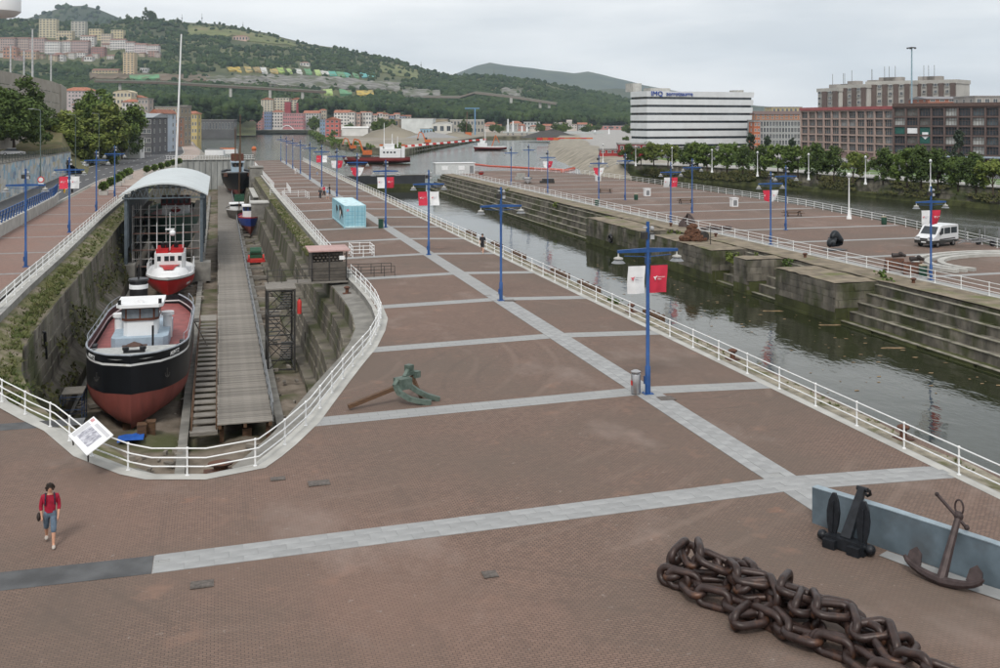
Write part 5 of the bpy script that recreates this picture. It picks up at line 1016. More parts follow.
b = MB(); b.box((0, 0, .45), (.5, .45, .9)); b.lathe([(.3, .9), (.28, 1.0)], n=10); o = b.build('green_bin', M('bin green', (.012, .05, .03), .6)); o.location = (RIDGE - .75, 112.8, 0); tag(o, 'dark green litter bin at the fourth lamp near the container', 'bin', 'green litter bins')
# ================================================================== left side: promenade, road, mural wall, cars
b = MB(); b.grid([[(x, y, ZL) for x in (-20.6, -13.25)] for y in (40, 64.4, 170, 186)]); lp = struct(b.build('left_promenade', m_brickL))
for k in range(10):
    y = 69.3 + 12.5 * k; b = MB(); b.grid([[(x, yy, ZL + .005) for x in (-20.4, -13.9)] for yy in (y - .3, y + .3)]); b.build('paved_stripe', M('grey stripe', (.24, .24, .24), .9), lp)
b = MB(); b.grid([[(x, y, ZL + .004) for x in (-13.9, -13.25)] for y in (64.4, 186)]); b.build('kerb', m_conc, lp)
redge_l = [(40, -28.6), (154, -28.8), (238, -30.6), (273, -28.6), (359, -25), (469, -27), (731, -36)]; redge_r = [(40, -20.9), (150, -21.2), (205, -21.5), (253, -16.5), (300, -13), (359, -11), (469, -15.5), (731, -25.5)]
def strip(tabs, ys_, z, name, mat):
    b = MB(); b.grid([[(interp(tabs[0], y), y, z), (interp(tabs[1], y), y, z)] for y in ys_]); return struct(b.build(name, mat))
ysr = list(range(40, 700, 12))
road = strip((redge_l, redge_r), ysr, ZL + .004, 'road', m_asph)
b = MB(); mid = lambda y, f: lerp(interp(redge_l, y), interp(redge_r, y), f)
for y in range(44, 480, 9):
    for f in (.36, .68): b.add([(mid(y, f) - .07, y, ZL + .009), (mid(y, f) + .07, y, ZL + .009), (mid(y + 3.5, f) + .07, y + 3.5, ZL + .009), (mid(y + 3.5, f) - .07, y + 3.5, ZL + .009)], [(0, 1, 2, 3)])
o = b.build('lane_marking', m_white, road)
for tab, off in ((redge_r, .12), (redge_l, -.12)):
    b = MB(); [b.bar((interp(tab, y) + off, y, ZL + .06), (interp(tab, y + 12) + off, y + 12, ZL + .06), .25, .14) for y in ysr[:-1]]; b.build('kerb', m_concL, road)
walk_r = [(186, -13.4), (284, -13.4), (300, -7.5), (359, -5), (469, -10), (731, -20)]
strip(([(y, x + .3) for y, x in redge_r], walk_r), [186, 205, 230, 253, 284, 300, 340, 380, 440, 500, 600, 696], ZL + .006, 'sidewalk', M('sidewalk pink', (.33, .27, .235), .9, var=.15, scale=.6))
strip((redge_l, [(y, x - 5) for y, x in redge_l]), ysr, ZL + .002, 'left_verge', m_grass)
# parapet with blue leaning balusters
pr_ = thing('parapet', 'curved concrete parapet with blue railing beside the road', 'parapet', (-20.7, 100, ZL)); pp = [(-20.3, 60), (-20.4, 100), (-20.6, 118), (-20.8, 135), (-21.0, 146), (-21.6, 153)]
b = MB(); [b.bar((x0 + 20.7, y0 - 100, .6), (x1 + 20.7, y1 - 100 + .02, .6), .5, 1.2) for (x0, y0), (x1, y1) in zip(pp, pp[1:])]; b.build('concrete_wall', m_concL, pr_)
for z in (1.95, 2.35): b = MB(); b.tube([(x + 20.7, y - 100, z) for x, y in pp], .06, 6); b.build('rail', m_blue, pr_)
bal = MB(); bal.bar((0, 0, 0), (.12, .28, 1.2), .07, .16); balm = bal.mesh('baluster', m_blue)
for p in resample([Vector((x, y, 0)) for x, y in pp], 1.6): ob('baluster', balm, pr_, (p.x + 20.7, p.y - 100, 1.2))
# mural wall and upper car park
mw = thing('mural_wall', 'retaining wall painted with a blue and white mural along the road', 'wall', (-29, 154, ZL)); mw['kind'] = 'thing'
def mural_mat():
    m = bpy.data.materials.new('mural paint'); m.use_nodes = True; t = m.node_tree; N = t.nodes.new; K = t.links.new; b = t.nodes['Principled BSDF']; b.inputs['Roughness'].default_value = .85
    tc_ = N('ShaderNodeTexCoord'); vo = N('ShaderNodeTexVoronoi'); vo.inputs['Scale'].default_value = .42; mp_ = N('ShaderNodeMapping'); mp_.inputs['Scale'].default_value = (.2, .55, 1.0); K(tc_.outputs['Object'], mp_.inputs[0])
    nz = N('ShaderNodeTexNoise'); nz.inputs['Scale'].default_value = .5; nz.inputs['Detail'].default_value = 6; K(mp_.outputs[0], nz.inputs[0]); mxv = N('ShaderNodeMix'); mxv.data_type = 'RGBA'; mxv.inputs[0].default_value = .55; K(mp_.outputs[0], mxv.inputs[6]); K(nz.outputs['Color'], mxv.inputs[7]); vo.inputs['Scale'].default_value = 2.2; K(mxv.outputs[2], vo.inputs[0])
    sp = N('ShaderNodeSeparateColor'); K(vo.outputs['Color'], sp.inputs[0]); rp = N('ShaderNodeValToRGB'); rp.color_ramp.interpolation = 'CONSTANT'; e = rp.color_ramp.elements; e[0].color = (.22, .36, .47, 1); e[1].position = .24; e[1].color = (.42, .5, .55, 1)
    for p, c in ((.4, (.5, .5, .47)), (.55, (.27, .42, .52)), (.68, (.55, .55, .52)), (.82, (.4, .38, .32)), (.9, (.12, .2, .32)), (.96, (.45, .4, .25))): q = e.new(p); q.color = (*c, 1)
    K(sp.outputs[0], rp.inputs[0]); n2 = N('ShaderNodeTexNoise'); n2.inputs['Scale'].default_value = .8; n2.inputs['Detail'].default_value = 7; K(tc_.outputs['Object'], n2.inputs[0]); mr = N('ShaderNodeMapRange'); mr.inputs[1].default_value = .4; mr.inputs[2].default_value = .65; mr.inputs[4].default_value = .75; K(n2.outputs[0], mr.inputs[0]); mx = N('ShaderNodeMix'); mx.data_type = 'RGBA'; K(mr.outputs[0], mx.inputs[0]); K(rp.outputs[0], mx.inputs[6]); mx.inputs[7].default_value = (.36, .35, .32, 1); K(mx.outputs[2], b.inputs['Base Color']); MAT['mural'] = m; return m
mural_mat(); mpth = [(-28.9, 60, 5.9), (-28.95, 154, 5.9), (-29.9, 200, 5.4), (-30.8, 238.5, 5.0)]
for (x0, y0, h0), (x1, y1, h1) in zip(mpth, mpth[1:]):
    n = max(1, int((y1 - y0) / 12))
    for i in range(n):
        f0, f1 = i / n, (i + 1) / n; b = MB(); pa = [(lerp(x0, x1, f) + o_, lerp(y0, y1, f), z) for f in (f0 + .001, f1 - .001) for o_ in (0, -.6) for z in (ZL, lerp(h0, h1, f))]
        b.add(pa, [(0, 1, 5, 4), (2, 6, 7, 3), (1, 3, 7, 5), (0, 2, 3, 1), (4, 5, 7, 6)]); b.off((-29, 154, ZL)).build('wall_panel', MAT['mural'], mw)
b = MB(); 
for (x0, y0, h0), (x1, y1, h1) in zip(mpth, mpth[1:]): b.bar((x0 - .3, y0, h0 + .06), (x1 - .3, y1, h1 + .06), .75, .14)
b.off((-29, 154, ZL)).build('coping', m_conc, mw)
cpk = MB(); cpk.grid([[(-90, y, z), (x, y, z)] for y, x, z in ((60, -29.4, 5.5), (154, -29.5, 5.5), (238.5, -31.3, 4.7), (300, -33, 1.2))]); struct(cpk.build('car_park', M('car park ground', (.25, .23, .2), .9, var=.2, scale=.3)))
cf = thing('car_park_fence', 'dark green mesh fence along the top of the mural wall', 'fence', (-29.3, 154, 5.6)); 
for i in range(34):
    y = 150 + 2.6 * i; x = interp([(154, -29.3), (200, -30.2), (238.5, -31.1)], y); z = interp([(154, 5.95), (200, 5.45), (238.5, 5.05)], y); b = MB(); b.box((x + 29.3, y - 154, z - 5.6 + .6), (.06, .06, 1.2)); b.build('post', M('fence green', (.03, .045, .035), .8), cf)
    b = MB(); [b.box((x + 29.3, y - 154 + 1.3, z - 5.6 + .15 + q * .18), (.03, 2.56, .07)) for q in range(6)]; b.build('mesh_panel', MAT['fence green'], cf)
def make_car(paint, name='parked_car'):
    t = thing(name, 'x', 'car'); W_, L_ = 1.72, 4.2
    prof = [(-2.1, .35), (-2.08, .7), (-1.2, .85), (-.55, 1.35), (.9, 1.4), (1.75, .95), (2.1, .85), (2.1, .35)]
    b = MB(); m_ = Matrix(((0, 0, 1, -W_ / 2), (1, 0, 0, 0), (0, 1, 0, 0), (0, 0, 0, 1))); b.ext([(-2.1, .35), (-2.08, .7), (-1.15, .86), (1.75, .92), (2.1, .85), (2.1, .35)], m_, W_); b.build('body', paint, t)
    m3 = Matrix(((0, 0, 1, -W_ / 2 + .1), (1, 0, 0, 0), (0, 1, 0, 0), (0, 0, 0, 1))); b = MB(); b.ext([(-1.15, .87), (-.5, 1.34), (.95, 1.36), (1.7, .93)], m3, W_ - .2); b.build('window_glass', m_glass, t)
    b = MB(); b.box((0, .22, 1.39), (W_ - .3, 1.5, .06)); b.build('roof', paint, t)
    for x in (-.78, .78):
        for y in (-1.3, 1.3): b = MB(); b.cyl((x - .1, y, .31), (x + .1, y, .31), .31, .31, 14); wh = b.build('wheel', m_black, t, True); b = MB(); b.cyl((x - .11, y, .31), (x + .11, y, .31), .17, .17, 10); b.build('rim', m_steel, wh)
    for x in (-.62, .62): b = MB(); b.box((x, -2.09, .62), (.34, .06, .14)); b.build('headlight', m_lampglass, t); b = MB(); b.box((x, 2.09, .72), (.3, .05, .16)); b.build('tail_light', m_red, t)
    return t
paints = {n: M('car ' + n, c, .3, .1, var=.05, spec=.5) for n, c in (('silver', (.42, .43, .45)), ('black', (.015, .016, .02)), ('red', (.35, .012, .015)), ('white', (.65, .66, .67)), ('blue', (.03, .07, .2)), ('grey', (.15, .16, .17)))}
cars = {n: make_car(m) for n, m in paints.items()}; cu_ = set()
def car(cn, loc, rz, lab, grp): 
    o = place(cars[cn], cn in cu_, loc, rz, lab, grp); cu_.add(cn); return o
for cn, px, py, rz, lab in (('silver', 13, 156, 100, 'silver car parked at the fence above the mural'), ('black', 3, 148, 10, 'black car at the left end of the upper parking row'), ('white', 13.5, 146.5, 12, 'white car in the upper parking row'), ('grey', 20, 146, 8, 'dark grey car beside the red one above the mural'), ('red', 27.5, 145, 10, 'red car parked above the mural wall')):
    p = gp(px, py, 5.4); car(cn, (p.x, p.y, 5.42 if py > 140 else 5.2), R(rz), lab, 'cars above the mural wall')
for i, (px, py, cn, rz, lab) in enumerate([(111, 157.5, 'blue', -8, 'dark blue car parked beside the roadside trees'), (117, 156.5, 'silver', -8, 'silver car parked beside the roadside trees'), (121, 155.5, 'grey', -8, 'grey car parked just beyond the trees'), (130, 152.5, 'white', -8, 'white car by the white gate on the left road'), (146, 145, 'white', -6, 'white van-like car ahead of the grey building'), (157, 144, 'blue', -6, 'blue car driving near the grey building'), (165, 143.2, 'silver', -6, 'silver car in the distant traffic'), (172, 141, 'red', -6, 'small red car in the distant traffic'), (178, 139.5, 'white', -6, 'white car in the distant traffic'), (185, 138, 'black', -6, 'black car in the distant traffic'), (168, 138.2, 'white', -6, 'farther white car before the beige building'), (176, 136, 'grey', -6, 'grey car before the yellow building'), (194, 135.4, 'silver', -20, 'last silver car near the river bend'), (83, 168, 'white', -4, 'white car driving past the mural end'), (70, 184, 'white', 0, 'white van passing behind the promenade banners')]):
    p = gp(px, py, ZL); car(cn, (p.x, p.y, ZL + .006), R(rz), lab, 'cars on the left road')
# planters with round bushes, tall poles
def leafball(r, n, mat, seed, sq=.9, ls=.12):
    random.seed(seed); b = MB()
    for i in range(n):
        d = Vector((random.gauss(0, 1), random.gauss(0, 1), random.gauss(0, 1))).normalized() * r * random.uniform(.55, 1.05); u = Vector((random.gauss(0, 1), random.gauss(0, 1), random.gauss(0, 1))).normalized(); v = u.orthogonal().normalized() * ls; w_ = u.cross(v).normalized() * ls
        b.add([d - v - w_, d + v - w_ * .6, d + v * .8 + w_, d - v * .7 + w_], [(0, 1, 2, 3)])
    b.v = [(x, y, z * sq) for x, y, z in b.v]; return b
pl = thing('planter', 'x', 'planter'); b = MB(); b.box((0, 0, .3), (1.2, 1.2, .6), top=1.1); b.build('tub', m_concL, pl); b = leafball(.75, 420, m_leaf[1], 3); b.v = [(x, y, z + 1.35) for x, y, z in b.v]; b.build('bush', m_leaf[1], pl); b = MB(); b.cyl((0, 0, .5), (0, 0, 1.2), .05); b.build('stem', m_bark, pl)
spots = [(103.5, 195), (111, 190), (117.5, 186), (121, 183), (126.5, 179.5), (129, 178.5), (147, 175.5), (154.5, 174), (161, 172), (167.5, 170), (173, 168.2), (179, 166.5)]
for i, (px, py) in enumerate(spots):
    p = gp(px, py, ZL); place(pl, i > 0, (p.x, p.y, ZL + .006), 0, ('nearest' if i == 0 else ords[min(i, 11)]) + ' round bush in a concrete tub along the left sidewalk', 'planters along the sidewalk')
def pole(label, px, pyb, pyt, z, lean=0, r=.09, name='lamp_post', head=True, group=None, mat=None):
    p = gp(px, pyb, z); fz = p.x * S_ + p.y * C_; h = (pyb - pyt) * fz / F; t = thing(name, label, 'pole' if not head else 'lamp post', p, 0, group); b = MB(); b.tube([(0, 0, 0), (lean * h, 0, h)], [r, r * .55], 8); b.build('pole', mat or m_grey, t, True)
    if head: b = MB(); b.bar((lean * h, 0, h), (lean * h + (-1.0), -.2, h + .15), .07); b.box((lean * h - 1.2, -.2, h + .15), (.7, .25, .12)); b.build('lamp_head', m_grey, t)
    return t
pole('very tall slender white mast rising beyond the shed', 176, 168.5, 34, ZL, .038, .28, 'white_mast', False, None, m_whiteC)
m_pg = M('pole green grey', (.09, .12, .11), .6)
for px, yb, yt, lab in ((40.5, 200, 110, 'tall grey green lamp post in front of the mural'), (75.5, 178, 115, 'tall lamp post at the end of the mural wall'), (99, 168, 114, 'tall lamp post before the roadside trees'), (117, 161, 116, 'tall lamp post beside the parked blue car'), (128.5, 160, 124, 'lamp post by the white gate'), (148, 152, 126, 'lamp post near the grey building'), (162, 150, 128, 'farther lamp post on the left sidewalk')): pole(lab, px, yb, yt, ZL, 0, .1, mat=m_pg, group='tall lamp posts on the left road')
p = gp(40.5, 200, ZL); t = thing('traffic_sign', 'round red and white traffic sign on the tall lamp post', 'traffic sign', (p.x + .1, p.y - .35, ZL + 2.6)); b = MB(); b.lathe([(.45, -.02), (.45, .02)], n=20); o = ob('disc', b.mesh('disc', m_red), t, (0, 0, .3), (R(90), 0, 0)); b = MB(); b.lathe([(.31, -.03), (.31, .03)], n=20); ob('disc_face', b.mesh('disc_face', m_whiteC), o); b = MB(); b.box((0, 0, -.35), (.7, .03, .35)); b.build('plate', m_whiteC, t); b = MB(); b.cyl((0, .05, -2.6), (0, .05, .3), .04); b.build('post', m_grey, t)
# ================================================================== vegetation
def leafy(n, blobs, ls, seed):
    """many leaf-sized faces clustered in clumps; blobs: (centre, radius)"""
    random.seed(seed); b = MB()
    tot = sum(r ** 2 for _, r in blobs)
    for c, r in blobs:
        c = Vector(c)
        subs = [(c + Vector((random.gauss(0, 1), random.gauss(0, 1), random.gauss(0, .8))).normalized() * r * random.uniform(.45, .95), r * random.uniform(.25, .45)) for _ in range(11)]
        for i in range(int(n * r * r / tot)):
            sc_, sr = random.choice(subs); d = Vector((random.gauss(0, 1), random.gauss(0, 1), random.gauss(0, 1))).normalized()
            p = sc_ + d * sr * random.uniform(.5, 1.05); u = (d + Vector((random.gauss(0, .5), random.gauss(0, .5), random.gauss(0, .5) + .3))).normalized(); v = u.orthogonal().normalized(); v.rotate(Matrix.Rotation(random.uniform(0, 6.28), 3, u)); w_ = u.cross(v); s = ls * random.uniform(.6, 1.3); v *= s; w_ *= s
            b.add([p - v, p - w_ * .7, p + v, p + w_ * .7], [(0, 1, 2, 3)])
    return b
def tree_proto(label, H_, R_, mat, seed, n=2600, ls=.28, trunk=.35, kind='round'):
    random.seed(seed); t = thing('tree', label, 'tree'); th = H_ * trunk
    b = MB(); b.tube([(0, 0, -.4), (.05, .02, th * .6), (.0, .1, th * 1.2), (.1, .1, H_ * .75)], [.04 * R_ + .1, .03 * R_ + .08, .025 * R_ + .06, .03], 8); tr = b.build('trunk', m_bark, t, True)
    for i in range(5):
        a = i * 1.3 + seed; b = MB(); b.tube([(0, .05, th * (.8 + .12 * i)), (math.cos(a) * R_ * .35, math.sin(a) * R_ * .35, th + (H_ - th) * (.25 + .07 * i)), (math.cos(a) * R_ * .7, math.sin(a) * R_ * .7, th + (H_ - th) * (.4 + .08 * i))], [.09, .06, .025], 6); b.build('limb', m_bark, tr)
    bl = []
    for i in range(13):
        f = random.random(); a = random.uniform(0, 6.28)
        if kind == 'cone': z = th * .7 + (H_ - th) * f; rr = R_ * (1 - f) * .55
        else: z = th + (H_ - th) * (.12 + .72 * f); rr = R_ * .8 * math.sqrt(max(.05, 1 - (2 * f - .85) ** 2))
        bl.append(((math.cos(a) * rr, math.sin(a) * rr, z), R_ * random.uniform(.42, .62) * (1 if kind != 'cone' else .8)))
    leafy(n, bl, ls, seed + 1).build('crown', mat, t); return t
T = [tree_proto('x', 8.6, 3.6, m_leaf[1], 1, 4200, .27, .24), tree_proto('x', 8.2, 3.7, m_leaf[0], 5, 4200, .27, .24), tree_proto('x', 7.4, 3.3, m_leaf[2], 9, 4000, .26, .24), tree_proto('x', 9.5, 2.6, m_leaf[3], 13, kind='cone', trunk=.12)]
BIG = [tree_proto('x', 17, 8, m_leaf[0], 21, 14000, .4, .14), tree_proto('x', 14, 6, m_leaf[2], 25, 13000, .34, .08), tree_proto('x', 15, 7, m_leaf[1], 29, 13000, .36, .12)]
tu = set()
def tree(proto, loc, label, group, s=1, rz=None):
    o = place(proto, proto.name in tu, loc, random.uniform(0, 6.28) if rz is None else rz, label, group, s); tu.add(proto.name); return o
# promenade row on the right: (px, crown top row, kind)
row = [(628, 146, 1, .0), (641, 147, 0, 0), (654, 142, 2, 0), (668, 144, 2, 0), (690, 146, 1, 0), (698, 141, 0, 0), (707, 144, 0, 0), (727, 142, 0, 0), (743, 148, 1, 0), (760, 148, 1, 0), (778, 143, 0, 0), (798, 144, 0, 0), (817, 147, 1, 0), (834, 150, 1, 0), (853, 152, 2, 0), (883, 152, 1, 0), (907, 146, 0, 0), (921, 150, 1, 0), (938, 153, 1, 0), (958, 155, 0, 0), (976, 157, 1, 0), (993, 160, 2, 0)]
random.seed(3)
names_ = ['mid green', 'dark', 'yellowish']
ORD = 'first second third fourth fifth sixth seventh eighth ninth tenth eleventh twelfth thirteenth fourteenth fifteenth sixteenth seventeenth eighteenth nineteenth twentieth twenty-first twenty-second twenty-third twenty-fourth twenty-fifth twenty-sixth twenty-seventh twenty-eighth twenty-ninth thirtieth'.split()
for i, (px, pt_, k, _) in enumerate(row):
    pb = interp([(628, 164), (700, 169.5), (800, 177), (900, 185), (1000, 194)], px); p = gp(px, pb, 0); fz = p.x * S_ + p.y * C_; h = (pb - pt_) * fz / F
    H0 = (8.6, 8.2, 7.4)[k]; tree(T[k], (p.x, p.y, 0), '%s promenade tree, %s from the left end of the row' % (names_[k], ORD[i]), 'trees along the far promenade', h / H0)
for i, (px, fz, pt_, lab) in enumerate([(751, 290, 133, 'blue green conifer beside the white clinic'), (768, 290, 136, 'pale conifer in front of the grey glass building'), (792, 280, 138, 'conifer left of the brown glass block'), (958, 255, 130, 'palm-like tall tree before the dark glass block')]):
    p = at(px, fz, 0); h = HC - (pt_ - HY) * fz / F; tree(T[3], (p.x, p.y, 0), lab, None, h / 9.5)
m_hedge = m_leaf[1]
# lawn, road and clutter on the right promenade
def quadsheet(name, pts, mat, z): b = MB(); b.add([(p.x, p.y, z) for p in pts], [tuple(range(len(pts)))]); return struct(b.build(name, mat))
quadsheet('lawn', [gp(640, 159.5), gp(760, 167), gp(900, 176.5), gp(1010, 186), gp(1010, 180), gp(900, 171.5), gp(760, 163), gp(640, 156.8)], m_lawn, .01)
quadsheet('promenade_road', [gp(600, 157), gp(760, 164), gp(1010, 181), gp(1010, 170), gp(760, 156.5), gp(600, 152.5)], m_asph, .006)
def make_wlamp():
    t = thing('white_lamp_post', 'x', 'lamp post'); b = MB(); b.lathe([(.3, 0), (.28, .25), (.17, .45), (.14, 1.0), (.08, 1.15), (.06, 4.6), (.1, 4.7), (.1, 4.8)], n=12); b.build('post', m_white, t, True); b = MB(); b.ball((0, 0, 5.02), .26, 12, 8); b.build('globe', m_lampglass, t, True); b = MB(); b.lathe([(.2, 5.2), (.1, 5.34), (.02, 5.38)], n=10); b.build('cap', m_white, t, True); return t
wl = make_wlamp()
for i, (px, py, z) in enumerate([(635.7, 166, 0), (672, 168.5, 0), (712, 172.5, 0), (757.5, 176.5, 0), (808.6, 180, 0), (865.5, 184.5, 0), (930.5, 191, 0), (603, 163, 0)]):
    p = gp(px, py, z); place(wl, i > 0, p, 0, 'white globe lamp post %s' % ('before the clinic corner', 'before the clinic front', 'under the clinic middle', 'at the right end of the clinic', 'left of the brown glass block', 'before the pinkish glass block', 'behind the white van', 'at the gravel corner of the bank')[i], 'white globe lamps on the far promenade')
p = gp(849, 219, ZR); o = place(wl, 1, p, 0, 'tall white globe lamp on the quay railing left of the van', 'white globe lamps on the far promenade', 1.12)
p = gp(911.5, 160, 0); t = thing('floodlight_mast', 'very tall pale blue floodlight mast before the glass blocks', 'floodlight mast', p); hM = (160 - 47) * (p.x * S_ + p.y * C_) / F
b = MB(); b.tube([(0, 0, 0), (.1, 0, hM)], [.38, .18], 10); b.build('mast', M('mast blue grey', (.25, .36, .42), .5, .2), t, True); b = MB(); b.lathe([(.3, -.4), (1.0, -.25), (1.0, -.1), (.2, 0)], (.1, 0, hM), 10); b.build('platform', m_dark, t)
for i in range(5): a = 1.25 * i; b = MB(); b.box((.1 + 1.15 * math.cos(a), 1.15 * math.sin(a), hM - .35), (.45, .45, .4)); b.build('floodlight', m_dark, t)
# benches, bins, bollard blocks, sculptures on the quay plaza
def make_bench():
    t = thing('picnic_bench', 'x', 'bench')
    for y in (-.25, 0, .25): b = MB(); b.box((0, y, .72), (2.6, .2, .07)); b.build('top_board', m_woodb, t)
    for y in (-.75, .75): b = MB(); b.box((0, y, .44), (2.6, .26, .06)); b.build('seat_board', m_woodb, t)
    for x in (-.9, .9): b = MB(); b.bar((x, -.6, 0), (x, -.15, .7), .09); b.bar((x, .6, 0), (x, .15, .7), .09); b.bar((x, -.8, .4), (x, .8, .4), .08); b.build('leg_frame', m_dark, t)
    return t
bn_ = make_bench()
for i, (px, py, lab) in enumerate([(686, 203.5, 'wooden picnic bench near the middle back-row lamp'), (793, 216, 'wooden picnic bench by the right back-row lamp'), (605, 193, 'wooden picnic bench with dark bags near the left lamps')]): p = gp(px, py, ZR); place(bn_, i > 0, p, R(-10), lab, 'picnic benches on the quay')
def gbin(px, py, z, lab):
    p = gp(px, py, z); t = thing('green_litter_bin', lab, 'bin', p, 0, 'green litter bins'); b = MB(); b.lathe([(.3, 0), (.32, .1), (.33, .85), (.3, .9)], n=12); b.build('body', M('bin green', (.012, .05, .03), .6), t, True); b = MB(); b.lathe([(.34, .9), (.34, .97), (.2, 1.02)], n=12); b.build('lid', M('bin rim', (.3, .27, .2), .6), t, True)
gbin(923, 276.5, ZR, 'green litter bin beside the nearest lamp across the canal'); gbin(884, 224.5, ZR, 'green litter bin on the far quay railing'); gbin(597, 205.5, ZR, 'green litter bin at the fourth front lamp'); gbin(636, 200, ZR, 'green litter bin by the far back-row lamp')
for i, (px, py, lab) in enumerate([(734, 206.5, 'white concrete cabinet at the back railing near the bench'), (647, 196, 'white concrete cabinet at the back railing farther left'), (598, 181, 'white cabinet at the far tip of the quay')]):
    p = gp(px, py, ZR); t = thing('white_cabinet', lab, 'cabinet', p, 0, 'white cabinets on the quay'); b = MB(); b.box((0, 0, .6), (1.0, .8, 1.2)); b.build('body', m_whiteC, t); b = MB(); b.box((0, 0, 1.24), (1.15, .95, .1)); b.build('cap', m_whiteC, t); b = MB(); b.box((0, -.41, .55), (.6, .02, .8)); b.build('door', m_grey, t)
# seated bronze
p = gp(834.5, 250, ZR); t = thing('bronze_sculpture', 'dark bronze lumpy seated figure sculpture on the quay', 'sculpture', p); m_brz = M('dark bronze', (.02, .024, .028), .45, .4, var=.3, scale=3)
J = {'b': ((0, 0, .5), .6), 'c': ((.35, .1, 1.05), .58), 'd': ((.1, 0, 1.55), .46), 'e': ((-.15, -.05, 2.0), .26), 'f': ((-.7, -.2, .8), .34), 'g': ((-.75, -.25, .3), .28), 'h': ((.8, .2, .9), .3), 'i': ((.85, .2, .35), .3), 'j': ((-.55, -.2, 1.25), .22)}
skin('figure', J, [('b', 'c'), ('c', 'd'), ('d', 'e'), ('b', 'f'), ('f', 'g'), ('c', 'h'), ('h', 'i'), ('d', 'j')], m_brz, t, 2, 'b'); b = MB(); b.box((0, 0, .03), (2.0, 1.3, .06)); b.build('base', m_brz, t)
# two wedge plinths with model winches
for i, (px, py, lab) in enumerate([(894.5, 270, 'left rusty wedge plinth carrying an old winch'), (912.5, 274, 'right rusty wedge plinth carrying an old winch')]):
    p = gp(px, py, ZR); t = thing('wedge_plinth', lab, 'sculpture', p, R(-25), 'winch plinths'); b = MB(); b.add([(-.8, -.55, 0), (.8, -.55, 0), (.8, .55, 0), (-.8, .55, 0), (-.75, -.1, 1.0), (.75, -.1, 1.0), (.75, .1, 1.0), (-.75, .1, 1.0)], [(0, 1, 5, 4), (1, 2, 6, 5), (2, 3, 7, 6), (3, 0, 4, 7), (4, 5, 6, 7)]); b.build('plinth', m_rust, t); b = MB(); b.cyl((-.2, 0, 1.25), (.75, .1, 1.3), .2, .16, 10); b.ball((.5, 0, 1.4), .2); b.ball((.85, .1, 1.25), .14); b.build('winch', M('winch iron', (.05, .04, .038), .6, .2), t, True)
# propeller shell, plates, net heap on the quay edge
p = gp(687, 227, ZR); t = thing('iron_shell', 'upturned brown iron bowl beside the railing across the canal', 'scrap iron', p, R(30)); b = MB(); b.grid([[(1.25 * math.cos(a) * math.sin(e), 1.0 * math.sin(a) * math.sin(e), 1.7 * math.cos(e) * (.75 + .25 * math.cos(a))) for a in [R(20 * i) for i in range(19)]] for e in [R(5 + 15.5 * j) for j in range(6)]]); b.build('bowl', M('iron brown', (.045, .028, .025), .6, var=.3), t, True); b = MB(); b.lathe([(1.25, -.02), (1.3, .08)], n=18); b.build('rim', MAT['iron brown'], t)
for px, py, lab in ((712, 229.5, 'flat rusty chain ring lying on the quay near the iron bowl'), (725.5, 229.5, 'smaller rusty iron piece right of the chain ring')):
    p = gp(px, py, ZR); t = thing('iron_scrap', lab, 'scrap iron', p, R(20), 'iron scrap on the quay'); b = MB(); b.tube([(.75 * math.cos(q), .45 * math.sin(q), .22) for q in [2 * math.pi * i / 14 for i in range(14)]], .16, 8, True); b.build('ring', MAT['iron brown'], t, True); b = MB(); b.box((-1.0, .1, .15), (1.1, .5, .28)); b.build('plate', MAT['iron brown'], t)
p = gp(694, 241, ZR); t = thing('net_heap', 'rust orange heap of old nets and a drum on the quay edge', 'heap', (p.x, p.y, ZR), 0); m_net = M('rust nets', (.1, .048, .028), .95, var=.5, scale=5, bump=1, bscale=14)
random.seed(8)
for i in range(14):
    q = i / 14; a = i * 2.4; b = MB(); b.ball((0, 0, 0), random.uniform(.5, .75) * (1.1 - .6 * q), 12, 9, (1.2, 1, .7)); cx_, cy_, cz_ = .8 * (1 - q * .8) * math.cos(a) - .25 * q, .6 * (1 - q) * math.sin(a), .2 + 1.6 * q ** 1.6
    b.v = [tuple(Vector(p) * (1 + .45 * noise.noise(Vector(p) * 3.1 + Vector((i, 0, 0)))) + Vector((cx_, cy_, cz_))) for p in b.v]; b.build('net_bundle', m_net, t)
b = MB(); b.cyl((1.0, -.5, .5), (1.0, .5, .5), .55, .55, 14); b.build('drum', m_dark, t, True)
p = gp(710.5, 244.5, ZR); t = thing('cross_post', 'thin dark cross-shaped post on the quay edge', 'post', p); b = MB(); b.cyl((0, 0, 0), (0, 0, 1.9), .04); b.build('post', m_dark, t); b = MB(); b.bar((-.35, 0, .75), (.35, 0, .75), .06); b.build('crossbar', m_dark, t)
# van and trailer
vp = gp(942, 246.5, ZR); van = thing('minibus', 'white minibus with dark windows parked on the quay', 'van', (vp.x, vp.y + .8, ZR), R(-68))
def sideprof(poly, w_, name, mat, par=van, inset=0): b = MB(); b.ext(poly, Matrix(((0, 0, 1, -w_ / 2), (1, 0, 0, 0), (0, 1, 0, 0), (0, 0, 0, 1))), w_); return b.build(name, mat, par)
sideprof([(-2.4, .45), (-2.45, .75), (-2.35, .98), (-1.75, 1.22), (-.95, 2.05), (-.6, 2.16), (2.35, 2.16), (2.45, 2.0), (2.45, .45)], 1.98, 'body', paints['white'])
sideprof([(-2.47, .38), (-2.5, .72), (-2.4, .74), (2.47, .62), (2.47, .38)], 2.0, 'bumper', m_dark)
b = MB(); b.add([(-.82, -1.66, 1.3), (.82, -1.66, 1.3), (.74, -1.0, 2.02), (-.74, -1.0, 2.02)], [(0, 1, 2, 3)]); b.v = [(x, y - .02, z + .02) for x, y, z in b.v]; b.build('windscreen', m_glass, van)
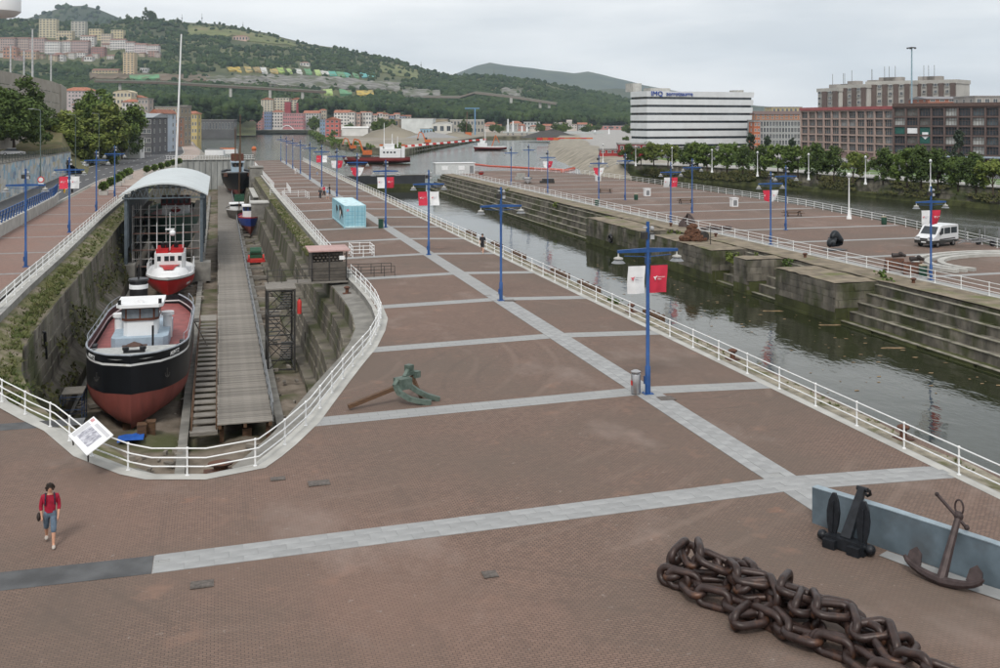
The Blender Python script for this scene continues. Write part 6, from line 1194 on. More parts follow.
for sd in (-1, 1):
    for y0, y1, sl in ((-1.2, -.45, .35), (-.3, .85, 0), (1.0, 2.15, 0)):
        b = MB(); b.add([(sd * .997, y0, 1.3), (sd * .997, y1, 1.3), (sd * .997, y1, 1.92), (sd * .997, y0 + sl, 1.92)], [(0, 1, 2, 3) if sd > 0 else (3, 2, 1, 0)]); b.build('window', m_glass, van)
    for y in (-1.55, 1.5): b = MB(); b.cyl((sd * .74, y, .33), (sd * 1.0, y, .33), .33, .33, 16); wh = b.build('wheel', m_black, van, True); b = MB(); b.cyl((sd * .9, y, .33), (sd * 1.01, y, .33), .18, .18, 10); b.build('rim', m_steel, wh)
    b = MB(); b.box((sd * .7, -2.4, .95), (.42, .12, .22)); b.build('headlight', m_lampglass, van); b = MB(); b.box((sd * 1.12, -1.2, 1.4), (.16, .12, .28)); b.build('wing_mirror', m_black, van); b = MB(); b.box((sd * .995, .3, .78), (.02, 3.0, .12)); b.build('side_moulding', m_dark, van)
b = MB(); b.box((0, -2.46, .85), (.8, .04, .16)); b.build('grille', m_dark, van); b = MB(); b.box((0, -2.5, .55), (.5, .02, .11)); b.build('number_plate', m_bwh, van)
tp_ = gp(981, 246.5, ZR); t = thing('boat_trailer', 'empty galvanised boat trailer behind the white minibus', 'trailer', (tp_.x + .2, tp_.y + .4, ZR), R(-75))
for x in (-.8, .8): b = MB(); b.bar((x, -2.5, .6), (x, 2.3, .6), .1); b.build('frame_rail', m_steel, t); b = MB(); b.cyl((x - .1, .9, .33), (x + .12, .9, .33), .33, .33, 14); b.build('wheel', m_black, t, True); b = MB(); b.bar((x, 2.0, .6), (x, 2.0, 1.9), .07); b.build('upright', m_steel, t); b = MB(); b.bar((x, -1.2, .6), (x, -1.2, 1.8), .07); b.build('upright', m_steel, t)
for y in (-2.4, -1.2, 0, 1.2, 2.2): b = MB(); b.bar((-.8, y, .62), (.8, y, .62), .08); b.build('crossbar', m_steel, t)
b = MB(); b.bar((0, -2.4, .6), (0, -3.6, .5), .09); b.build('tow_bar', m_steel, t)
# curved stone benches at the right
for i, (r0, lab) in enumerate([(7.6, 'outer curved grey stone kerb on the quay near the trailer'), (6.7, 'middle curved grey stone kerb on the quay near the trailer'), (5.8, 'inner curved grey stone kerb on the quay near the trailer')]):
    c = gp(1000, 262, ZR); b = MB(); pts = [(r0 * 1.35 * math.cos(q), r0 * .95 * math.sin(q), .18 - .03 * i) for q in [R(70 + 11 * j) for j in range(13)]]
    for p0, p1 in zip(pts, pts[1:]): b.bar(p0, Vector(p1) + (Vector(p1) - Vector(p0)).normalized() * .05, .55, .3)
    o = b.build('stone_kerb', m_concL); o.location = (c.x + 1, c.y - 2, ZR); tag(o, lab, 'kerb', 'curved stone kerbs')
# tufts of weeds on walls and ledges
def tuft(seed, n, r, ls): return leafy(n, [((0, 0, r * .3), r), ((r * .8, 0, r * .2), r * .6)], ls, seed)
tm_ = [tuft(40 + i, 130, .45, .1).mesh('weed', [m_leaf[1], m_leaf[2], MAT['grass']][i]) for i in range(3)]
random.seed(17)
WEED = [(47.6, 88 + .3, -1.4), (48.3, 90.5, -1.6), (50.4, 89, -1.2), (50.6, 109, -1.2), (50.2, 128, -1.5), (50.7, 107, -1.2), (52, 72, ZR), (51.4, 70, -1.1), (25.6, 63, -.2), (25.5, 64, -.2), (50.5, 150, -1.3), (51, 180, -1.2), (50.5, 83, -1.2)]
WL = ['low on the pier side left of the first steps', 'higher on the steps left of the small pier', 'at the top of the small pier steps', 'above the narrow steps near the net heap', 'where the long far steps begin', 'just right of the narrow far steps', 'on the dirt by the nearest large pier', 'at the corner of the nearest large pier', 'outside the near canal railing', 'beside the shrub outside the near canal railing', 'partway along the long far steps', 'far along the long far steps', 'between the two nearer piers']
for i, (x, y, z) in enumerate(WEED):
    o = ob('weed_clump', random.choice(tm_[:2]), None, (x, y, z), (0, 0, random.uniform(0, 6)), (random.uniform(.7, 1.5),) * 3); tag(o, ('green weed clump %s' % WL[i]), 'weed', 'weeds on the quay stones')
b = MB(); random.seed(18)
def scatter_tufts(b, fn, n, s0, s1):
    for i in range(n):
        p = fn(); s = random.uniform(s0, s1)
        for j in range(9):
            d = Vector((random.gauss(0, .5), random.gauss(0, .5), random.uniform(.3, 1))) * s; w_ = Vector((random.gauss(0, 1), random.gauss(0, 1), 0)).normalized() * s * .16; b.add([p - w_, p + w_, p + d], [(0, 1, 2)])
scatter_tufts(b, lambda: (lambda y: Vector((interp(XL, y) + random.uniform(.5, 2.1), y, interp([(48, -.9), (64, -.1), (80, 0), (282, 0)], y) - random.uniform(-.1, .1))))(random.choice((random.uniform(50, 90), random.uniform(60, 200)))), 1500, .15, .4)
scatter_tufts(b, lambda: (lambda y: Vector((9.5 - random.uniform(.3, 1.6), y, -.66)))(random.uniform(84, 164)), 700, .15, .35)
scatter_tufts(b, lambda: Vector((random.uniform(25.0, 25.8), random.uniform(22, 110), -.2)), 260, .08, .22)
scatter_tufts(b, lambda: Vector((random.uniform(51, 53.8), random.uniform(40, 200), ZR - .05)), 350, .1, .25)
struct(b.build('grass_tufts', M('tuft green', (.07, .1, .025), .9, var=.4, scale=.8, c2=(.15, .15, .06))), 'stuff')
b = MB()
def wallveg():
    y = random.uniform(60, 190); f = random.random() ** .7
    return Vector((interp(XL, y) + lerp(2.2, 3.6, f), y, lerp(-1.2, -5.2, f) + (0)))
for i in range(5200):
    p = wallveg(); 
    if noise.noise(Vector((p.y * .18, p.z * .5, 2))) < .02: continue
    s = random.uniform(.06, .2); u = Vector((random.gauss(.8, .4), random.gauss(0, .4), random.gauss(.4, .4))).normalized(); v = u.orthogonal().normalized() * s; w_ = u.cross(v).normalized() * s; b.add([p + Vector((.08, 0, 0)) - v, p - w_ + Vector((.1, 0, 0)), p + v + Vector((.1, 0, 0)), p + w_ + Vector((.08, 0, 0))], [(0, 1, 2, 3)])
def embveg():
    i = random.randrange(4); p, q = Vector(rb[1 + i]), Vector(rb[2 + i]); d = (q - p).normalized(); n = Vector((-d.y, d.x)); f = random.random(); z = -.35 - random.random() ** 1.3 * 2.7; c = p.lerp(q, f) + n * (.35 + .2 * -z); return Vector((c.x, c.y, z))
for i in range(9000):
    p = embveg()
    if noise.noise(Vector((p.y * .09, p.z * .8, 6))) < -.02: continue
    s = random.uniform(.12, .34); u = Vector((random.gauss(-.6, .4), random.gauss(-.3, .4), random.gauss(.5, .4))).normalized(); v = u.orthogonal().normalized() * s; w_ = u.cross(v).normalized() * s; b.add([p - v, p - w_, p + v, p + w_], [(0, 1, 2, 3)])
struct(b.build('wall_creeper', M('creeper', (.05, .06, .018), .9, var=.4, scale=.6, c2=(.1, .095, .035))), 'stuff')
# dark gate and platform spanning the canal mouth, floating hut
p = at(375, 236, 0); t = thing('canal_barrier', 'long dark steel barrier across the far end of the canal', 'barrier', (36, 240, WATER)); b = MB(); b.box((0, 0, 1.5), (23, 2.5, 3.0)); b.build('hull', M('barrier dark', (.03, .032, .036), .6, var=.3, scale=.3), t); b = MB(); b.box((0, -1.0, 3.08), (23, .5, .16)); b.build('deck_edge', m_conc, t); b = MB(); b.box((0, -1.6, .2), (23, 1.0, 1.6)); b.build('algae_foot', m_algae, t)
hp = at(454, 246, 0); t = thing('site_hut', 'pale grey portable hut standing at the tip of the quay', 'hut', (hp.x, hp.y, ZR - .3)); b = MB(); b.box((0, 0, 1.5), (9.6, 3, 2.6)); b.build('wall', M('hut grey', (.52, .54, .54), .6, var=.06), t); b = MB(); b.box((0, 0, 2.86), (9.9, 3.3, .12)); b.build('roof', m_whiteC, t)
for x in (-2.6, 1.5): b = MB(); b.box((x, -1.52, 1.7), (1.5, .06, 1.0)); b.build('window', m_bwh, t)
b = MB(); b.box((4.0, -1.52, 1.2), (.9, .06, 2.0)); b.build('door', m_grey, t)
# quay tip clutter: pallets, small boat, red dinghy
for i, (px, py, w_, h_, mt_, lab) in enumerate([(481, 176, 3.2, .8, m_red, 'red inflatable dinghy lying at the tip of the quay'), (528, 184, 4.2, 1.0, m_bwh, 'small white boat hull on the quay tip'), (547, 183, 3.0, .9, m_dark, 'dark stacked timbers beside the small white boat'), (520, 180, 2.2, 1.4, M('pallet grey', (.3, .3, .28), .8), 'grey crate stack behind the small white boat')]):
    p = gp(px, py, ZR); t = thing('quay_clutter' if i > 1 else 'small_boat', lab, 'boat' if i < 2 else 'crate', p, R(-15)); 
    if i < 2: hull(w_ * 1.2, w_ * .45, h_, .4, .2, .4, 2, [(0, .8, 'hull', mt_), (.8, 1, 'gunwale', m_grey)], t, ns=12); 
    else: b = MB(); b.box((0, 0, h_ / 4), (w_, 1.4, h_ / 2)); b.build('lower_crate', mt_, t); b = MB(); b.box((.2, 0, h_ * .76), (w_ * .8, 1.2, h_ / 2)); b.build('upper_crate', mt_, t)
p = gp(530, 176, WATER); b = MB(); b.ball((0, 0, .5), .8, 10, 8); o = b.build('buoy', m_yellow, None, True); o.location = p; tag(o, 'yellow buoy floating beyond the quay tip', 'buoy')
p = gp(254, 150, WATER); b = MB(); b.ball((0, 0, .7), 1.3, 10, 8); o = b.build('buoy', m_orange, None, True); o.location = p; tag(o, 'orange buoy on the far left arm of the river', 'buoy')
# floating litter, tyre fenders
p = gp(596, 232, -2.6); t = thing('tyre_fender', 'black tyre hanging on the mossy quay pier', 'tyre', (46.6, 117.5, -2.6)); b = MB(); b.tube([(0, .42 * math.cos(q), .42 * math.sin(q)) for q in [2 * math.pi * i / 16 for i in range(16)]], .16, 8, True); b.build('tyre', m_black, t, True); b = MB(); b.cyl((0, 0, .5), (.3, 0, 1.6), .02, n=5); b.build('rope', m_grey, t)
b = MB(); random.seed(9)
for i in range(190):
    x = random.uniform(34, 46.5); y = random.uniform(50, 110); 
    if random.random() > (x - 30) / 16: continue
    s = random.uniform(.04, .16); a = random.uniform(0, 3); b.add([(x + s * math.cos(a + k * 1.57) * (1.6 if k % 2 else 1), y + s * math.sin(a + k * 1.57), WATER + .02) for k in range(4)], [(0, 1, 2, 3)])
struct(b.build('floating_leaves', M('dead leaves', (.22, .15, .08), .8, var=.4, scale=2)), 'stuff')
for i, (px, py, lab) in enumerate([(773, 311, 'brown patch of drifting weed near the middle of the canal'), (830, 325, 'brown patch of drifting weed below the nearest pier'), (893, 348, 'brown patch of drifting weed near the right steps')]):
    p = gp(px, py, WATER); b = MB(); b.grid([[(x * .34, y * .11, .02 + (.03 * random.random() if abs(x) < 3 and abs(y) < 2 else -.05)) for x in range(-3, 4)] for y in range(-2, 3)]); o = b.build('drift_weed', M('drift weed', (.16, .11, .06), .9, var=.4, scale=3), None, True); o.location = (p.x, p.y, WATER); o.rotation_euler = (0, 0, R(-15)); tag(o, lab, 'drift weed', 'drifting weed on the canal')

# old timber fender frames outside the near railing, beyond the first lamp
for i, (y, l) in enumerate([(58.5, 2.2), (70, 3.6), (76.5, 3.4), (88, 3.2), (95.5, 2.8), (106, 3.0)]):
    t = thing('timber_fender', 'dark timber fender frame on the canal edge, %s from the camera' % ORD[i], 'fender', (26.15, y, -1.2), 0, 'timber fenders on the canal edge')
    for k in range(4): b = MB(); b.box((0, l * (k / 3 - .5), .35), (.26, .26, 1.9)); b.build('post', m_woodb, t)
    for z in (.55, 1.1): b = MB(); b.box((-.18, 0, z), (.14, l + .5, .2)); b.build('rail', m_woodb, t)
# three stacked boulders and a red mooring plate at the foot of the curved railing are left to the rubble
# ================================================================== buildings
WM = {}
def bmat(c, n=None): 
    k = 'wall %.2f %.2f %.2f' % c; return M(k, c, .85, var=.12, scale=.15, bump=.05)
m_win = M('far window', (.045, .055, .065), .2, var=.4, scale=.3, rnd=.45, spec=.6); m_wfr = M('window frame', (.55, .55, .53), .6)
m_rflat = M('flat roof', (.25, .24, .23), .9); m_tile2 = m_tile
def win_mesh(w_, h_):
    k = (round(w_, 2), round(h_, 2))
    if k not in WM:
        b = MB(); b.m = 0; b.box((0, -.02, 0), (w_, .06, h_)); b.m = 1
        for x, z, a, c in ((0, h_ / 2, w_ + .16, .1), (0, -h_ / 2, w_ + .3, .12), (-w_ / 2, 0, .1, h_), (w_ / 2, 0, .1, h_), (0, 0, .07, h_)): b.box((x, -.06, z), (a, .08, c))
        WM[k] = b.mesh('window', [m_win, m_wfr])
    return WM[k]
def bld(label, px0, px1, pyt, pyb, fz, c, floors=4, cols=5, roof='flat', depth=None, yaw=0, name='apartment_block', group=None, wf=.55, hf=.5, side=True, zb=None, cat='building', roofc=None, bands=None, base=0.0):
    a, b_ = at(px0, fz), at(px1, fz); W_ = (b_ - a).length; cx = (a + b_) / 2; z0 = zz(pyb, fz) if zb is None else zb; z1 = zz(pyt, fz); H_ = z1 - z0; D_ = depth or max(8, min(16, W_))
    rise = 0
    if roof in ('gable', 'hip', 'side'): rise = min(H_ * .3, max(1.5, min(W_, D_) * .2)); H_ -= rise
    t = thing(name, label, cat, (cx.x, cx.y, z0), -PSI + R(yaw), group)
    mw_ = bmat(c); b = MB(); b.box((0, D_ / 2, H_ / 2 - 3), (W_, D_, H_ + 6)); b.build('wall', mw_, t)
    rm = roofc or (m_tile if rise else m_rflat); b = MB(); o_ = .5
    if roof == 'flat': b.box((0, D_ / 2, H_ + .2), (W_ + .4, D_ + .4, .5))
    elif roof == 'gable': b.add([(-W_ / 2 - o_, -o_, H_), (W_ / 2 + o_, -o_, H_), (W_ / 2 + o_, D_ + o_, H_), (-W_ / 2 - o_, D_ + o_, H_), (0, -o_, H_ + rise), (0, D_ + o_, H_ + rise)], [(0, 1, 4), (1, 2, 5, 4), (2, 3, 5), (3, 0, 4, 5), (3, 2, 1, 0)])
    elif roof == 'side': b.add([(-W_ / 2 - o_, -o_, H_), (W_ / 2 + o_, -o_, H_), (W_ / 2 + o_, D_ + o_, H_), (-W_ / 2 - o_, D_ + o_, H_), (-W_ / 2 - o_, D_ / 2, H_ + rise), (W_ / 2 + o_, D_ / 2, H_ + rise)], [(0, 1, 5, 4), (1, 2, 5), (2, 3, 4, 5), (3, 0, 4), (3, 2, 1, 0)])
    elif roof == 'hip': b.add([(-W_ / 2 - o_, -o_, H_), (W_ / 2 + o_, -o_, H_), (W_ / 2 + o_, D_ + o_, H_), (-W_ / 2 - o_, D_ + o_, H_), (-W_ * .22, D_ / 2, H_ + rise), (W_ * .22, D_ / 2, H_ + rise)], [(0, 1, 5, 4), (1, 2, 5), (2, 3, 4, 5), (3, 0, 4), (3, 2, 1, 0)])
    elif roof == 'barrel': b.grid([[(lerp(-W_ / 2, W_ / 2, i / 12), y, H_ + W_ * .12 * (1 - (i / 6 - 1) ** 2)) for i in range(13)] for y in (-.4, D_ + .4)]); b.grid([[(lerp(-W_ / 2, W_ / 2, i / 12), .0, H_ + W_ * .12 * (1 - (i / 6 - 1) ** 2)) for i in range(13)], [(lerp(-W_ / 2, W_ / 2, i / 12), 0, H_ - .1) for i in range(13)]])
    b.build('roof', rm, t)
    if floors and cols:
        fh = (H_ - base) / floors; cw = W_ / cols; me = win_mesh(max(.5, cw * wf), max(.6, fh * hf))
        for f in range(floors):
            for k in range(cols): ob('window', me, t, (-W_ / 2 + cw * (k + .5), -.02, base + fh * (f + .55)))
        if side:
            cs_ = max(1, int(D_ / 4.5)); me2 = win_mesh(1.5, max(.6, fh * hf)); sd = 1 if cx.x * C_ - cx.y * S_ < 0 else -1
            for f in range(floors):
                for k in range(min(cs_, 3)): ob('window', me2, t, (sd * (W_ / 2 + .02), D_ * (k + .5) / min(cs_, 3), base + fh * (f + .55)), (0, 0, R(90 * sd)))
    return t, W_, H_, D_
# ---- right bank: clinic
def clinic():
    fz = 400; a, b_ = at(647, fz), at(757.5, fz * 1.05); d = (b_ - a); W_ = d.length; ang = math.atan2(d.y, d.x); z0 = 0.6; H_ = zz(91, fz) - z0
    t = thing('clinic_building', 'long white clinic building with dark window strips and blue sign', 'building', (a.x, a.y, z0), ang); mcl = M('clinic white', (.58, .6, .61), .5, var=.05, scale=.3); D_ = 13
    nb = 7; bh = H_ / (nb + .25)
    for i in range(nb):
        zt = H_ - i * bh; ov = max(0, (nb - 1 - i)) * .35; b = MB(); b.add([(0, 0, zt - bh * .7), (W_ - 4 + ov + .0, 0, zt - bh * .7), (W_ - 4 + ov, D_, zt - bh * .7), (0, D_, zt - bh * .7), (0, 0, zt), (W_ - 4 + ov + .3, 0, zt), (W_ - 4 + ov + .3, D_, zt), (0, D_, zt)], [(3, 2, 1, 0), (4, 5, 6, 7), (0, 1, 5, 4), (1, 2, 6, 5), (2, 3, 7, 6), (3, 0, 4, 7)]); b.build('white_band', mcl, t)
        n = 12
        for k in range(n): x0 = (W_ - 5 + ov) * k / n; x1 = (W_ - 5 + ov) * (k + 1) / n; b = MB(); b.box(((x0 + x1) / 2 + .2, D_ / 2, zt - bh * .85), (x1 - x0 - .1, D_ - .8, bh * .3)); b.build('window', m_glass, t)
    b = MB(); b.box((W_ / 2 - 2, D_ / 2, -1.5), (W_ - 8, D_ - 2, 3.2)); b.build('base_storey', M('clinic base', (.3, .31, .32), .6, var=.3, scale=.3), t)
    for x, w_, h_ in ((-.1, 4, 3.4), (13, 9, 1.6), (52, 3, 1.2)): b = MB(); b.box((max(w_ / 2, x), 14, H_ + h_ / 2), (w_, 6, h_)); b.build('roof_plant', m_concL, t)
    sg = text_mesh('IMQ', 2.7, M('sign blue', (.01, .05, .3), .5), 'LEFT', .12); ob('sign_lettering', sg, t, (1.6, -.3, H_ - bh * .6), (R(90), 0, 0), (1.1, 1, 1)); sg2 = text_mesh('zorrotzaurre', 2.4, MAT['sign blue'], 'LEFT', .12); ob('sign_lettering', sg2, t, (8.6, -.3, H_ - bh * .56), (R(90), 0, 0), (.98, 1, 1))
clinic()
# ---- brown and pink glass workshops
def workshop(label, p0, f0, p1, f1, pyt, rows_, cols_, frame, top, seed, glassmat, wall):
    random.seed(seed); a, b_ = at(p0, f0), at(p1, f1); d = b_ - a; W_ = d.length; ang = math.atan2(d.y, d.x); z0 = 0.0; H_ = zz(pyt, f0) - z0; base = H_ * .14
    t = thing('glass_workshop', label, 'building', (a.x, a.y, z0), ang); b = MB(); b.box((W_ / 2, 9, H_ / 2), (W_, 17, H_)); b.build('core', wall, t)
    cw = W_ / cols_; rh = (H_ - base - 1.0) / rows_; gm = {}
    for mi, m_ in enumerate(glassmat): q = MB(); q.m = 0; q.box((0, 0, 0), (cw * .86, .1, rh * .78)); gm[mi] = q
    meshes = []
    for m_ in glassmat:
        q = MB(); q.m = 0; q.box((0, 0, 0), (cw * .86, .1, rh * .78)); q.m = 1
        for k in range(4): q.box((-cw * .43 + cw * .86 * (k + .5) / 4 + cw * .1, -.07, 0), (.08, .06, rh * .78))
        q.box((0, -.07, rh * .1), (cw * .86, .05, .07)); meshes.append(q.mesh('window', [m_, frame]))
    for r in range(rows_):
        for k in range(cols_): ob('window', random.choice(meshes), t, (cw * (k + .5), .38, base + rh * (r + .5)))
    for k in range(cols_ + 1): b = MB(); b.box((cw * k, .2, H_ / 2), (cw * .13, .7, H_ - .1)); b.build('pier', frame, t)
    for r in range(rows_ + 1): b = MB(); b.box((W_ / 2, .24, base + rh * r), (W_, .62, rh * .17)); b.build('floor_band', frame, t)
    b = MB(); b.box((W_ / 2, 8.5, H_ - .25), (W_ + .4, 18, 1.0)); b.build('roof_band', top, t)
    return t, W_, H_, base, rh, cw
gl = [M('workshop glass %d' % i, c, .15, var=.45, scale=.5, spec=.6) for i, c in enumerate(((.06, .075, .085), (.03, .035, .042), (.16, .18, .19), (.1, .1, .095), (.3, .31, .3)))]
m_pf = M('pink frame', (.35, .265, .23), .8, var=.12, scale=.4); m_bf = M('brown frame', (.11, .078, .07), .8, var=.15, scale=.4)
workshop('pinkish grid fronted workshop block with red roof edge', 801, 345, 893.3, 300, 108.5, 5, 11, m_pf, M('red roof edge', (.3, .09, .09), .7), 5, [gl[0], gl[0], gl[2], gl[3], gl[1]], bmat((.28, .2, .18)))
t, W_, H_, base_, rh, cw = workshop('dark brown grid fronted workshop block behind the mast', 893.6, 298, 1060, 262, 104.5, 5, 12, m_bf, M('brown roof edge', (.1, .065, .055), .8), 9, [gl[1], gl[1], gl[3], gl[0], gl[1], gl[4]], bmat((.12, .09, .08)))
m_gb = M('green board', (.02, .09, .075), .6)
for r, k in ((2, 0), (1, 2), (2, 2)): b = MB(); b.box((cw * (k + .5), .26, base_ + rh * (r + .5)), (cw * .84, .06, rh * .74)); b.build('green_board', m_gb, t)
b = MB(); b.ext([(-.9, .9), (.9, .9), (.9, .1), (1.5, .1), (0, -1.1), (-1.5, .1), (-.9, .1)], Matrix.Translation((cw * 2.5, .22, base_ + rh * 2.0)) @ Matrix.Rotation(R(90), 4, 'X'), .04); b.build('white_arrow', m_whiteC, t)
b = MB(); b.box((cw * 1.5, .24, base_ + rh * 2.5), (cw * .84, .06, rh * .6)); b.build('white_board', m_bwh, t)
b = MB(); b.box((W_ * .5, -1.5, 1.9), (W_ * .9, 2.5, .4)); b.build('canopy', M('canopy blue grey', (.3, .36, .42), .6), t)
# towers of flats behind
random.seed(12)
def striped(label, px0, px1, pyt, pyb, fz, n, seed):
    random.seed(seed); a, b_ = at(px0, fz), at(px1, fz * .97); d = b_ - a; W_ = d.length; z0 = zz(pyb, fz); H_ = zz(pyt, fz) - z0; t = thing('flats_tower', label, 'building', (a.x, a.y, z0), math.atan2(d.y, d.x)); b = MB(); b.box((W_ / 2, 8, H_ / 2 - 8), (W_, 15, H_ + 14)); b.build('wall', bmat((.42, .41, .38)), t)
    cw = W_ / n; fl = max(4, int(H_ / 3))
    for k in range(n):
        if k % 2: b = MB(); b.box((cw * (k + .5), -.1, H_ / 2), (cw * .85, .5, H_ - 1.6)); b.build('brick_stripe', bmat((.125, .09, .08)), t)
        else:
            for f in range(fl): ob('window', win_mesh(cw * .55, H_ / fl * .45), t, (cw * (k + .5), -.02, H_ / fl * (f + .45)))
    b = MB(); b.box((W_ / 2, 8, H_ - .2), (W_ + .6, 16, 1.6)); b.build('cornice', bmat((.4, .39, .36)), t)
    for i in range(3): x = W_ * random.uniform(.1, .9); b = MB(); b.box((x, 8, H_ + 1.4), (5, 4, 2)); b.build('roof_plant', bmat((.3, .28, .26)), t); b = MB(); b.cyl((x, 6, H_ + 2), (x, 6, H_ + 7), .12, n=5); b.build('aerial', m_grey, t)
striped('left stepped tower of brown and white striped flats', 817, 838, 90, 112, 450, 4, 1); striped('second striped flats tower left of the mast', 838, 866, 86.5, 112, 440, 6, 2); striped('tall striped flats tower just left of the mast', 866, 910, 83, 112, 430, 8, 3); striped('striped flats tower right of the floodlight mast', 910, 956, 82, 108, 425, 8, 4)
bld('brick block with slate roof above the dark workshop', 928, 1040, 96, 106, 380, (.3, .13, .09), 2, 12, 'side', 18, 0, wf=.5, roofc=M('slate roof', (.2, .2, .21), .7)); bld('low grey rooftop block at the right edge above the workshop', 975, 1040, 97, 106, 340, (.32, .3, .28), 1, 8)
bld('grey glazed office between clinic and workshop', 760, 803, 121, 152, 395, (.3, .32, .32), 5, 14, 'flat', 20, 0, wf=.82, hf=.75); bld('orange brick apartment row behind the grey office', 756, 803, 111, 122, 520, (.34, .16, .09), 3, 10, 'side', 16, roofc=M('dark roof', (.12, .08, .07), .8)); bld('yellowish flat-topped houses behind the orange brick row', 772, 802, 107.5, 113, 560, (.4, .33, .17), 1, 7); bld('slim orange brick stair block at the clinic corner', 754, 760, 122, 150, 392, (.42, .13, .06), 5, 2)
# works compound left of the clinic
bld('dark red site cabin at the left of the clinic', 619, 647, 144.5, 152, 330, (.28, .02, .03), 1, 5, 'flat', 6, name='site_cabin'); bld('small red shed with white sign near the gravel', 600, 619, 150, 154, 335, (.35, .05, .05), 1, 3, 'flat', 4, name='site_cabin')
# ---- left town along the road
bld('dark grey modern office with glass bands by the road', 129, 151, 113, 153, 330, (.11, .11, .115), 4, 5, 'side', 24, 6, wf=.75, hf=.45, roofc=M('grey sheet roof', (.28, .3, .32), .6), zb=.7)
bld('narrow white and blue gabled building beside the grey office', 150.5, 157, 109, 148, 345, (.42, .48, .55), 5, 2, 'gable', 30, 6, zb=.7)
bld('low white garage wall with gates beside the parked cars', 124, 140, 138, 153, 300, (.62, .62, .6), 1, 5, 'flat', 5, 6, zb=.7, name='garage')
bld('cream house with curved roof line behind the trees', 113, 131, 92, 112, 600, (.5, .44, .32), 3, 5, 'barrel', roofc=bmat((.5, .44, .32))); bld('cream wing beside the curved roof house', 130, 143, 95, 112, 610, (.48, .42, .31), 3, 4, 'gable'); bld('white house with terracotta roof below the cream house', 122, 137, 99, 114, 520, (.55, .52, .5), 2, 4, 'hip'); bld('tall narrow house with roof terrace beside it', 138, 148, 99, 118, 500, (.35, .3, .27), 3, 3, 'flat')
bld('beige rooftopped apartment block facing the road', 155, 180, 107.5, 142, 440, (.3, .25, .19), 5, 6, 'flat', 16, zb=.7, wf=.6); bld('orange balconied front of the beige apartment block', 157, 178, 118, 142, 430, (.36, .2, .14), 4, 6, 'flat', 8, zb=.7); bld('ochre and cream house with terracotta roof near the bend', 186, 197, 111, 133, 540, (.5, .4, .18), 4, 4, 'hip', zb=.7); bld('brown gable wall house behind the beige block', 179, 187, 106, 134, 560, (.3, .23, .16), 5, 2, 'flat', zb=.7)
bld('white and maroon housing block behind the concrete wall', 61, 92, 87, 108, 760, (.42, .36, .36), 5, 9, 'hip', 14, wf=.5); bld('terracotta roofed cottage behind the roadside trees', 72, 90, 102, 110, 520, (.4, .34, .28), 1, 4, 'hip'); bld('long dark railway shed under the wooded hill', 196, 234, 120, 131, 900, (.1, .1, .1), 1, 12, 'flat', 10, zb=.7, name='railway_shed')
# ---- riverside at the left arm
rv = [('salmon riverside house at the left end of the row', 232.4, 242.6, 119.6, 130, 1180, (.55, .3, .24), 3, 4, 'hip'), ('pink riverside house with wide terracotta roof', 242.8, 261, 116, 130, 1185, (.5, .24, .22), 4, 7, 'hip'), ('cream house behind the pink riverside houses', 246, 259, 107, 118, 1280, (.55, .48, .36), 3, 4, 'gable'), ('tall pink house next to the blue one', 255.5, 263.8, 111.5, 128, 1230, (.5, .25, .23), 5, 3, 'hip'), ('blue fronted riverside house', 264, 271.2, 112, 128, 1220, (.16, .22, .36), 5, 3, 'flat'), ('white riverside house with terracotta roof', 271.5, 282.8, 110, 128, 1225, (.6, .57, .54), 5, 4, 'hip'), ('long pink riverside building with regular windows', 283, 303, 113.5, 128, 1215, (.45, .2, .21), 4, 9, 'flat'),
      ('grey and white block right of the long pink building', 303.4, 319, 110.5, 128, 1240, (.45, .45, .44), 5, 6, 'side'), ('beige turreted house near the small trees', 319.3, 326, 109, 124, 1260, (.42, .37, .29), 4, 3, 'hip'), ('leftmost cream tower of the hillside flats', 261, 273, 97.4, 112, 1330, (.55, .5, .4), 6, 4, 'gable'), ('second cream tower of the hillside flats', 274, 289, 98, 114, 1335, (.54, .49, .38), 6, 5, 'flat'), ('third cream tower with red panel', 290, 304, 97.4, 114, 1340, (.55, .5, .39), 6, 4, 'gable'), ('small rightmost cream tower with red panel', 305, 313, 100, 113, 1345, (.54, .49, .39), 5, 3, 'gable'),
      ('white terrace house with terracotta roof on the far bank', 334, 350, 110, 125, 1190, (.62, .6, .57), 4, 5, 'side'), ('red gabled house standing alone near the excavator', 325.5, 339, 117, 137, 800, (.45, .13, .11), 4, 3, 'gable'), ('blue narrow house beside the red gabled one', 320, 325.3, 119.6, 135, 830, (.2, .3, .42), 4, 2, 'flat')]
for r_ in rv: bld(r_[0], *r_[1:6], r_[6], r_[7], r_[8], r_[9], group='riverside houses', zb=None)
for px0, px1, pyt, pyb in ((285, 291, 102, 113), (296.7, 302.6, 103, 113), (306.8, 312.6, 103.5, 110.6)):
    a = at((px0 + px1) / 2, 1325, zz(pyb, 1325)); t = thing('red_stair_tower', 'flat red stair tower on cream flats, %s' % {285: 'left one', 296.7: 'middle one', 306.8: 'right one'}[px0], 'building', a, -PSI, 'red stair towers'); w_ = (px1 - px0) * 1.3; h_ = (pyb - pyt) * 1.3; b = MB(); b.box((0, 0, h_ / 2 - 2), (w_, 6, h_ + 4)); b.build('wall', bmat((.3, .06, .07)), t); b = MB(); b.box((0, 0, h_ + .2), (w_ + .5, 6.5, .5)); b.build('roof', m_rflat, t)
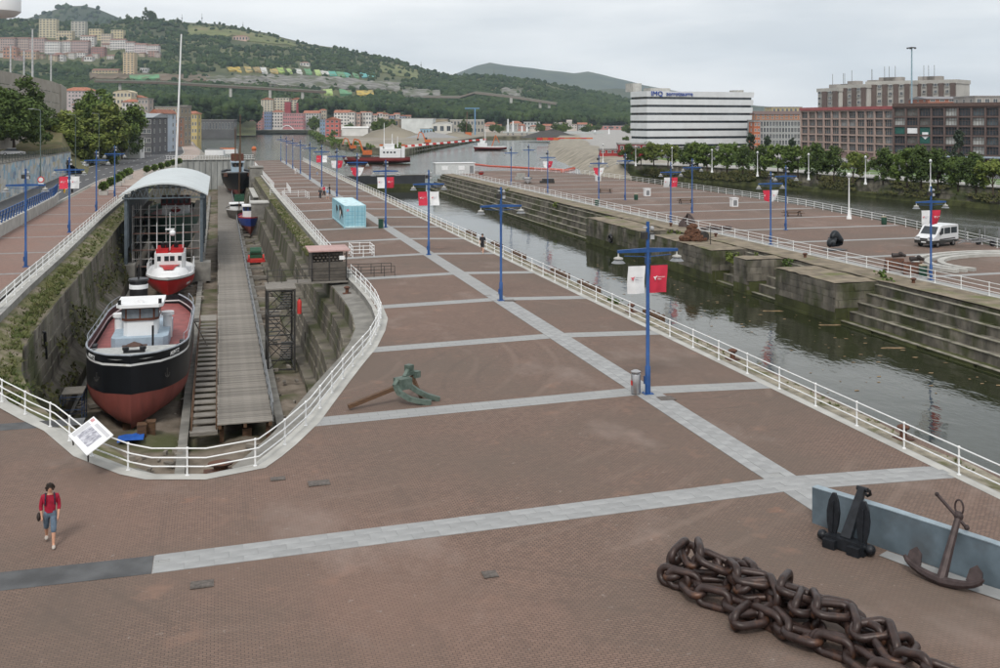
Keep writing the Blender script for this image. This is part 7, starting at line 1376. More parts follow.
# row of terracotta houses on the far bank
random.seed(4)
for i in range(11):
    px = 349 + 5.6 * i; h_ = random.uniform(-1.2, 1.5); c = random.choice([(.6, .57, .53), (.5, .42, .36), (.3, .36, .48), (.55, .4, .34), (.62, .6, .58)])
    bld('terracotta roofed row house, %s from the white terrace house' % ORD[i], px, px + 5.4, 111.5 + h_ + .25 * i, 125, 1180 + 12 * (i % 3), c, 3, 2, 'gable' if i % 3 == 0 else 'side', 14, group='row houses on the far bank')
bld('long white factory hall on the far bank', 396, 433, 118.5, 131, 1000, (.56, .58, .57), 0, 0, 'flat', 40, name='factory_hall'); bld('brown ruined brick works beside the spoil heap', 377, 399, 119.5, 136, 850, (.26, .2, .14), 2, 4, 'flat', 20, name='factory_hall'); bld('white arched warehouse on the far bank', 432, 452, 124, 134, 900, (.55, .54, .5), 1, 3, 'barrel', 30, name='factory_hall', roofc=bmat((.5, .5, .48))); bld('brown backed hall behind the arched warehouse', 430, 447, 119, 128, 1050, (.3, .25, .18), 0, 0, 'flat', 30, name='factory_hall')
bld('grey works hall with pale roof behind the crane', 450, 484, 120, 134, 950, (.34, .32, .28), 2, 10, 'flat', 30, name='factory_hall', roofc=bmat((.55, .55, .52))); bld('low blue and white cabin before the white factory', 420, 432, 129, 134.5, 800, (.25, .42, .55), 1, 4, 'flat', 6, name='site_cabin'); bld('long white tented shed on the left of the far bank', 342, 368, 126.5, 132, 850, (.62, .62, .6), 0, 0, 'side', 16, name='factory_hall', roofc=bmat((.6, .6, .58)))
for i, (a, b_, y0, y1, c, rf_, lab) in enumerate([(484, 497, 122, 131, (.4, .33, .28), 'hip', 'terracotta topped house right of the works hall'), (510, 522, 121, 131, (.5, .46, .4), 'hip', 'cream house behind the bridge pylons'), (524, 540, 122, 130, (.4, .42, .42), 'flat', 'grey block behind the footbridge'), (538, 556, 124, 131, (.5, .42, .36), 'hip', 'wide terracotta roofed house behind the footbridge'), (559, 566, 122, 132, (.6, .58, .54), 'hip', 'white house before the white tower'), (567, 572, 120, 132, (.62, .55, .5), 'flat', 'pale tower-like house on the far right bank'), (573, 592, 124, 131, (.4, .2, .17), 'side', 'long terracotta house row right of the pale tower'), (590, 612, 126, 133, (.38, .16, .15), 'flat', 'dark red brick blocks left of the clinic'), (610, 634, 126, 133, (.4, .2, .18), 'flat', 'reddish low housing next to the clinic')]): bld(lab, a, b_, y0, y1, 1250, c, 2, 5, rf_, 14, group='far right bank houses')
# ---- hillside estate at upper left
HB = [('brown terrace block at the far left edge', -2, 14, 37, 51, 1500, (.4, .3, .27), 5, 7, 'side'), ('second brown terrace block on the hill', 14.3, 28.5, 37, 51, 1505, (.42, .32, .28), 5, 6, 'side'), ('third brown terrace block under the twin tower', 29, 44, 37.3, 52, 1500, (.4, .3, .28), 5, 6, 'side'), ('tall beige double tower high on the hill', 39, 56, 19, 38, 1750, (.5, .44, .3), 8, 5, 'flat'), ('low beige block right of the double tower', 56, 72, 31, 40, 1720, (.5, .42, .28), 3, 6, 'flat'), ('grey and beige tower at the ridge', 71, 85, 21.5, 38, 1760, (.42, .4, .34), 7, 4, 'flat'), ('white slab of flats below the double tower', 44.6, 59.5, 40, 55, 1520, (.62, .6, .58), 5, 6, 'hip'), ('second white slab of flats', 60, 70.5, 40, 55, 1525, (.6, .58, .56), 5, 4, 'hip'), ('rust and white slab of flats', 71, 88, 40, 55, 1530, (.4, .3, .28), 5, 7, 'side'), ('beige cube flats near the trees', 89, 101, 29, 40, 1700, (.52, .43, .26), 4, 4, 'flat'), ('white block in the centre of the estate', 80, 94, 35, 48, 1620, (.58, .56, .53), 5, 5, 'side'), ('beige cube flats at the estate top right', 111, 123, 30, 40, 1700, (.52, .44, .27), 4, 4, 'flat'), ('cream block beside the right cube flats', 101, 111, 34, 48, 1640, (.5, .42, .33), 5, 4, 'flat'), ('white stepped flats in the right part', 110, 125, 38.5, 50, 1600, (.6, .57, .55), 4, 6, 'side'), ('small white flats stepping down the slope', 125.3, 134, 41, 53, 1590, (.6, .56, .55), 4, 4, 'side'), ('pink and white flats stepping down the slope', 134.3, 146, 43, 55, 1580, (.58, .5, .5), 4, 5, 'side'), ('last white flats at the right end of the estate', 146.3, 158, 44, 55.5, 1570, (.6, .56, .55), 4, 5, 'side'), ('dark red blocks in the middle of the estate', 91, 104, 46.5, 57, 1540, (.3, .15, .13), 4, 5, 'side'), ('small white villa below the slabs', 53, 63, 53, 61, 1460, (.62, .6, .58), 2, 4, 'hip'), ('beige villa beside the white villa', 63.5, 71, 52, 58, 1465, (.45, .36, .24), 2, 3, 'hip'), ('white cottage with grey roof in the lower row', 75, 85, 51, 58, 1470, (.62, .6, .58), 2, 4, 'gable'), ('lowest white cottage of the estate', 84, 92, 55, 61, 1455, (.6, .58, .56), 1, 3, 'gable'), ('orange brick houses at the lower left', 3, 16, 46, 58, 1470, (.38, .2, .13), 3, 4, 'hip'), ('tan row houses at the lower left', 16, 36, 50, 58, 1475, (.42, .3, .2), 2, 7, 'side'), ('slim beige and white slab tower by the road', 123, 134, 52.5, 75, 1420, (.52, .4, .25), 10, 3, 'flat'), ('small white house beside the motorway', 140, 147, 68, 73, 1410, (.55, .55, .55), 1, 3, 'flat'), ('long tan block low on the hill behind trees', 92, 118, 68.5, 75, 1400, (.4, .33, .2), 2, 8, 'side'), ('farmhouse with terracotta roof near the ridge', 233, 248, 35, 41, 2300, (.5, .36, .3), 1, 5, 'hip'), ('white house on the wooded slope', 300, 309, 61.5, 66, 1900, (.6, .58, .55), 1, 3, 'hip')]
m_er = M('estate roof', (.2, .11, .085), .85, var=.2, scale=.3, rnd=.2)
for q_, h_ in enumerate(HB):
    f_ = on_hill((h_[1] + h_[2]) / 2, h_[4])[1] - 4; HB[q_] = h_ = (*h_[:5], f_, *h_[6:]); bld(h_[0], *h_[1:6], h_[6], h_[7], h_[8], h_[9], group='hillside estate', roofc=m_er if h_[9] != 'flat' else None)
random.seed(31)
for i in range(24):
    px = 1 + 6.6 * i + random.uniform(-2, 2); yb = random.choice((random.uniform(57, 61), random.uniform(43, 50))); w_ = random.uniform(5, 9); c = random.choice([(.58, .55, .52), (.42, .33, .28), (.5, .4, .28), (.36, .22, .18), (.55, .5, .45)]); f_ = on_hill(px + w_ / 2, yb)[1] - 3
    h_ = ('small infill house of the hillside estate, %s from the left' % ORD[i], px, px + w_, yb - random.uniform(4, 7), yb, f_, c, 3, 3, random.choice(['hip', 'flat', 'side'])); HB.append(h_); bld(h_[0], *h_[1:6], h_[6], h_[7], h_[8], h_[9], group='infill houses of the estate', roofc=m_er if h_[9] != 'flat' else None)
# ---- concrete wall, slope and trees at the left
random.seed(6)
def fzpt(px, py, fz): return at(px, fz, zz(py, fz))
cw_ = thing('concrete_retaining_wall', 'high beige concrete wall above the car park', 'wall', at(57, 250, 9)); cw_['kind'] = 'thing'; o0 = Vector(cw_.location)
pts_ = [(-60, 150, 66), (0, 205, 70), (30, 232, 76), (52, 250, 81), (60, 258, 84)]
m_panel = M('wall panel', (.34, .31, .27), .9, var=.1, scale=.6, rnd=.05, bump=.1)
for i in range(4):
    (pa, fa, ya), (pb, fb, yb) = pts_[i], pts_[i + 1]; n = (5, 6, 4, 2)[i]
    for k in range(n):
        f0, f1 = k / n, (k + 1) / n
        A0 = fzpt(lerp(pa, pb, f0), lerp(ya, yb, f0), lerp(fa, fb, f0)); A1 = fzpt(lerp(pa, pb, f1), lerp(ya, yb, f1), lerp(fa, fb, f1)); zb_ = 6.0; rws_ = 6
        for r in range(rws_):
            g0, g1 = r / rws_ + .004, (r + 1) / rws_ - .004; q = [Vector((A.x, A.y, lerp(zb_, A.z, g))) for A, g in ((A0, g0), (A1, g0), (A1, g1), (A0, g1))]; dn = Vector((A1.y - A0.y, A0.x - A1.x, 0)).normalized() * .2; e_ = (A1 - A0) * .004; e_.z = 0
            q[0] += e_; q[3] += e_; q[1] -= e_; q[2] -= e_
            b = MB(); b.add([p - o0 for p in q] + [p + dn * -1 - o0 for p in q], [(0, 1, 2, 3), (7, 6, 5, 4), (0, 4, 5, 1), (1, 5, 6, 2), (2, 6, 7, 3), (3, 7, 4, 0)]); b.build('panel', m_panel, cw_)
b = MB(); b.bar(fzpt(60, 84, 258) - o0 + Vector((0, 0, -6)), fzpt(66, 88, 330) - o0 + Vector((0, 0, -6)), .5, 12); b.build('return_wall', m_panel, cw_)
b = MB(); rows_ = []
for f in [i / 10 for i in range(11)]:
    rows_.append([tuple(at(px, lerp(200, 252, f) + (px + 60) * .12 - (20 if px < 0 else 0), lerp(5.0, 11.8, f ** .8) + .5 * noise.noise(Vector((px * .1, f * 4, 0))))) for px in (-120, -60, -20, 0, 15, 30, 45, 55, 62)] + [tuple(at(px, lerp(214, 290, f), lerp(3.2, 9.0, f) * (1 - q) + .3 * q)) for px, q in ((72, .2), (82, .7), (92, 1.0))])
b.grid(rows_); struct(b.build('grass_slope', M('dry grass', (.16, .13, .065), .95, var=.3, scale=.4, bump=.5, c2=(.1, .11, .04)), smooth=True))
for px, fz, pyt, pyb, k, lab in ((14, 205, 84, 150, 0, 'big dark tree in front of the concrete wall'), (-8, 190, 78, 150, 0, 'dark tree cut by the left edge of the picture'), (31, 215, 96, 140, 0, 'lower dark tree at the foot of the grass slope'), (78, 250, 104, 163, 1, 'light green drooping tree left in the roadside clump'), (92, 262, 97, 162, 1, 'light green tree in the middle of the roadside clump'), (108, 300, 91, 158, 2, 'tall mid green tree at the back of the roadside clump'), (122, 292, 118, 158, 0, 'dark tree at the right end of the roadside clump'), (70, 290, 112, 160, 2, 'green tree behind the end of the mural wall'), (166, 420, 126, 140, 2, 'small street tree before the beige apartments'), (100, 330, 100, 150, 2, 'green tree behind the roadside clump'), (60, 330, 108, 130, 0, 'dark shrubby tree right of the concrete wall')):
    z1, z0 = zz(pyt, fz), zz(pyb, fz); H0 = (17, 14, 15)[k]; p = at(px, fz, z0); s = (z1 - z0) / H0; tree(BIG[k], (p.x, p.y, z0), lab, 'trees at the left of the road', (s * (1.2 if k == 1 else (.85 if k == 0 else 1.0)), s * 1.1, s), R(px * 7))
for px, fz, pyt, lab in ((431, 880, 128, 'bushy tree before the arched warehouse'), (381, 830, 118, 'left dark tree by the brown works'), (389, 835, 119, 'right dark tree by the brown works'), (316, 1100, 116, 'dark tree near the beige turret house'), (334, 780, 130, 'bush beside the red gabled house'), (671 - 45, 600, 136, 'light tree left of the clinic corner'), (582, 1100, 127, 'left dark tree before the far red houses'), (590, 1100, 127.5, 'right dark tree before the far red houses')):
    z1 = zz(pyt, fz); p = at(px, fz, -1); s = (z1 + 1) / 15; tree(BIG[2], (p.x, p.y, -1), lab, 'trees on the far bank', s)
for i, (px, yt, fz, zb_) in enumerate([(10.5, 45, 235, 15), (24, 50, 245, 15), (32.5, 29, 240, 15), (51, 54, 262, 15)]):
    p = at(px, fz, zb_); t = thing('light_pole', '%s grey lighting pole standing above the concrete wall' % ['leftmost', 'second', 'tallest', 'rightmost'][i], 'pole', p, 0, 'poles above the concrete wall'); h_ = zz(yt, fz) - zb_; b = MB(); b.cyl((0, 0, 0), (0, 0, h_), .3 if i == 2 else .25, .16); b.build('pole', M('pale pole', (.42, .43, .44), .5), t); b = MB(); b.box((0, 0, h_), (.8, .3, .2)); b.build('head', m_grey, t)
# ---- viaducts and painted quarry benches on the hill
def viaduct(label, pts, piers, dz, mat, wd=12):
    o0 = fzpt(*pts[0]); t = thing('viaduct', label, 'bridge', o0); P_ = [fzpt(*p) - o0 for p in pts]
    b = MB(); [b.bar(p, q, wd, dz) for p, q in zip(P_, P_[1:])]; b.build('deck', mat, t); b = MB(); [b.bar(p + Vector((0, -wd / 2 - .3, dz * .7)), q + Vector((0, -wd / 2 - .3, dz * .7)), .4, dz * .5) for p, q in zip(P_, P_[1:])]; b.build('parapet', M('viaduct rail', (.2, .2, .17), .8), t)
    for px, y0, y1, fz in piers: a = fzpt(px, y0, fz) - o0; c = fzpt(px, y1, fz) - o0; b = MB(); b.bar(a, c, 3.4, 3.4, (0, 1, 0)); b.build('pier', m_concL, t)
viaduct('long brown motorway viaduct crossing the wooded slope', [(96, 81.5, 1330), (160, 83, 1330), (220, 86.5, 1335), (275, 89.5, 1340), (326, 92.5, 1345)], [(230.5, 88, 97, 1333), (270, 90, 98, 1336), (302.5, 92, 99, 1340), (120, 83, 92, 1330)], 2.6, M('viaduct brown', (.13, .1, .08), .8))
viaduct('second far viaduct on the right slope of the hill', [(424, 97, 1500), (460, 97.5, 1490), (475, 93, 1480), (510, 97, 1470), (556, 104, 1460)], [(511, 98, 103, 1465), (540, 101.5, 108, 1462), (549, 103, 108, 1460)], 2.4, M('viaduct grey', (.2, .17, .15), .8))
random.seed(2)
def hillpatch(name, label, top, bot, x0, x1, mat, cat, group=None, lift=1.5, nx=None, ny=5, rag=1.0, skew=0.0, seed=0):
    nx = nx or max(2, int((x1 - x0) / 4)); rows = []
    for j in range(ny + 1):
        v = j / ny; r = []
        for i in range(nx + 1):
            px = lerp(x0, x1, i / nx); py = lerp(interp(bot, px), interp(top, px), v)
            py += rag * noise.noise(Vector((px * .13, v * 2.5, seed))) * (1 if 0 < v < 1 else 1.6)
            r.append(on_hill(px + skew * v, py, lift * (1 + rag * noise.noise(Vector((px * .4, v * 6, seed + 4)))))[0])
        rows.append(r)
    o0 = rows[0][0].copy(); b = MB(); b.grid([[p - o0 for p in r] for r in rows]); edge = rows[0] ; b.grid([[p - o0 + Vector((0, 0, -8)) for p in rows[0]], [p - o0 for p in rows[0]]]); b.grid([[p - o0 for p in rows[-1]], [p - o0 + Vector((0, 0, -8)) for p in rows[-1]]])
    o = b.build(name, mat); o.location = o0; tag(o, label, cat, group); return o
m_rock = M('quarry rock', (.17, .165, .15), .95, var=.45, scale=.05, bump=1, bscale=.15, c3=(.07, .08, .04), scale3=.035, lo3=.48, hi3=.6, stretch=(1, 1, 2))
for x0, x1, top, bot, lab in ((206, 300, [(206, 78), (300, 76.5)], [(206, 83), (300, 88)], 'left grey quarry face above the viaduct'), (300, 400, [(300, 77), (400, 84)], [(300, 89), (400, 92)], 'right grey quarry face above the viaduct'), (402, 440, [(402, 90), (440, 92)], [(402, 99), (440, 98)], 'grey rock cutting at the second viaduct'), (502, 521, [(502, 89), (521, 90)], [(502, 96), (521, 98)], 'small rock cutting above the second viaduct')):
    hillpatch('quarry_face', lab, top, bot, x0, x1, m_rock, 'rock face', 'rock faces on the hill', 3, seed=x0)
hillpatch('earth_cutting', 'brown earth cutting along the motorway', [(90, 74), (210, 76)], [(90, 79.5), (210, 82.5)], 90, 210, M('brown earth', (.13, .1, .07), .95, var=.3, scale=.03, c3=(.06, .075, .03), scale3=.02), 'rock face', 'rock faces on the hill', 2)
m_mead = M('meadow', (.12, .135, .05), .95, var=.25, scale=.02, c3=(.18, .15, .08), scale3=.015)
for x0, x1, top, bot, lab in ((188, 240, [(188, 26), (240, 32)], [(188, 36), (240, 37)], 'pale meadow below the ridge at left'), (236, 296, [(236, 31), (296, 43)], [(236, 40), (296, 47)], 'pale meadow below the ridge near the farmhouse'), (380, 418, [(380, 62), (418, 71)], [(380, 73), (418, 80)], 'small pale field on the right slope')): hillpatch('meadow_patch', lab, top, bot, x0, x1, m_mead, 'meadow', 'meadows on the hill', 2, seed=x0)
pm_ = [M('mural hill %d' % i, c, .85, var=.25, scale=.08, c3=(.12, .13, .07), scale3=.06, lo3=.52, hi3=.62) for i, c in enumerate(((.42, .3, .06), (.42, .37, .28), (.36, .27, .1), (.3, .22, .1), (.28, .4, .1), (.32, .42, .15), (.1, .24, .12), (.08, .3, .24), (.1, .34, .34), (.48, .48, .46)))]
pan = [(229, 0), (237, 0), (246, 2), (255, 3), (262, 9), (271, 2), (279, 4), (288, 5), (297, 9), (306, 6), (316, 5), (322, 9), (330, 7), (338, 6), (346, 7), (354, 6), (362, 8), (369, 8)]
cnm = ['yellow', 'cream', 'ochre', 'tan', 'lime', 'light green', 'dark green', 'sea green', 'turquoise', 'white']
for i, (px, k) in enumerate(pan):
    y = interp([(229, 68), (290, 70), (378, 74.5)], px); w_ = random.uniform(4.5, 7.6)
    hillpatch('hill_mural_panel', '%s painted panel on the quarry bench, %s from the left' % (cnm[k], ORD[i]), [(0, y + random.uniform(-.6, .8))], [(0, y + random.uniform(4, 5.6))], px, px + w_, pm_[k], 'painted panel', 'painted panels on the quarry', 2.5, 2, 3, .35, -2.2, i)
for px, y, w_, k, lab in ((324, 92, 9, 5, 'lime painted block at the right end of the viaduct'), (357, 93, 17, 0, 'orange yellow painted slab on the slope'), (340, 92.5, 12, 6, 'green painted slab beside the orange one'), (130, 77.5, 30, 6, 'pale green slope strip above the motorway')): hillpatch('hill_mural_panel', lab, [(0, y)], [(0, y + 4.2)], px, px + w_, pm_[k], 'painted panel', 'painted panels on the quarry', 4, 3, 3, .3, -1, px)
# ---- forest on the hills: one mass of crowns
b = MB(); random.seed(77); hz = HILLS['wooded_hill']
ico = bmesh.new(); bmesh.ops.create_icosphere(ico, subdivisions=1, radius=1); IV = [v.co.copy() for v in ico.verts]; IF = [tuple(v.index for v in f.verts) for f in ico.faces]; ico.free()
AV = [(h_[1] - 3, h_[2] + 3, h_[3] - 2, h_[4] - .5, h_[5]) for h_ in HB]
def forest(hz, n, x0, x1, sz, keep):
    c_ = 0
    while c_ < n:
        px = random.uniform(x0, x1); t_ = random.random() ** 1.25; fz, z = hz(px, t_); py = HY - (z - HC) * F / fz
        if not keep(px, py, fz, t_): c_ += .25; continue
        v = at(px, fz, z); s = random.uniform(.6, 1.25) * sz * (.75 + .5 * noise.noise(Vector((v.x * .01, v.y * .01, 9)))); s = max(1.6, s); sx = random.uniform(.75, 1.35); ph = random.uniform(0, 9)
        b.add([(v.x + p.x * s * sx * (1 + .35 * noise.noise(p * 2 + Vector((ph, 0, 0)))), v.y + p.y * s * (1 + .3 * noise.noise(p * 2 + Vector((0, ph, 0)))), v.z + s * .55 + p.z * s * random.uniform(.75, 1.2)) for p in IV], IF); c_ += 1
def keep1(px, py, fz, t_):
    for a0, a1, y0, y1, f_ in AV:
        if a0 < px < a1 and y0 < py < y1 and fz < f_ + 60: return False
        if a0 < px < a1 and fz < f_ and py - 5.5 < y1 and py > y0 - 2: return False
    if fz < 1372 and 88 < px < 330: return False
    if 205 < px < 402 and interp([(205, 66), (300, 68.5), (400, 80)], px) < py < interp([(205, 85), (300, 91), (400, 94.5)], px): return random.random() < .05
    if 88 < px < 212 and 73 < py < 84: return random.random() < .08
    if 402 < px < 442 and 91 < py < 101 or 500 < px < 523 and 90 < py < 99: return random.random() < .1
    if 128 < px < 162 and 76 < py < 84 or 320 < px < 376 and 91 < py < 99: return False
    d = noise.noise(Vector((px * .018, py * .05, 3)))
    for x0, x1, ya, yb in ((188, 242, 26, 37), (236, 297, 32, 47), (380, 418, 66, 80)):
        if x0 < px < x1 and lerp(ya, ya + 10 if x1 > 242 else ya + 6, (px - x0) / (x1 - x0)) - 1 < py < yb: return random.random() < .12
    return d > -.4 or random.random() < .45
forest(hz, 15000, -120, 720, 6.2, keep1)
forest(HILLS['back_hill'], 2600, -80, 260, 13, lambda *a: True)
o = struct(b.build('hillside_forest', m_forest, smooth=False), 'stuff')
# lower woods right behind the town: separate belt of taller trees
b = MB(); random.seed(78)
for i in range(1700):
    px = random.choice((random.uniform(-60, 240), random.uniform(60, 260), random.uniform(300, 660))); fz = random.uniform(1290, 1345) if px > 260 else random.uniform(1000, 1320); ptop = interp([(-60, 66), (60, 90), (120, 96), (160, 96), (200, 98), (240, 103), (300, 101), (340, 101), (400, 108), (450, 112), (560, 116), (660, 119)], px); pbot = interp([(-60, 104), (100, 116), (240, 120), (300, 112), (340, 112), (430, 118), (660, 123)], px); py = random.uniform(ptop, pbot)
    z = zz(py, fz); v = at(px, fz, z); s = random.uniform(3, 6.5); ph = random.uniform(0, 9)
    b.add([(v.x + p.x * s * (1 + .35 * noise.noise(p * 2 + Vector((ph, 0, 0)))), v.y + p.y * s, v.z + p.z * s * random.uniform(.8, 1.25)) for p in IV], IF)
struct(b.build('wood_belt', m_forest), 'stuff')
b = MB(); rows_ = []
for f in [i / 6 for i in range(7)]: rows_.append([tuple(at(px, lerp(980, 1352, f), lerp(-3, zz(interp([(-700, 80), (-60, 72), (60, 96), (240, 104), (330, 106), (450, 115), (660, 121), (1500, 122)], px), 1352), f ** 1.6))) for px in (-700, -300, -60, 0, 60, 120, 180, 240, 256)])
b.grid(rows_); rows_ = []
for f in [i / 4 for i in range(5)]: rows_.append([tuple(at(px, lerp(1262, 1358, f), lerp(-2, zz(interp([(240, 104), (330, 106), (450, 115), (660, 121), (1500, 122)], px), 1358), f ** 1.3))) for px in (250, 300, 340, 400, 450, 520, 600, 660, 900, 1300)])
b.grid(rows_); struct(b.build('lower_slope', m_hill, smooth=True))
# single trees along the ridge line
for i, (px, dy) in enumerate([(128, 5), (148, 8), (152, 6), (178, 4), (3, 4), (18, 3)]):
    fz, z = hz(px, .97); p = at(px, fz, z); s = dy * fz / F / 15 * 1.3; tree(BIG[0], p, 'dark lone tree on the ridge line, %s along it' % ORD[i], 'trees on the ridge line', s)
for i, (px, h_) in enumerate([(182, 10), (202, 12), (243, 9), (421, 9), (494, 10)]):
    fz, z = hz(px, 1.0); p = at(px, fz, z - 5); t = thing('radio_mast', 'thin radio mast on the skyline, %s from the left' % ORD[i], 'mast', p, 0, 'masts on the skyline'); h2 = h_ * fz / F; b = MB(); b.cyl((0, 0, 0), (0, 0, h2), .8, .4, 6); b.build('mast', m_grey, t); b = MB(); b.box((0, 0, h2 * .6), (3, 1, 3)); b.build('aerial', m_grey, t)
# ================================================================== river traffic and works
dl = gp(343, 163.5, WATER); dr_ = gp(404, 164.5, WATER)
dp = gp(375, 163.5, WATER); t = thing('dredger', 'red and white dredger ship with orange excavator on deck', 'ship', (dp.x, dp.y, WATER), -PSI - R(90) + R(4)); LX = 24; t.location = at(342, dp.x * S_ + dp.y * C_, WATER)
ptd = hull(LX, 8, 2.2, .12, .1, .3, 5, [(0, .8, 'hull_side', M('dredger red', (.2, .03, .03), .6, var=.2, scale=.4)), (.8, 1, 'bulwark', M('dredger dark red', (.14, .025, .025), .6))], t, rake=1.2, bowp=4, bowe=.5); deck(ptd, .85, t, m_rust)
b = MB(); b.box((0, 18, 3.6), (7, 7.5, 3.6)); b.build('deckhouse', m_whiteC, t); b = MB(); b.box((0, 17.5, 6.3), (5, 3.6, 1.8)); b.build('bridge', m_whiteC, t)
for x in range(4): b = MB(); b.box((3.52, 15.6 + 1.3 * x, 4.2), (.1, .7, .6)); b.build('window', m_glass, t)
for y, h_ in ((15.5, 9), (18.5, 5), (20.5, 4)): b = MB(); b.cyl((0, y, 6), (0, y, 6 + h_), .2, .1, 6); b.build('mast', m_whiteC, t); b = MB(); b.box((0, y, 6 + h_ * .7), (2, .2, .25)); b.build('yard', m_whiteC, t)
for y in (14.6, 22.6): b = MB(); b.box((2.5, y, 4.2), (1.2, 1.2, 4.6)); b.build('funnel', m_whiteC, t); b = MB(); b.box((2.5, y, 6.8), (1.3, 1.3, .6)); b.build('funnel_band', m_orange, t)
for k in range(3): b = MB(); b.box((0, 3 + 3.6 * k, 2.2), (5.5, 2.6, .6)); b.build('hopper', m_rust, t)
def excavator(label, loc, rz, s, group='orange excavators'):
    t = thing('excavator', label, 'excavator', loc, rz, group); t.scale = (s,) * 3
    for y in (-1.0, 1.0): b = MB(); b.box((0, y, .4), (3.6, .6, .8)); b.build('track', m_dark, t)
    b = MB(); b.box((.5, 0, 1.7), (3.4, 2.4, 1.6)); b.build('body', m_orange, t); b = MB(); b.box((-.6, .7, 2.9), (1.3, 1.0, 1.3)); b.build('cab', m_glass, t)
    b = MB(); b.bar((-1.0, 0, 2.0), (-2.4, 0, 6.0), .5, .6); b.bar((-2.4, 0, 6.0), (-4.2, 0, 6.6), .4, .5); b.build('boom', m_orange, t); b = MB(); b.bar((-4.2, 0, 6.6), (-5.2, 0, 3.0), .35, .4); b.build('stick', m_orange, t); b = MB(); b.box((-5.0, 0, 2.5), (1.1, 1.2, .9)); b.build('bucket', m_dark, t)
excavator('orange excavator working on the dredger deck', at(366, dp.x * S_ + dp.y * C_, -1.75), -PSI + R(8), 1.02); p = gp(427, 144, -1.2); excavator('small orange excavator on the far bank', p, -PSI, 1.0); p = gp(352, 150, -1.2); excavator('second orange excavator behind the dredger bow on the far bank', p, -PSI + R(20), .8)
p = gp(489, 150.3, WATER); t = thing('work_ship', 'smaller red and white work ship farther up the river', 'ship', p, -PSI - R(90)); hull(17, 5, 2.0, .2, .1, .5, 4, [(0, .75, 'hull_side', MAT['dredger red']), (.75, 1, 'bulwark', m_whiteC)], t, bowp=3); t.location = at(473, p.x * S_ + p.y * C_, WATER); b = MB(); b.box((0, 5, 2.8), (3.5, 5, 2.0)); b.build('deckhouse', m_whiteC, t); b = MB(); b.box((0, 5, 4.5), (2.6, 2.6, 1.4)); b.build('bridge', m_whiteC, t); b = MB(); b.cyl((0, 6.5, 4.5), (0, 6.5, 14), .22, .12, 6); b.build('mast', m_whiteC, t); b = MB(); b.bar((0, 10, 2), (0, 12, 8), .5); b.bar((0, 12, 8), (0, 14, 4), .4); b.build('crane', m_orange, t)
# floating boom, piles, gravel, crane, footbridge
pts_ = [gp(473, 164.5, WATER), gp(490, 166.5, WATER), gp(520, 168, WATER), gp(550, 170, WATER), gp(566, 171, WATER), gp(574, 169, WATER), gp(562, 171.8, WATER)]; t = thing('floating_boom', 'red floating boom stretched across the river', 'boom', pts_[0])
for i, (p0, p1) in enumerate(zip(pts_, pts_[1:])):
    n = 7
    for k in range(n): a = p0.lerp(p1, k / n); c = p0.lerp(p1, (k + .9) / n); b = MB(); b.cyl(a - pts_[0] + Vector((0, 0, .15)), c - pts_[0] + Vector((0, 0, .15)), .32 if i < 3 else .55, n=6); b.build('float', M('boom red', (.55, .1, .06), .6), t)
t = thing('pile_pier', 'row of mossy timber piles along the far bank', 'pier', gp(404, 155.5, WATER)); p0 = gp(402, 156, WATER); p1 = gp(482, 140.3, WATER)
for i in range(46): a = p0.lerp(p1, i / 45) - gp(404, 155.5, WATER); b = MB(); b.cyl(a + Vector((-.5, -.6, -1)), a + Vector((-.5, -.6, 2.9)), .5, .5, 6); b.build('pile', m_algae if i % 3 else m_stone, t)
for z in (1.0, 2.8): b = MB(); b.bar(p0 - gp(404, 155.5, WATER) + Vector((-.6, -1, z)), p1 - gp(404, 155.5, WATER) + Vector((-.6, -1, z)), .5, .45); b.build('waling', m_wood, t)
def mound(label, px, py, fz, rx, ry, h_, mat, name='spoil_heap'):
    p = at(px, fz, -1.3); b = MB(); b.grid([[(rx * r * math.cos(a), ry * r * math.sin(a), h_ * (1 - r) ** .9 * (1 + .3 * noise.noise(Vector((math.cos(a) * 2 + px, math.sin(a) * 2, r * 3)))) - .3 * r) for a in [R(15 * i) for i in range(25)]] for r in [j / 7 for j in range(8)]]); o = b.build(name, mat, None, True); o.location = p; tag(o, label, 'heap', 'spoil heaps on the works site')
mound('brown spoil heap beside the brown works', 392, 140, 780, 26, 14, 9, m_earth); mound('grey gravel heap near the small excavator', 432, 142, 760, 22, 12, 4.5, M('grey gravel', (.25, .25, .25), .95, var=.2)); mound('low brown heap at the right of the site', 455, 141, 800, 18, 10, 4, m_earth); mound('long dark gravel heap before the footbridge', 551, 141, 780, 26, 10, 6, M('dark gravel', (.06, .058, .055), .95, var=.3))
b = MB(); rows_ = []; pl_ = [Vector(q) for q in rb[5:9]]; fine_ = []
for p_, q_ in zip(pl_, pl_[1:]):
    n_ = max(2, int((q_ - p_).length / 12)); fine_ += [p_.lerp(q_, i / n_) for i in range(n_)]
for i, p_ in enumerate(fine_):
    d_ = (fine_[min(i + 1, len(fine_) - 1)] - fine_[max(i - 1, 0)]).normalized(); n_ = Vector((-d_.y, d_.x)); wv_ = 1 + .35 * noise.noise(Vector((i * .4, 0, 0))); tp2 = sstep(-1, 5, i)
    rows_.append([(p_.x + n_.x * o_ * wv_, p_.y + n_.y * o_ * wv_, (z_ if z_ < 0 else z_ * tp2 + .02) + .3 * tp2 * noise.noise(Vector((i * .6, o_, 2)))) for o_, z_ in ((-14, .1), (-5, .15), (0, .1), (3, -1.4), (6, -3.3), (9, -5))])
rows_.insert(0, [(x_ - 1, y_ - 5, -5) for x_, y_, z_ in rows_[0]]); b.grid(rows_); struct(b.build('gravel_slope', m_gravel, smooth=True))
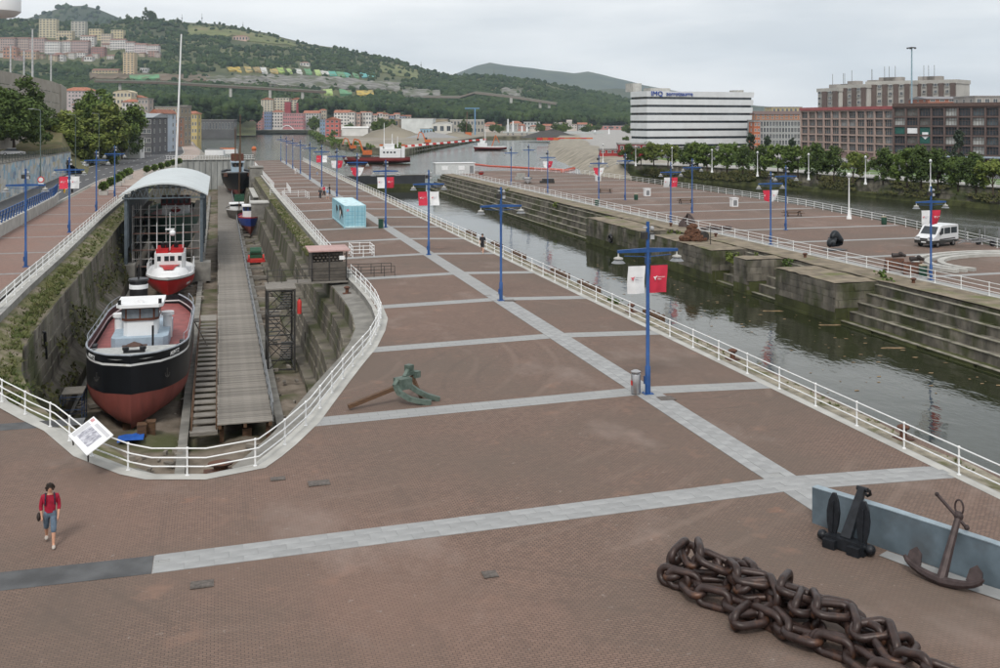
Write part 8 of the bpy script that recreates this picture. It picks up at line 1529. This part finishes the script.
p = at(302 + 173, 900, -1.2); t = thing('tower_crane', 'slim blue tower crane on the works site', 'crane', p, -PSI); h_ = zz(107, 900); b = MB(); b.box((0, 0, h_ / 2), (1, 1, h_)); b.build('tower', M('crane blue', (.12, .25, .42), .6), t); b = MB(); b.bar((-9, 0, h_), (4, 0, h_), .8, .8); b.build('jib', MAT['crane blue'], t); t.scale = (1, 1, 1)
p = at(466, 850, -1.2); t = thing('pile_driver', 'orange lattice piling rig on the works site', 'crane', p, -PSI); h_ = zz(110, 850); b = MB(); b.bar((0, 0, 0), (1, 0, h_), .6); b.build('mast', m_rust, t); b = MB(); b.box((2, 0, 1.5), (5, 3, 3)); b.build('body', m_orange, t)
t = thing('footbridge', 'pale footbridge with white pylons on the far river', 'bridge', at(505, 870, -1)); o0 = Vector(t.location); b = MB(); b.bar(at(503, 870, 1.5) - o0, at(604, 870, 1.2) - o0, 3, 1.2); b.build('deck', M('bridge grey', (.4, .43, .42), .6), t)
for px, yt in ((508, 119), (513, 121), (522, 126), (527, 127), (609, 129), (595, 130)): b = MB(); b.cyl(at(px, 872, -1) - o0, at(px, 872, zz(yt, 872)) - o0, .8, .6, 8); b.build('pylon', m_whiteC, t)
t = thing('barrier_row', 'row of red and white plastic barriers on the works site', 'barrier', gp(400, 150, -1.2)); o0 = Vector(t.location)
for i in range(24): a = gp(402 + 3.6 * i, 147.5 - .32 * i, -1.2); b = MB(); b.box(a - o0 + Vector((0, 0, .5)), (2.0, .6, 1.0)); b.build('barrier', m_red if i % 2 else m_whiteC, t)
for i in range(10): a = gp(540 + 5.5 * i, 140.5, -1.0); b = MB(); b.box(a - o0 + Vector((0, 0, 1)), (4, 1, 1.6)); b.build('barrier', m_orange if i % 2 else m_red, t)
# white arched footbridge and quay behind the left arm
t = thing('arched_footbridge', 'low white arched footbridge before the pink houses', 'bridge', at(262, 1150, 0)); o0 = Vector(t.location); b = MB(); b.bar(at(262, 1150, 1) - o0, at(304, 1150, 1) - o0, 3, .8); b.build('deck', m_concL, t); b = MB(); b.tube([at(lerp(280, 294, i / 10), 1150, 1 + 5 * math.sin(math.pi * i / 10)) - o0 for i in range(11)], .5, 6); b.build('arch', m_whiteC, t)
b = MB(); b.bar(at(186, 1148, -1.5) , at(306, 1148, -1.5), 4, 2.6); struct(b.build('far_quay', M('mossy quay', (.05, .055, .04), .9, var=.3, scale=.05)))
for i, (px, py, lab) in enumerate([(215, 153, 'white moored launch behind the dock gate'), (228, 153.5, 'white and orange stand behind the dock gate')]):
    fz = 330 + 10 * i; p = at(px, fz, ZL); t = thing('quay_stand', lab, 'stand', p, -PSI); b = MB(); b.box((0, 0, .8), (6, 2, 1.6)); b.build('body', m_whiteC, t); b = MB(); b.box((0, 0, 1.8), (5, 1.6, .4)); b.build('top', m_orange if i else m_grey, t)
# corner of a white structure at the very top left
t = thing('white_canopy', 'corner of a round white lamp structure at the top left edge', 'structure', at(-2, 60, zz(8, 60))); b = MB(); b.lathe([(.35, -.6), (.9, -.5), (1.25, -.2), (1.25, .5), (1.1, .9)], n=20); b.build('drum', m_whiteC, t, True); b = MB(); b.cyl((-.6, 0, -.4), (-.6, 0, -zz(8, 60) + ZL), .2); b.build('column', m_whiteC, t)

# more trees, bushes and low houses on the far bank
random.seed(91)
pxs = sorted(random.uniform(322, 640) for _ in range(30))
for i in range(30):
    px = pxs[i]; fz = random.uniform(900, 1240); 
    if 396 < px < 450 and fz < 1020: fz += 150
    p = at(px, fz, -1.2); s = random.uniform(.35, .75); tree(BIG[random.choice((0, 2))], p, 'leafy tree among the far bank houses, %s from the left' % ORD[i], 'scattered trees on the far bank', s)
random.seed(92)
far_l = ['behind the piling rig', 'behind the blue crane', 'left of the bridge pylons', 'between the bridge pylons', 'under the second viaduct', 'behind the long dark gravel heap', 'above the red barriers', 'right of the pale tower', 'left of the red site cabin', 'far right behind the clinic corner', 'behind the works hall', 'beside the works hall end', 'below the wooded belt in the middle', 'near the far trees in the middle']
for i, lb_ in enumerate(far_l):
    px = 470 + 12 * i if i < 10 else 430 + 15 * (i - 10); y0 = random.uniform(122, 126); c = random.choice([(.5, .45, .4), (.38, .2, .17), (.55, .53, .5), (.4, .34, .28), (.33, .33, .33)])
    bld('low %s house %s' % (random.choice(['tiled', 'plain', 'long']), lb_), px, px + random.uniform(7, 14), y0, 129, random.uniform(1130, 1240), c, 2, 4, random.choice(['hip', 'flat', 'side']), 12, group='low houses on the far bank')
b = MB(); pl_ = [Vector(q) for q in isl[:7]]; bl = []
for p_, q_ in zip(pl_[:4], pl_[1:5]):
    n_ = int((q_ - p_).length / 7)
    for i in range(n_):
        c = p_.lerp(q_, random.random()); r_ = random.uniform(1.2, 3); bl.append(((c.x + random.uniform(-1, 5), c.y + random.uniform(-1, 5), -1.5 + random.uniform(-1, 1)), r_))
leafy(14000, bl, .5, 93).build('bank_bushes', m_leaf[1])['kind'] = 'stuff'
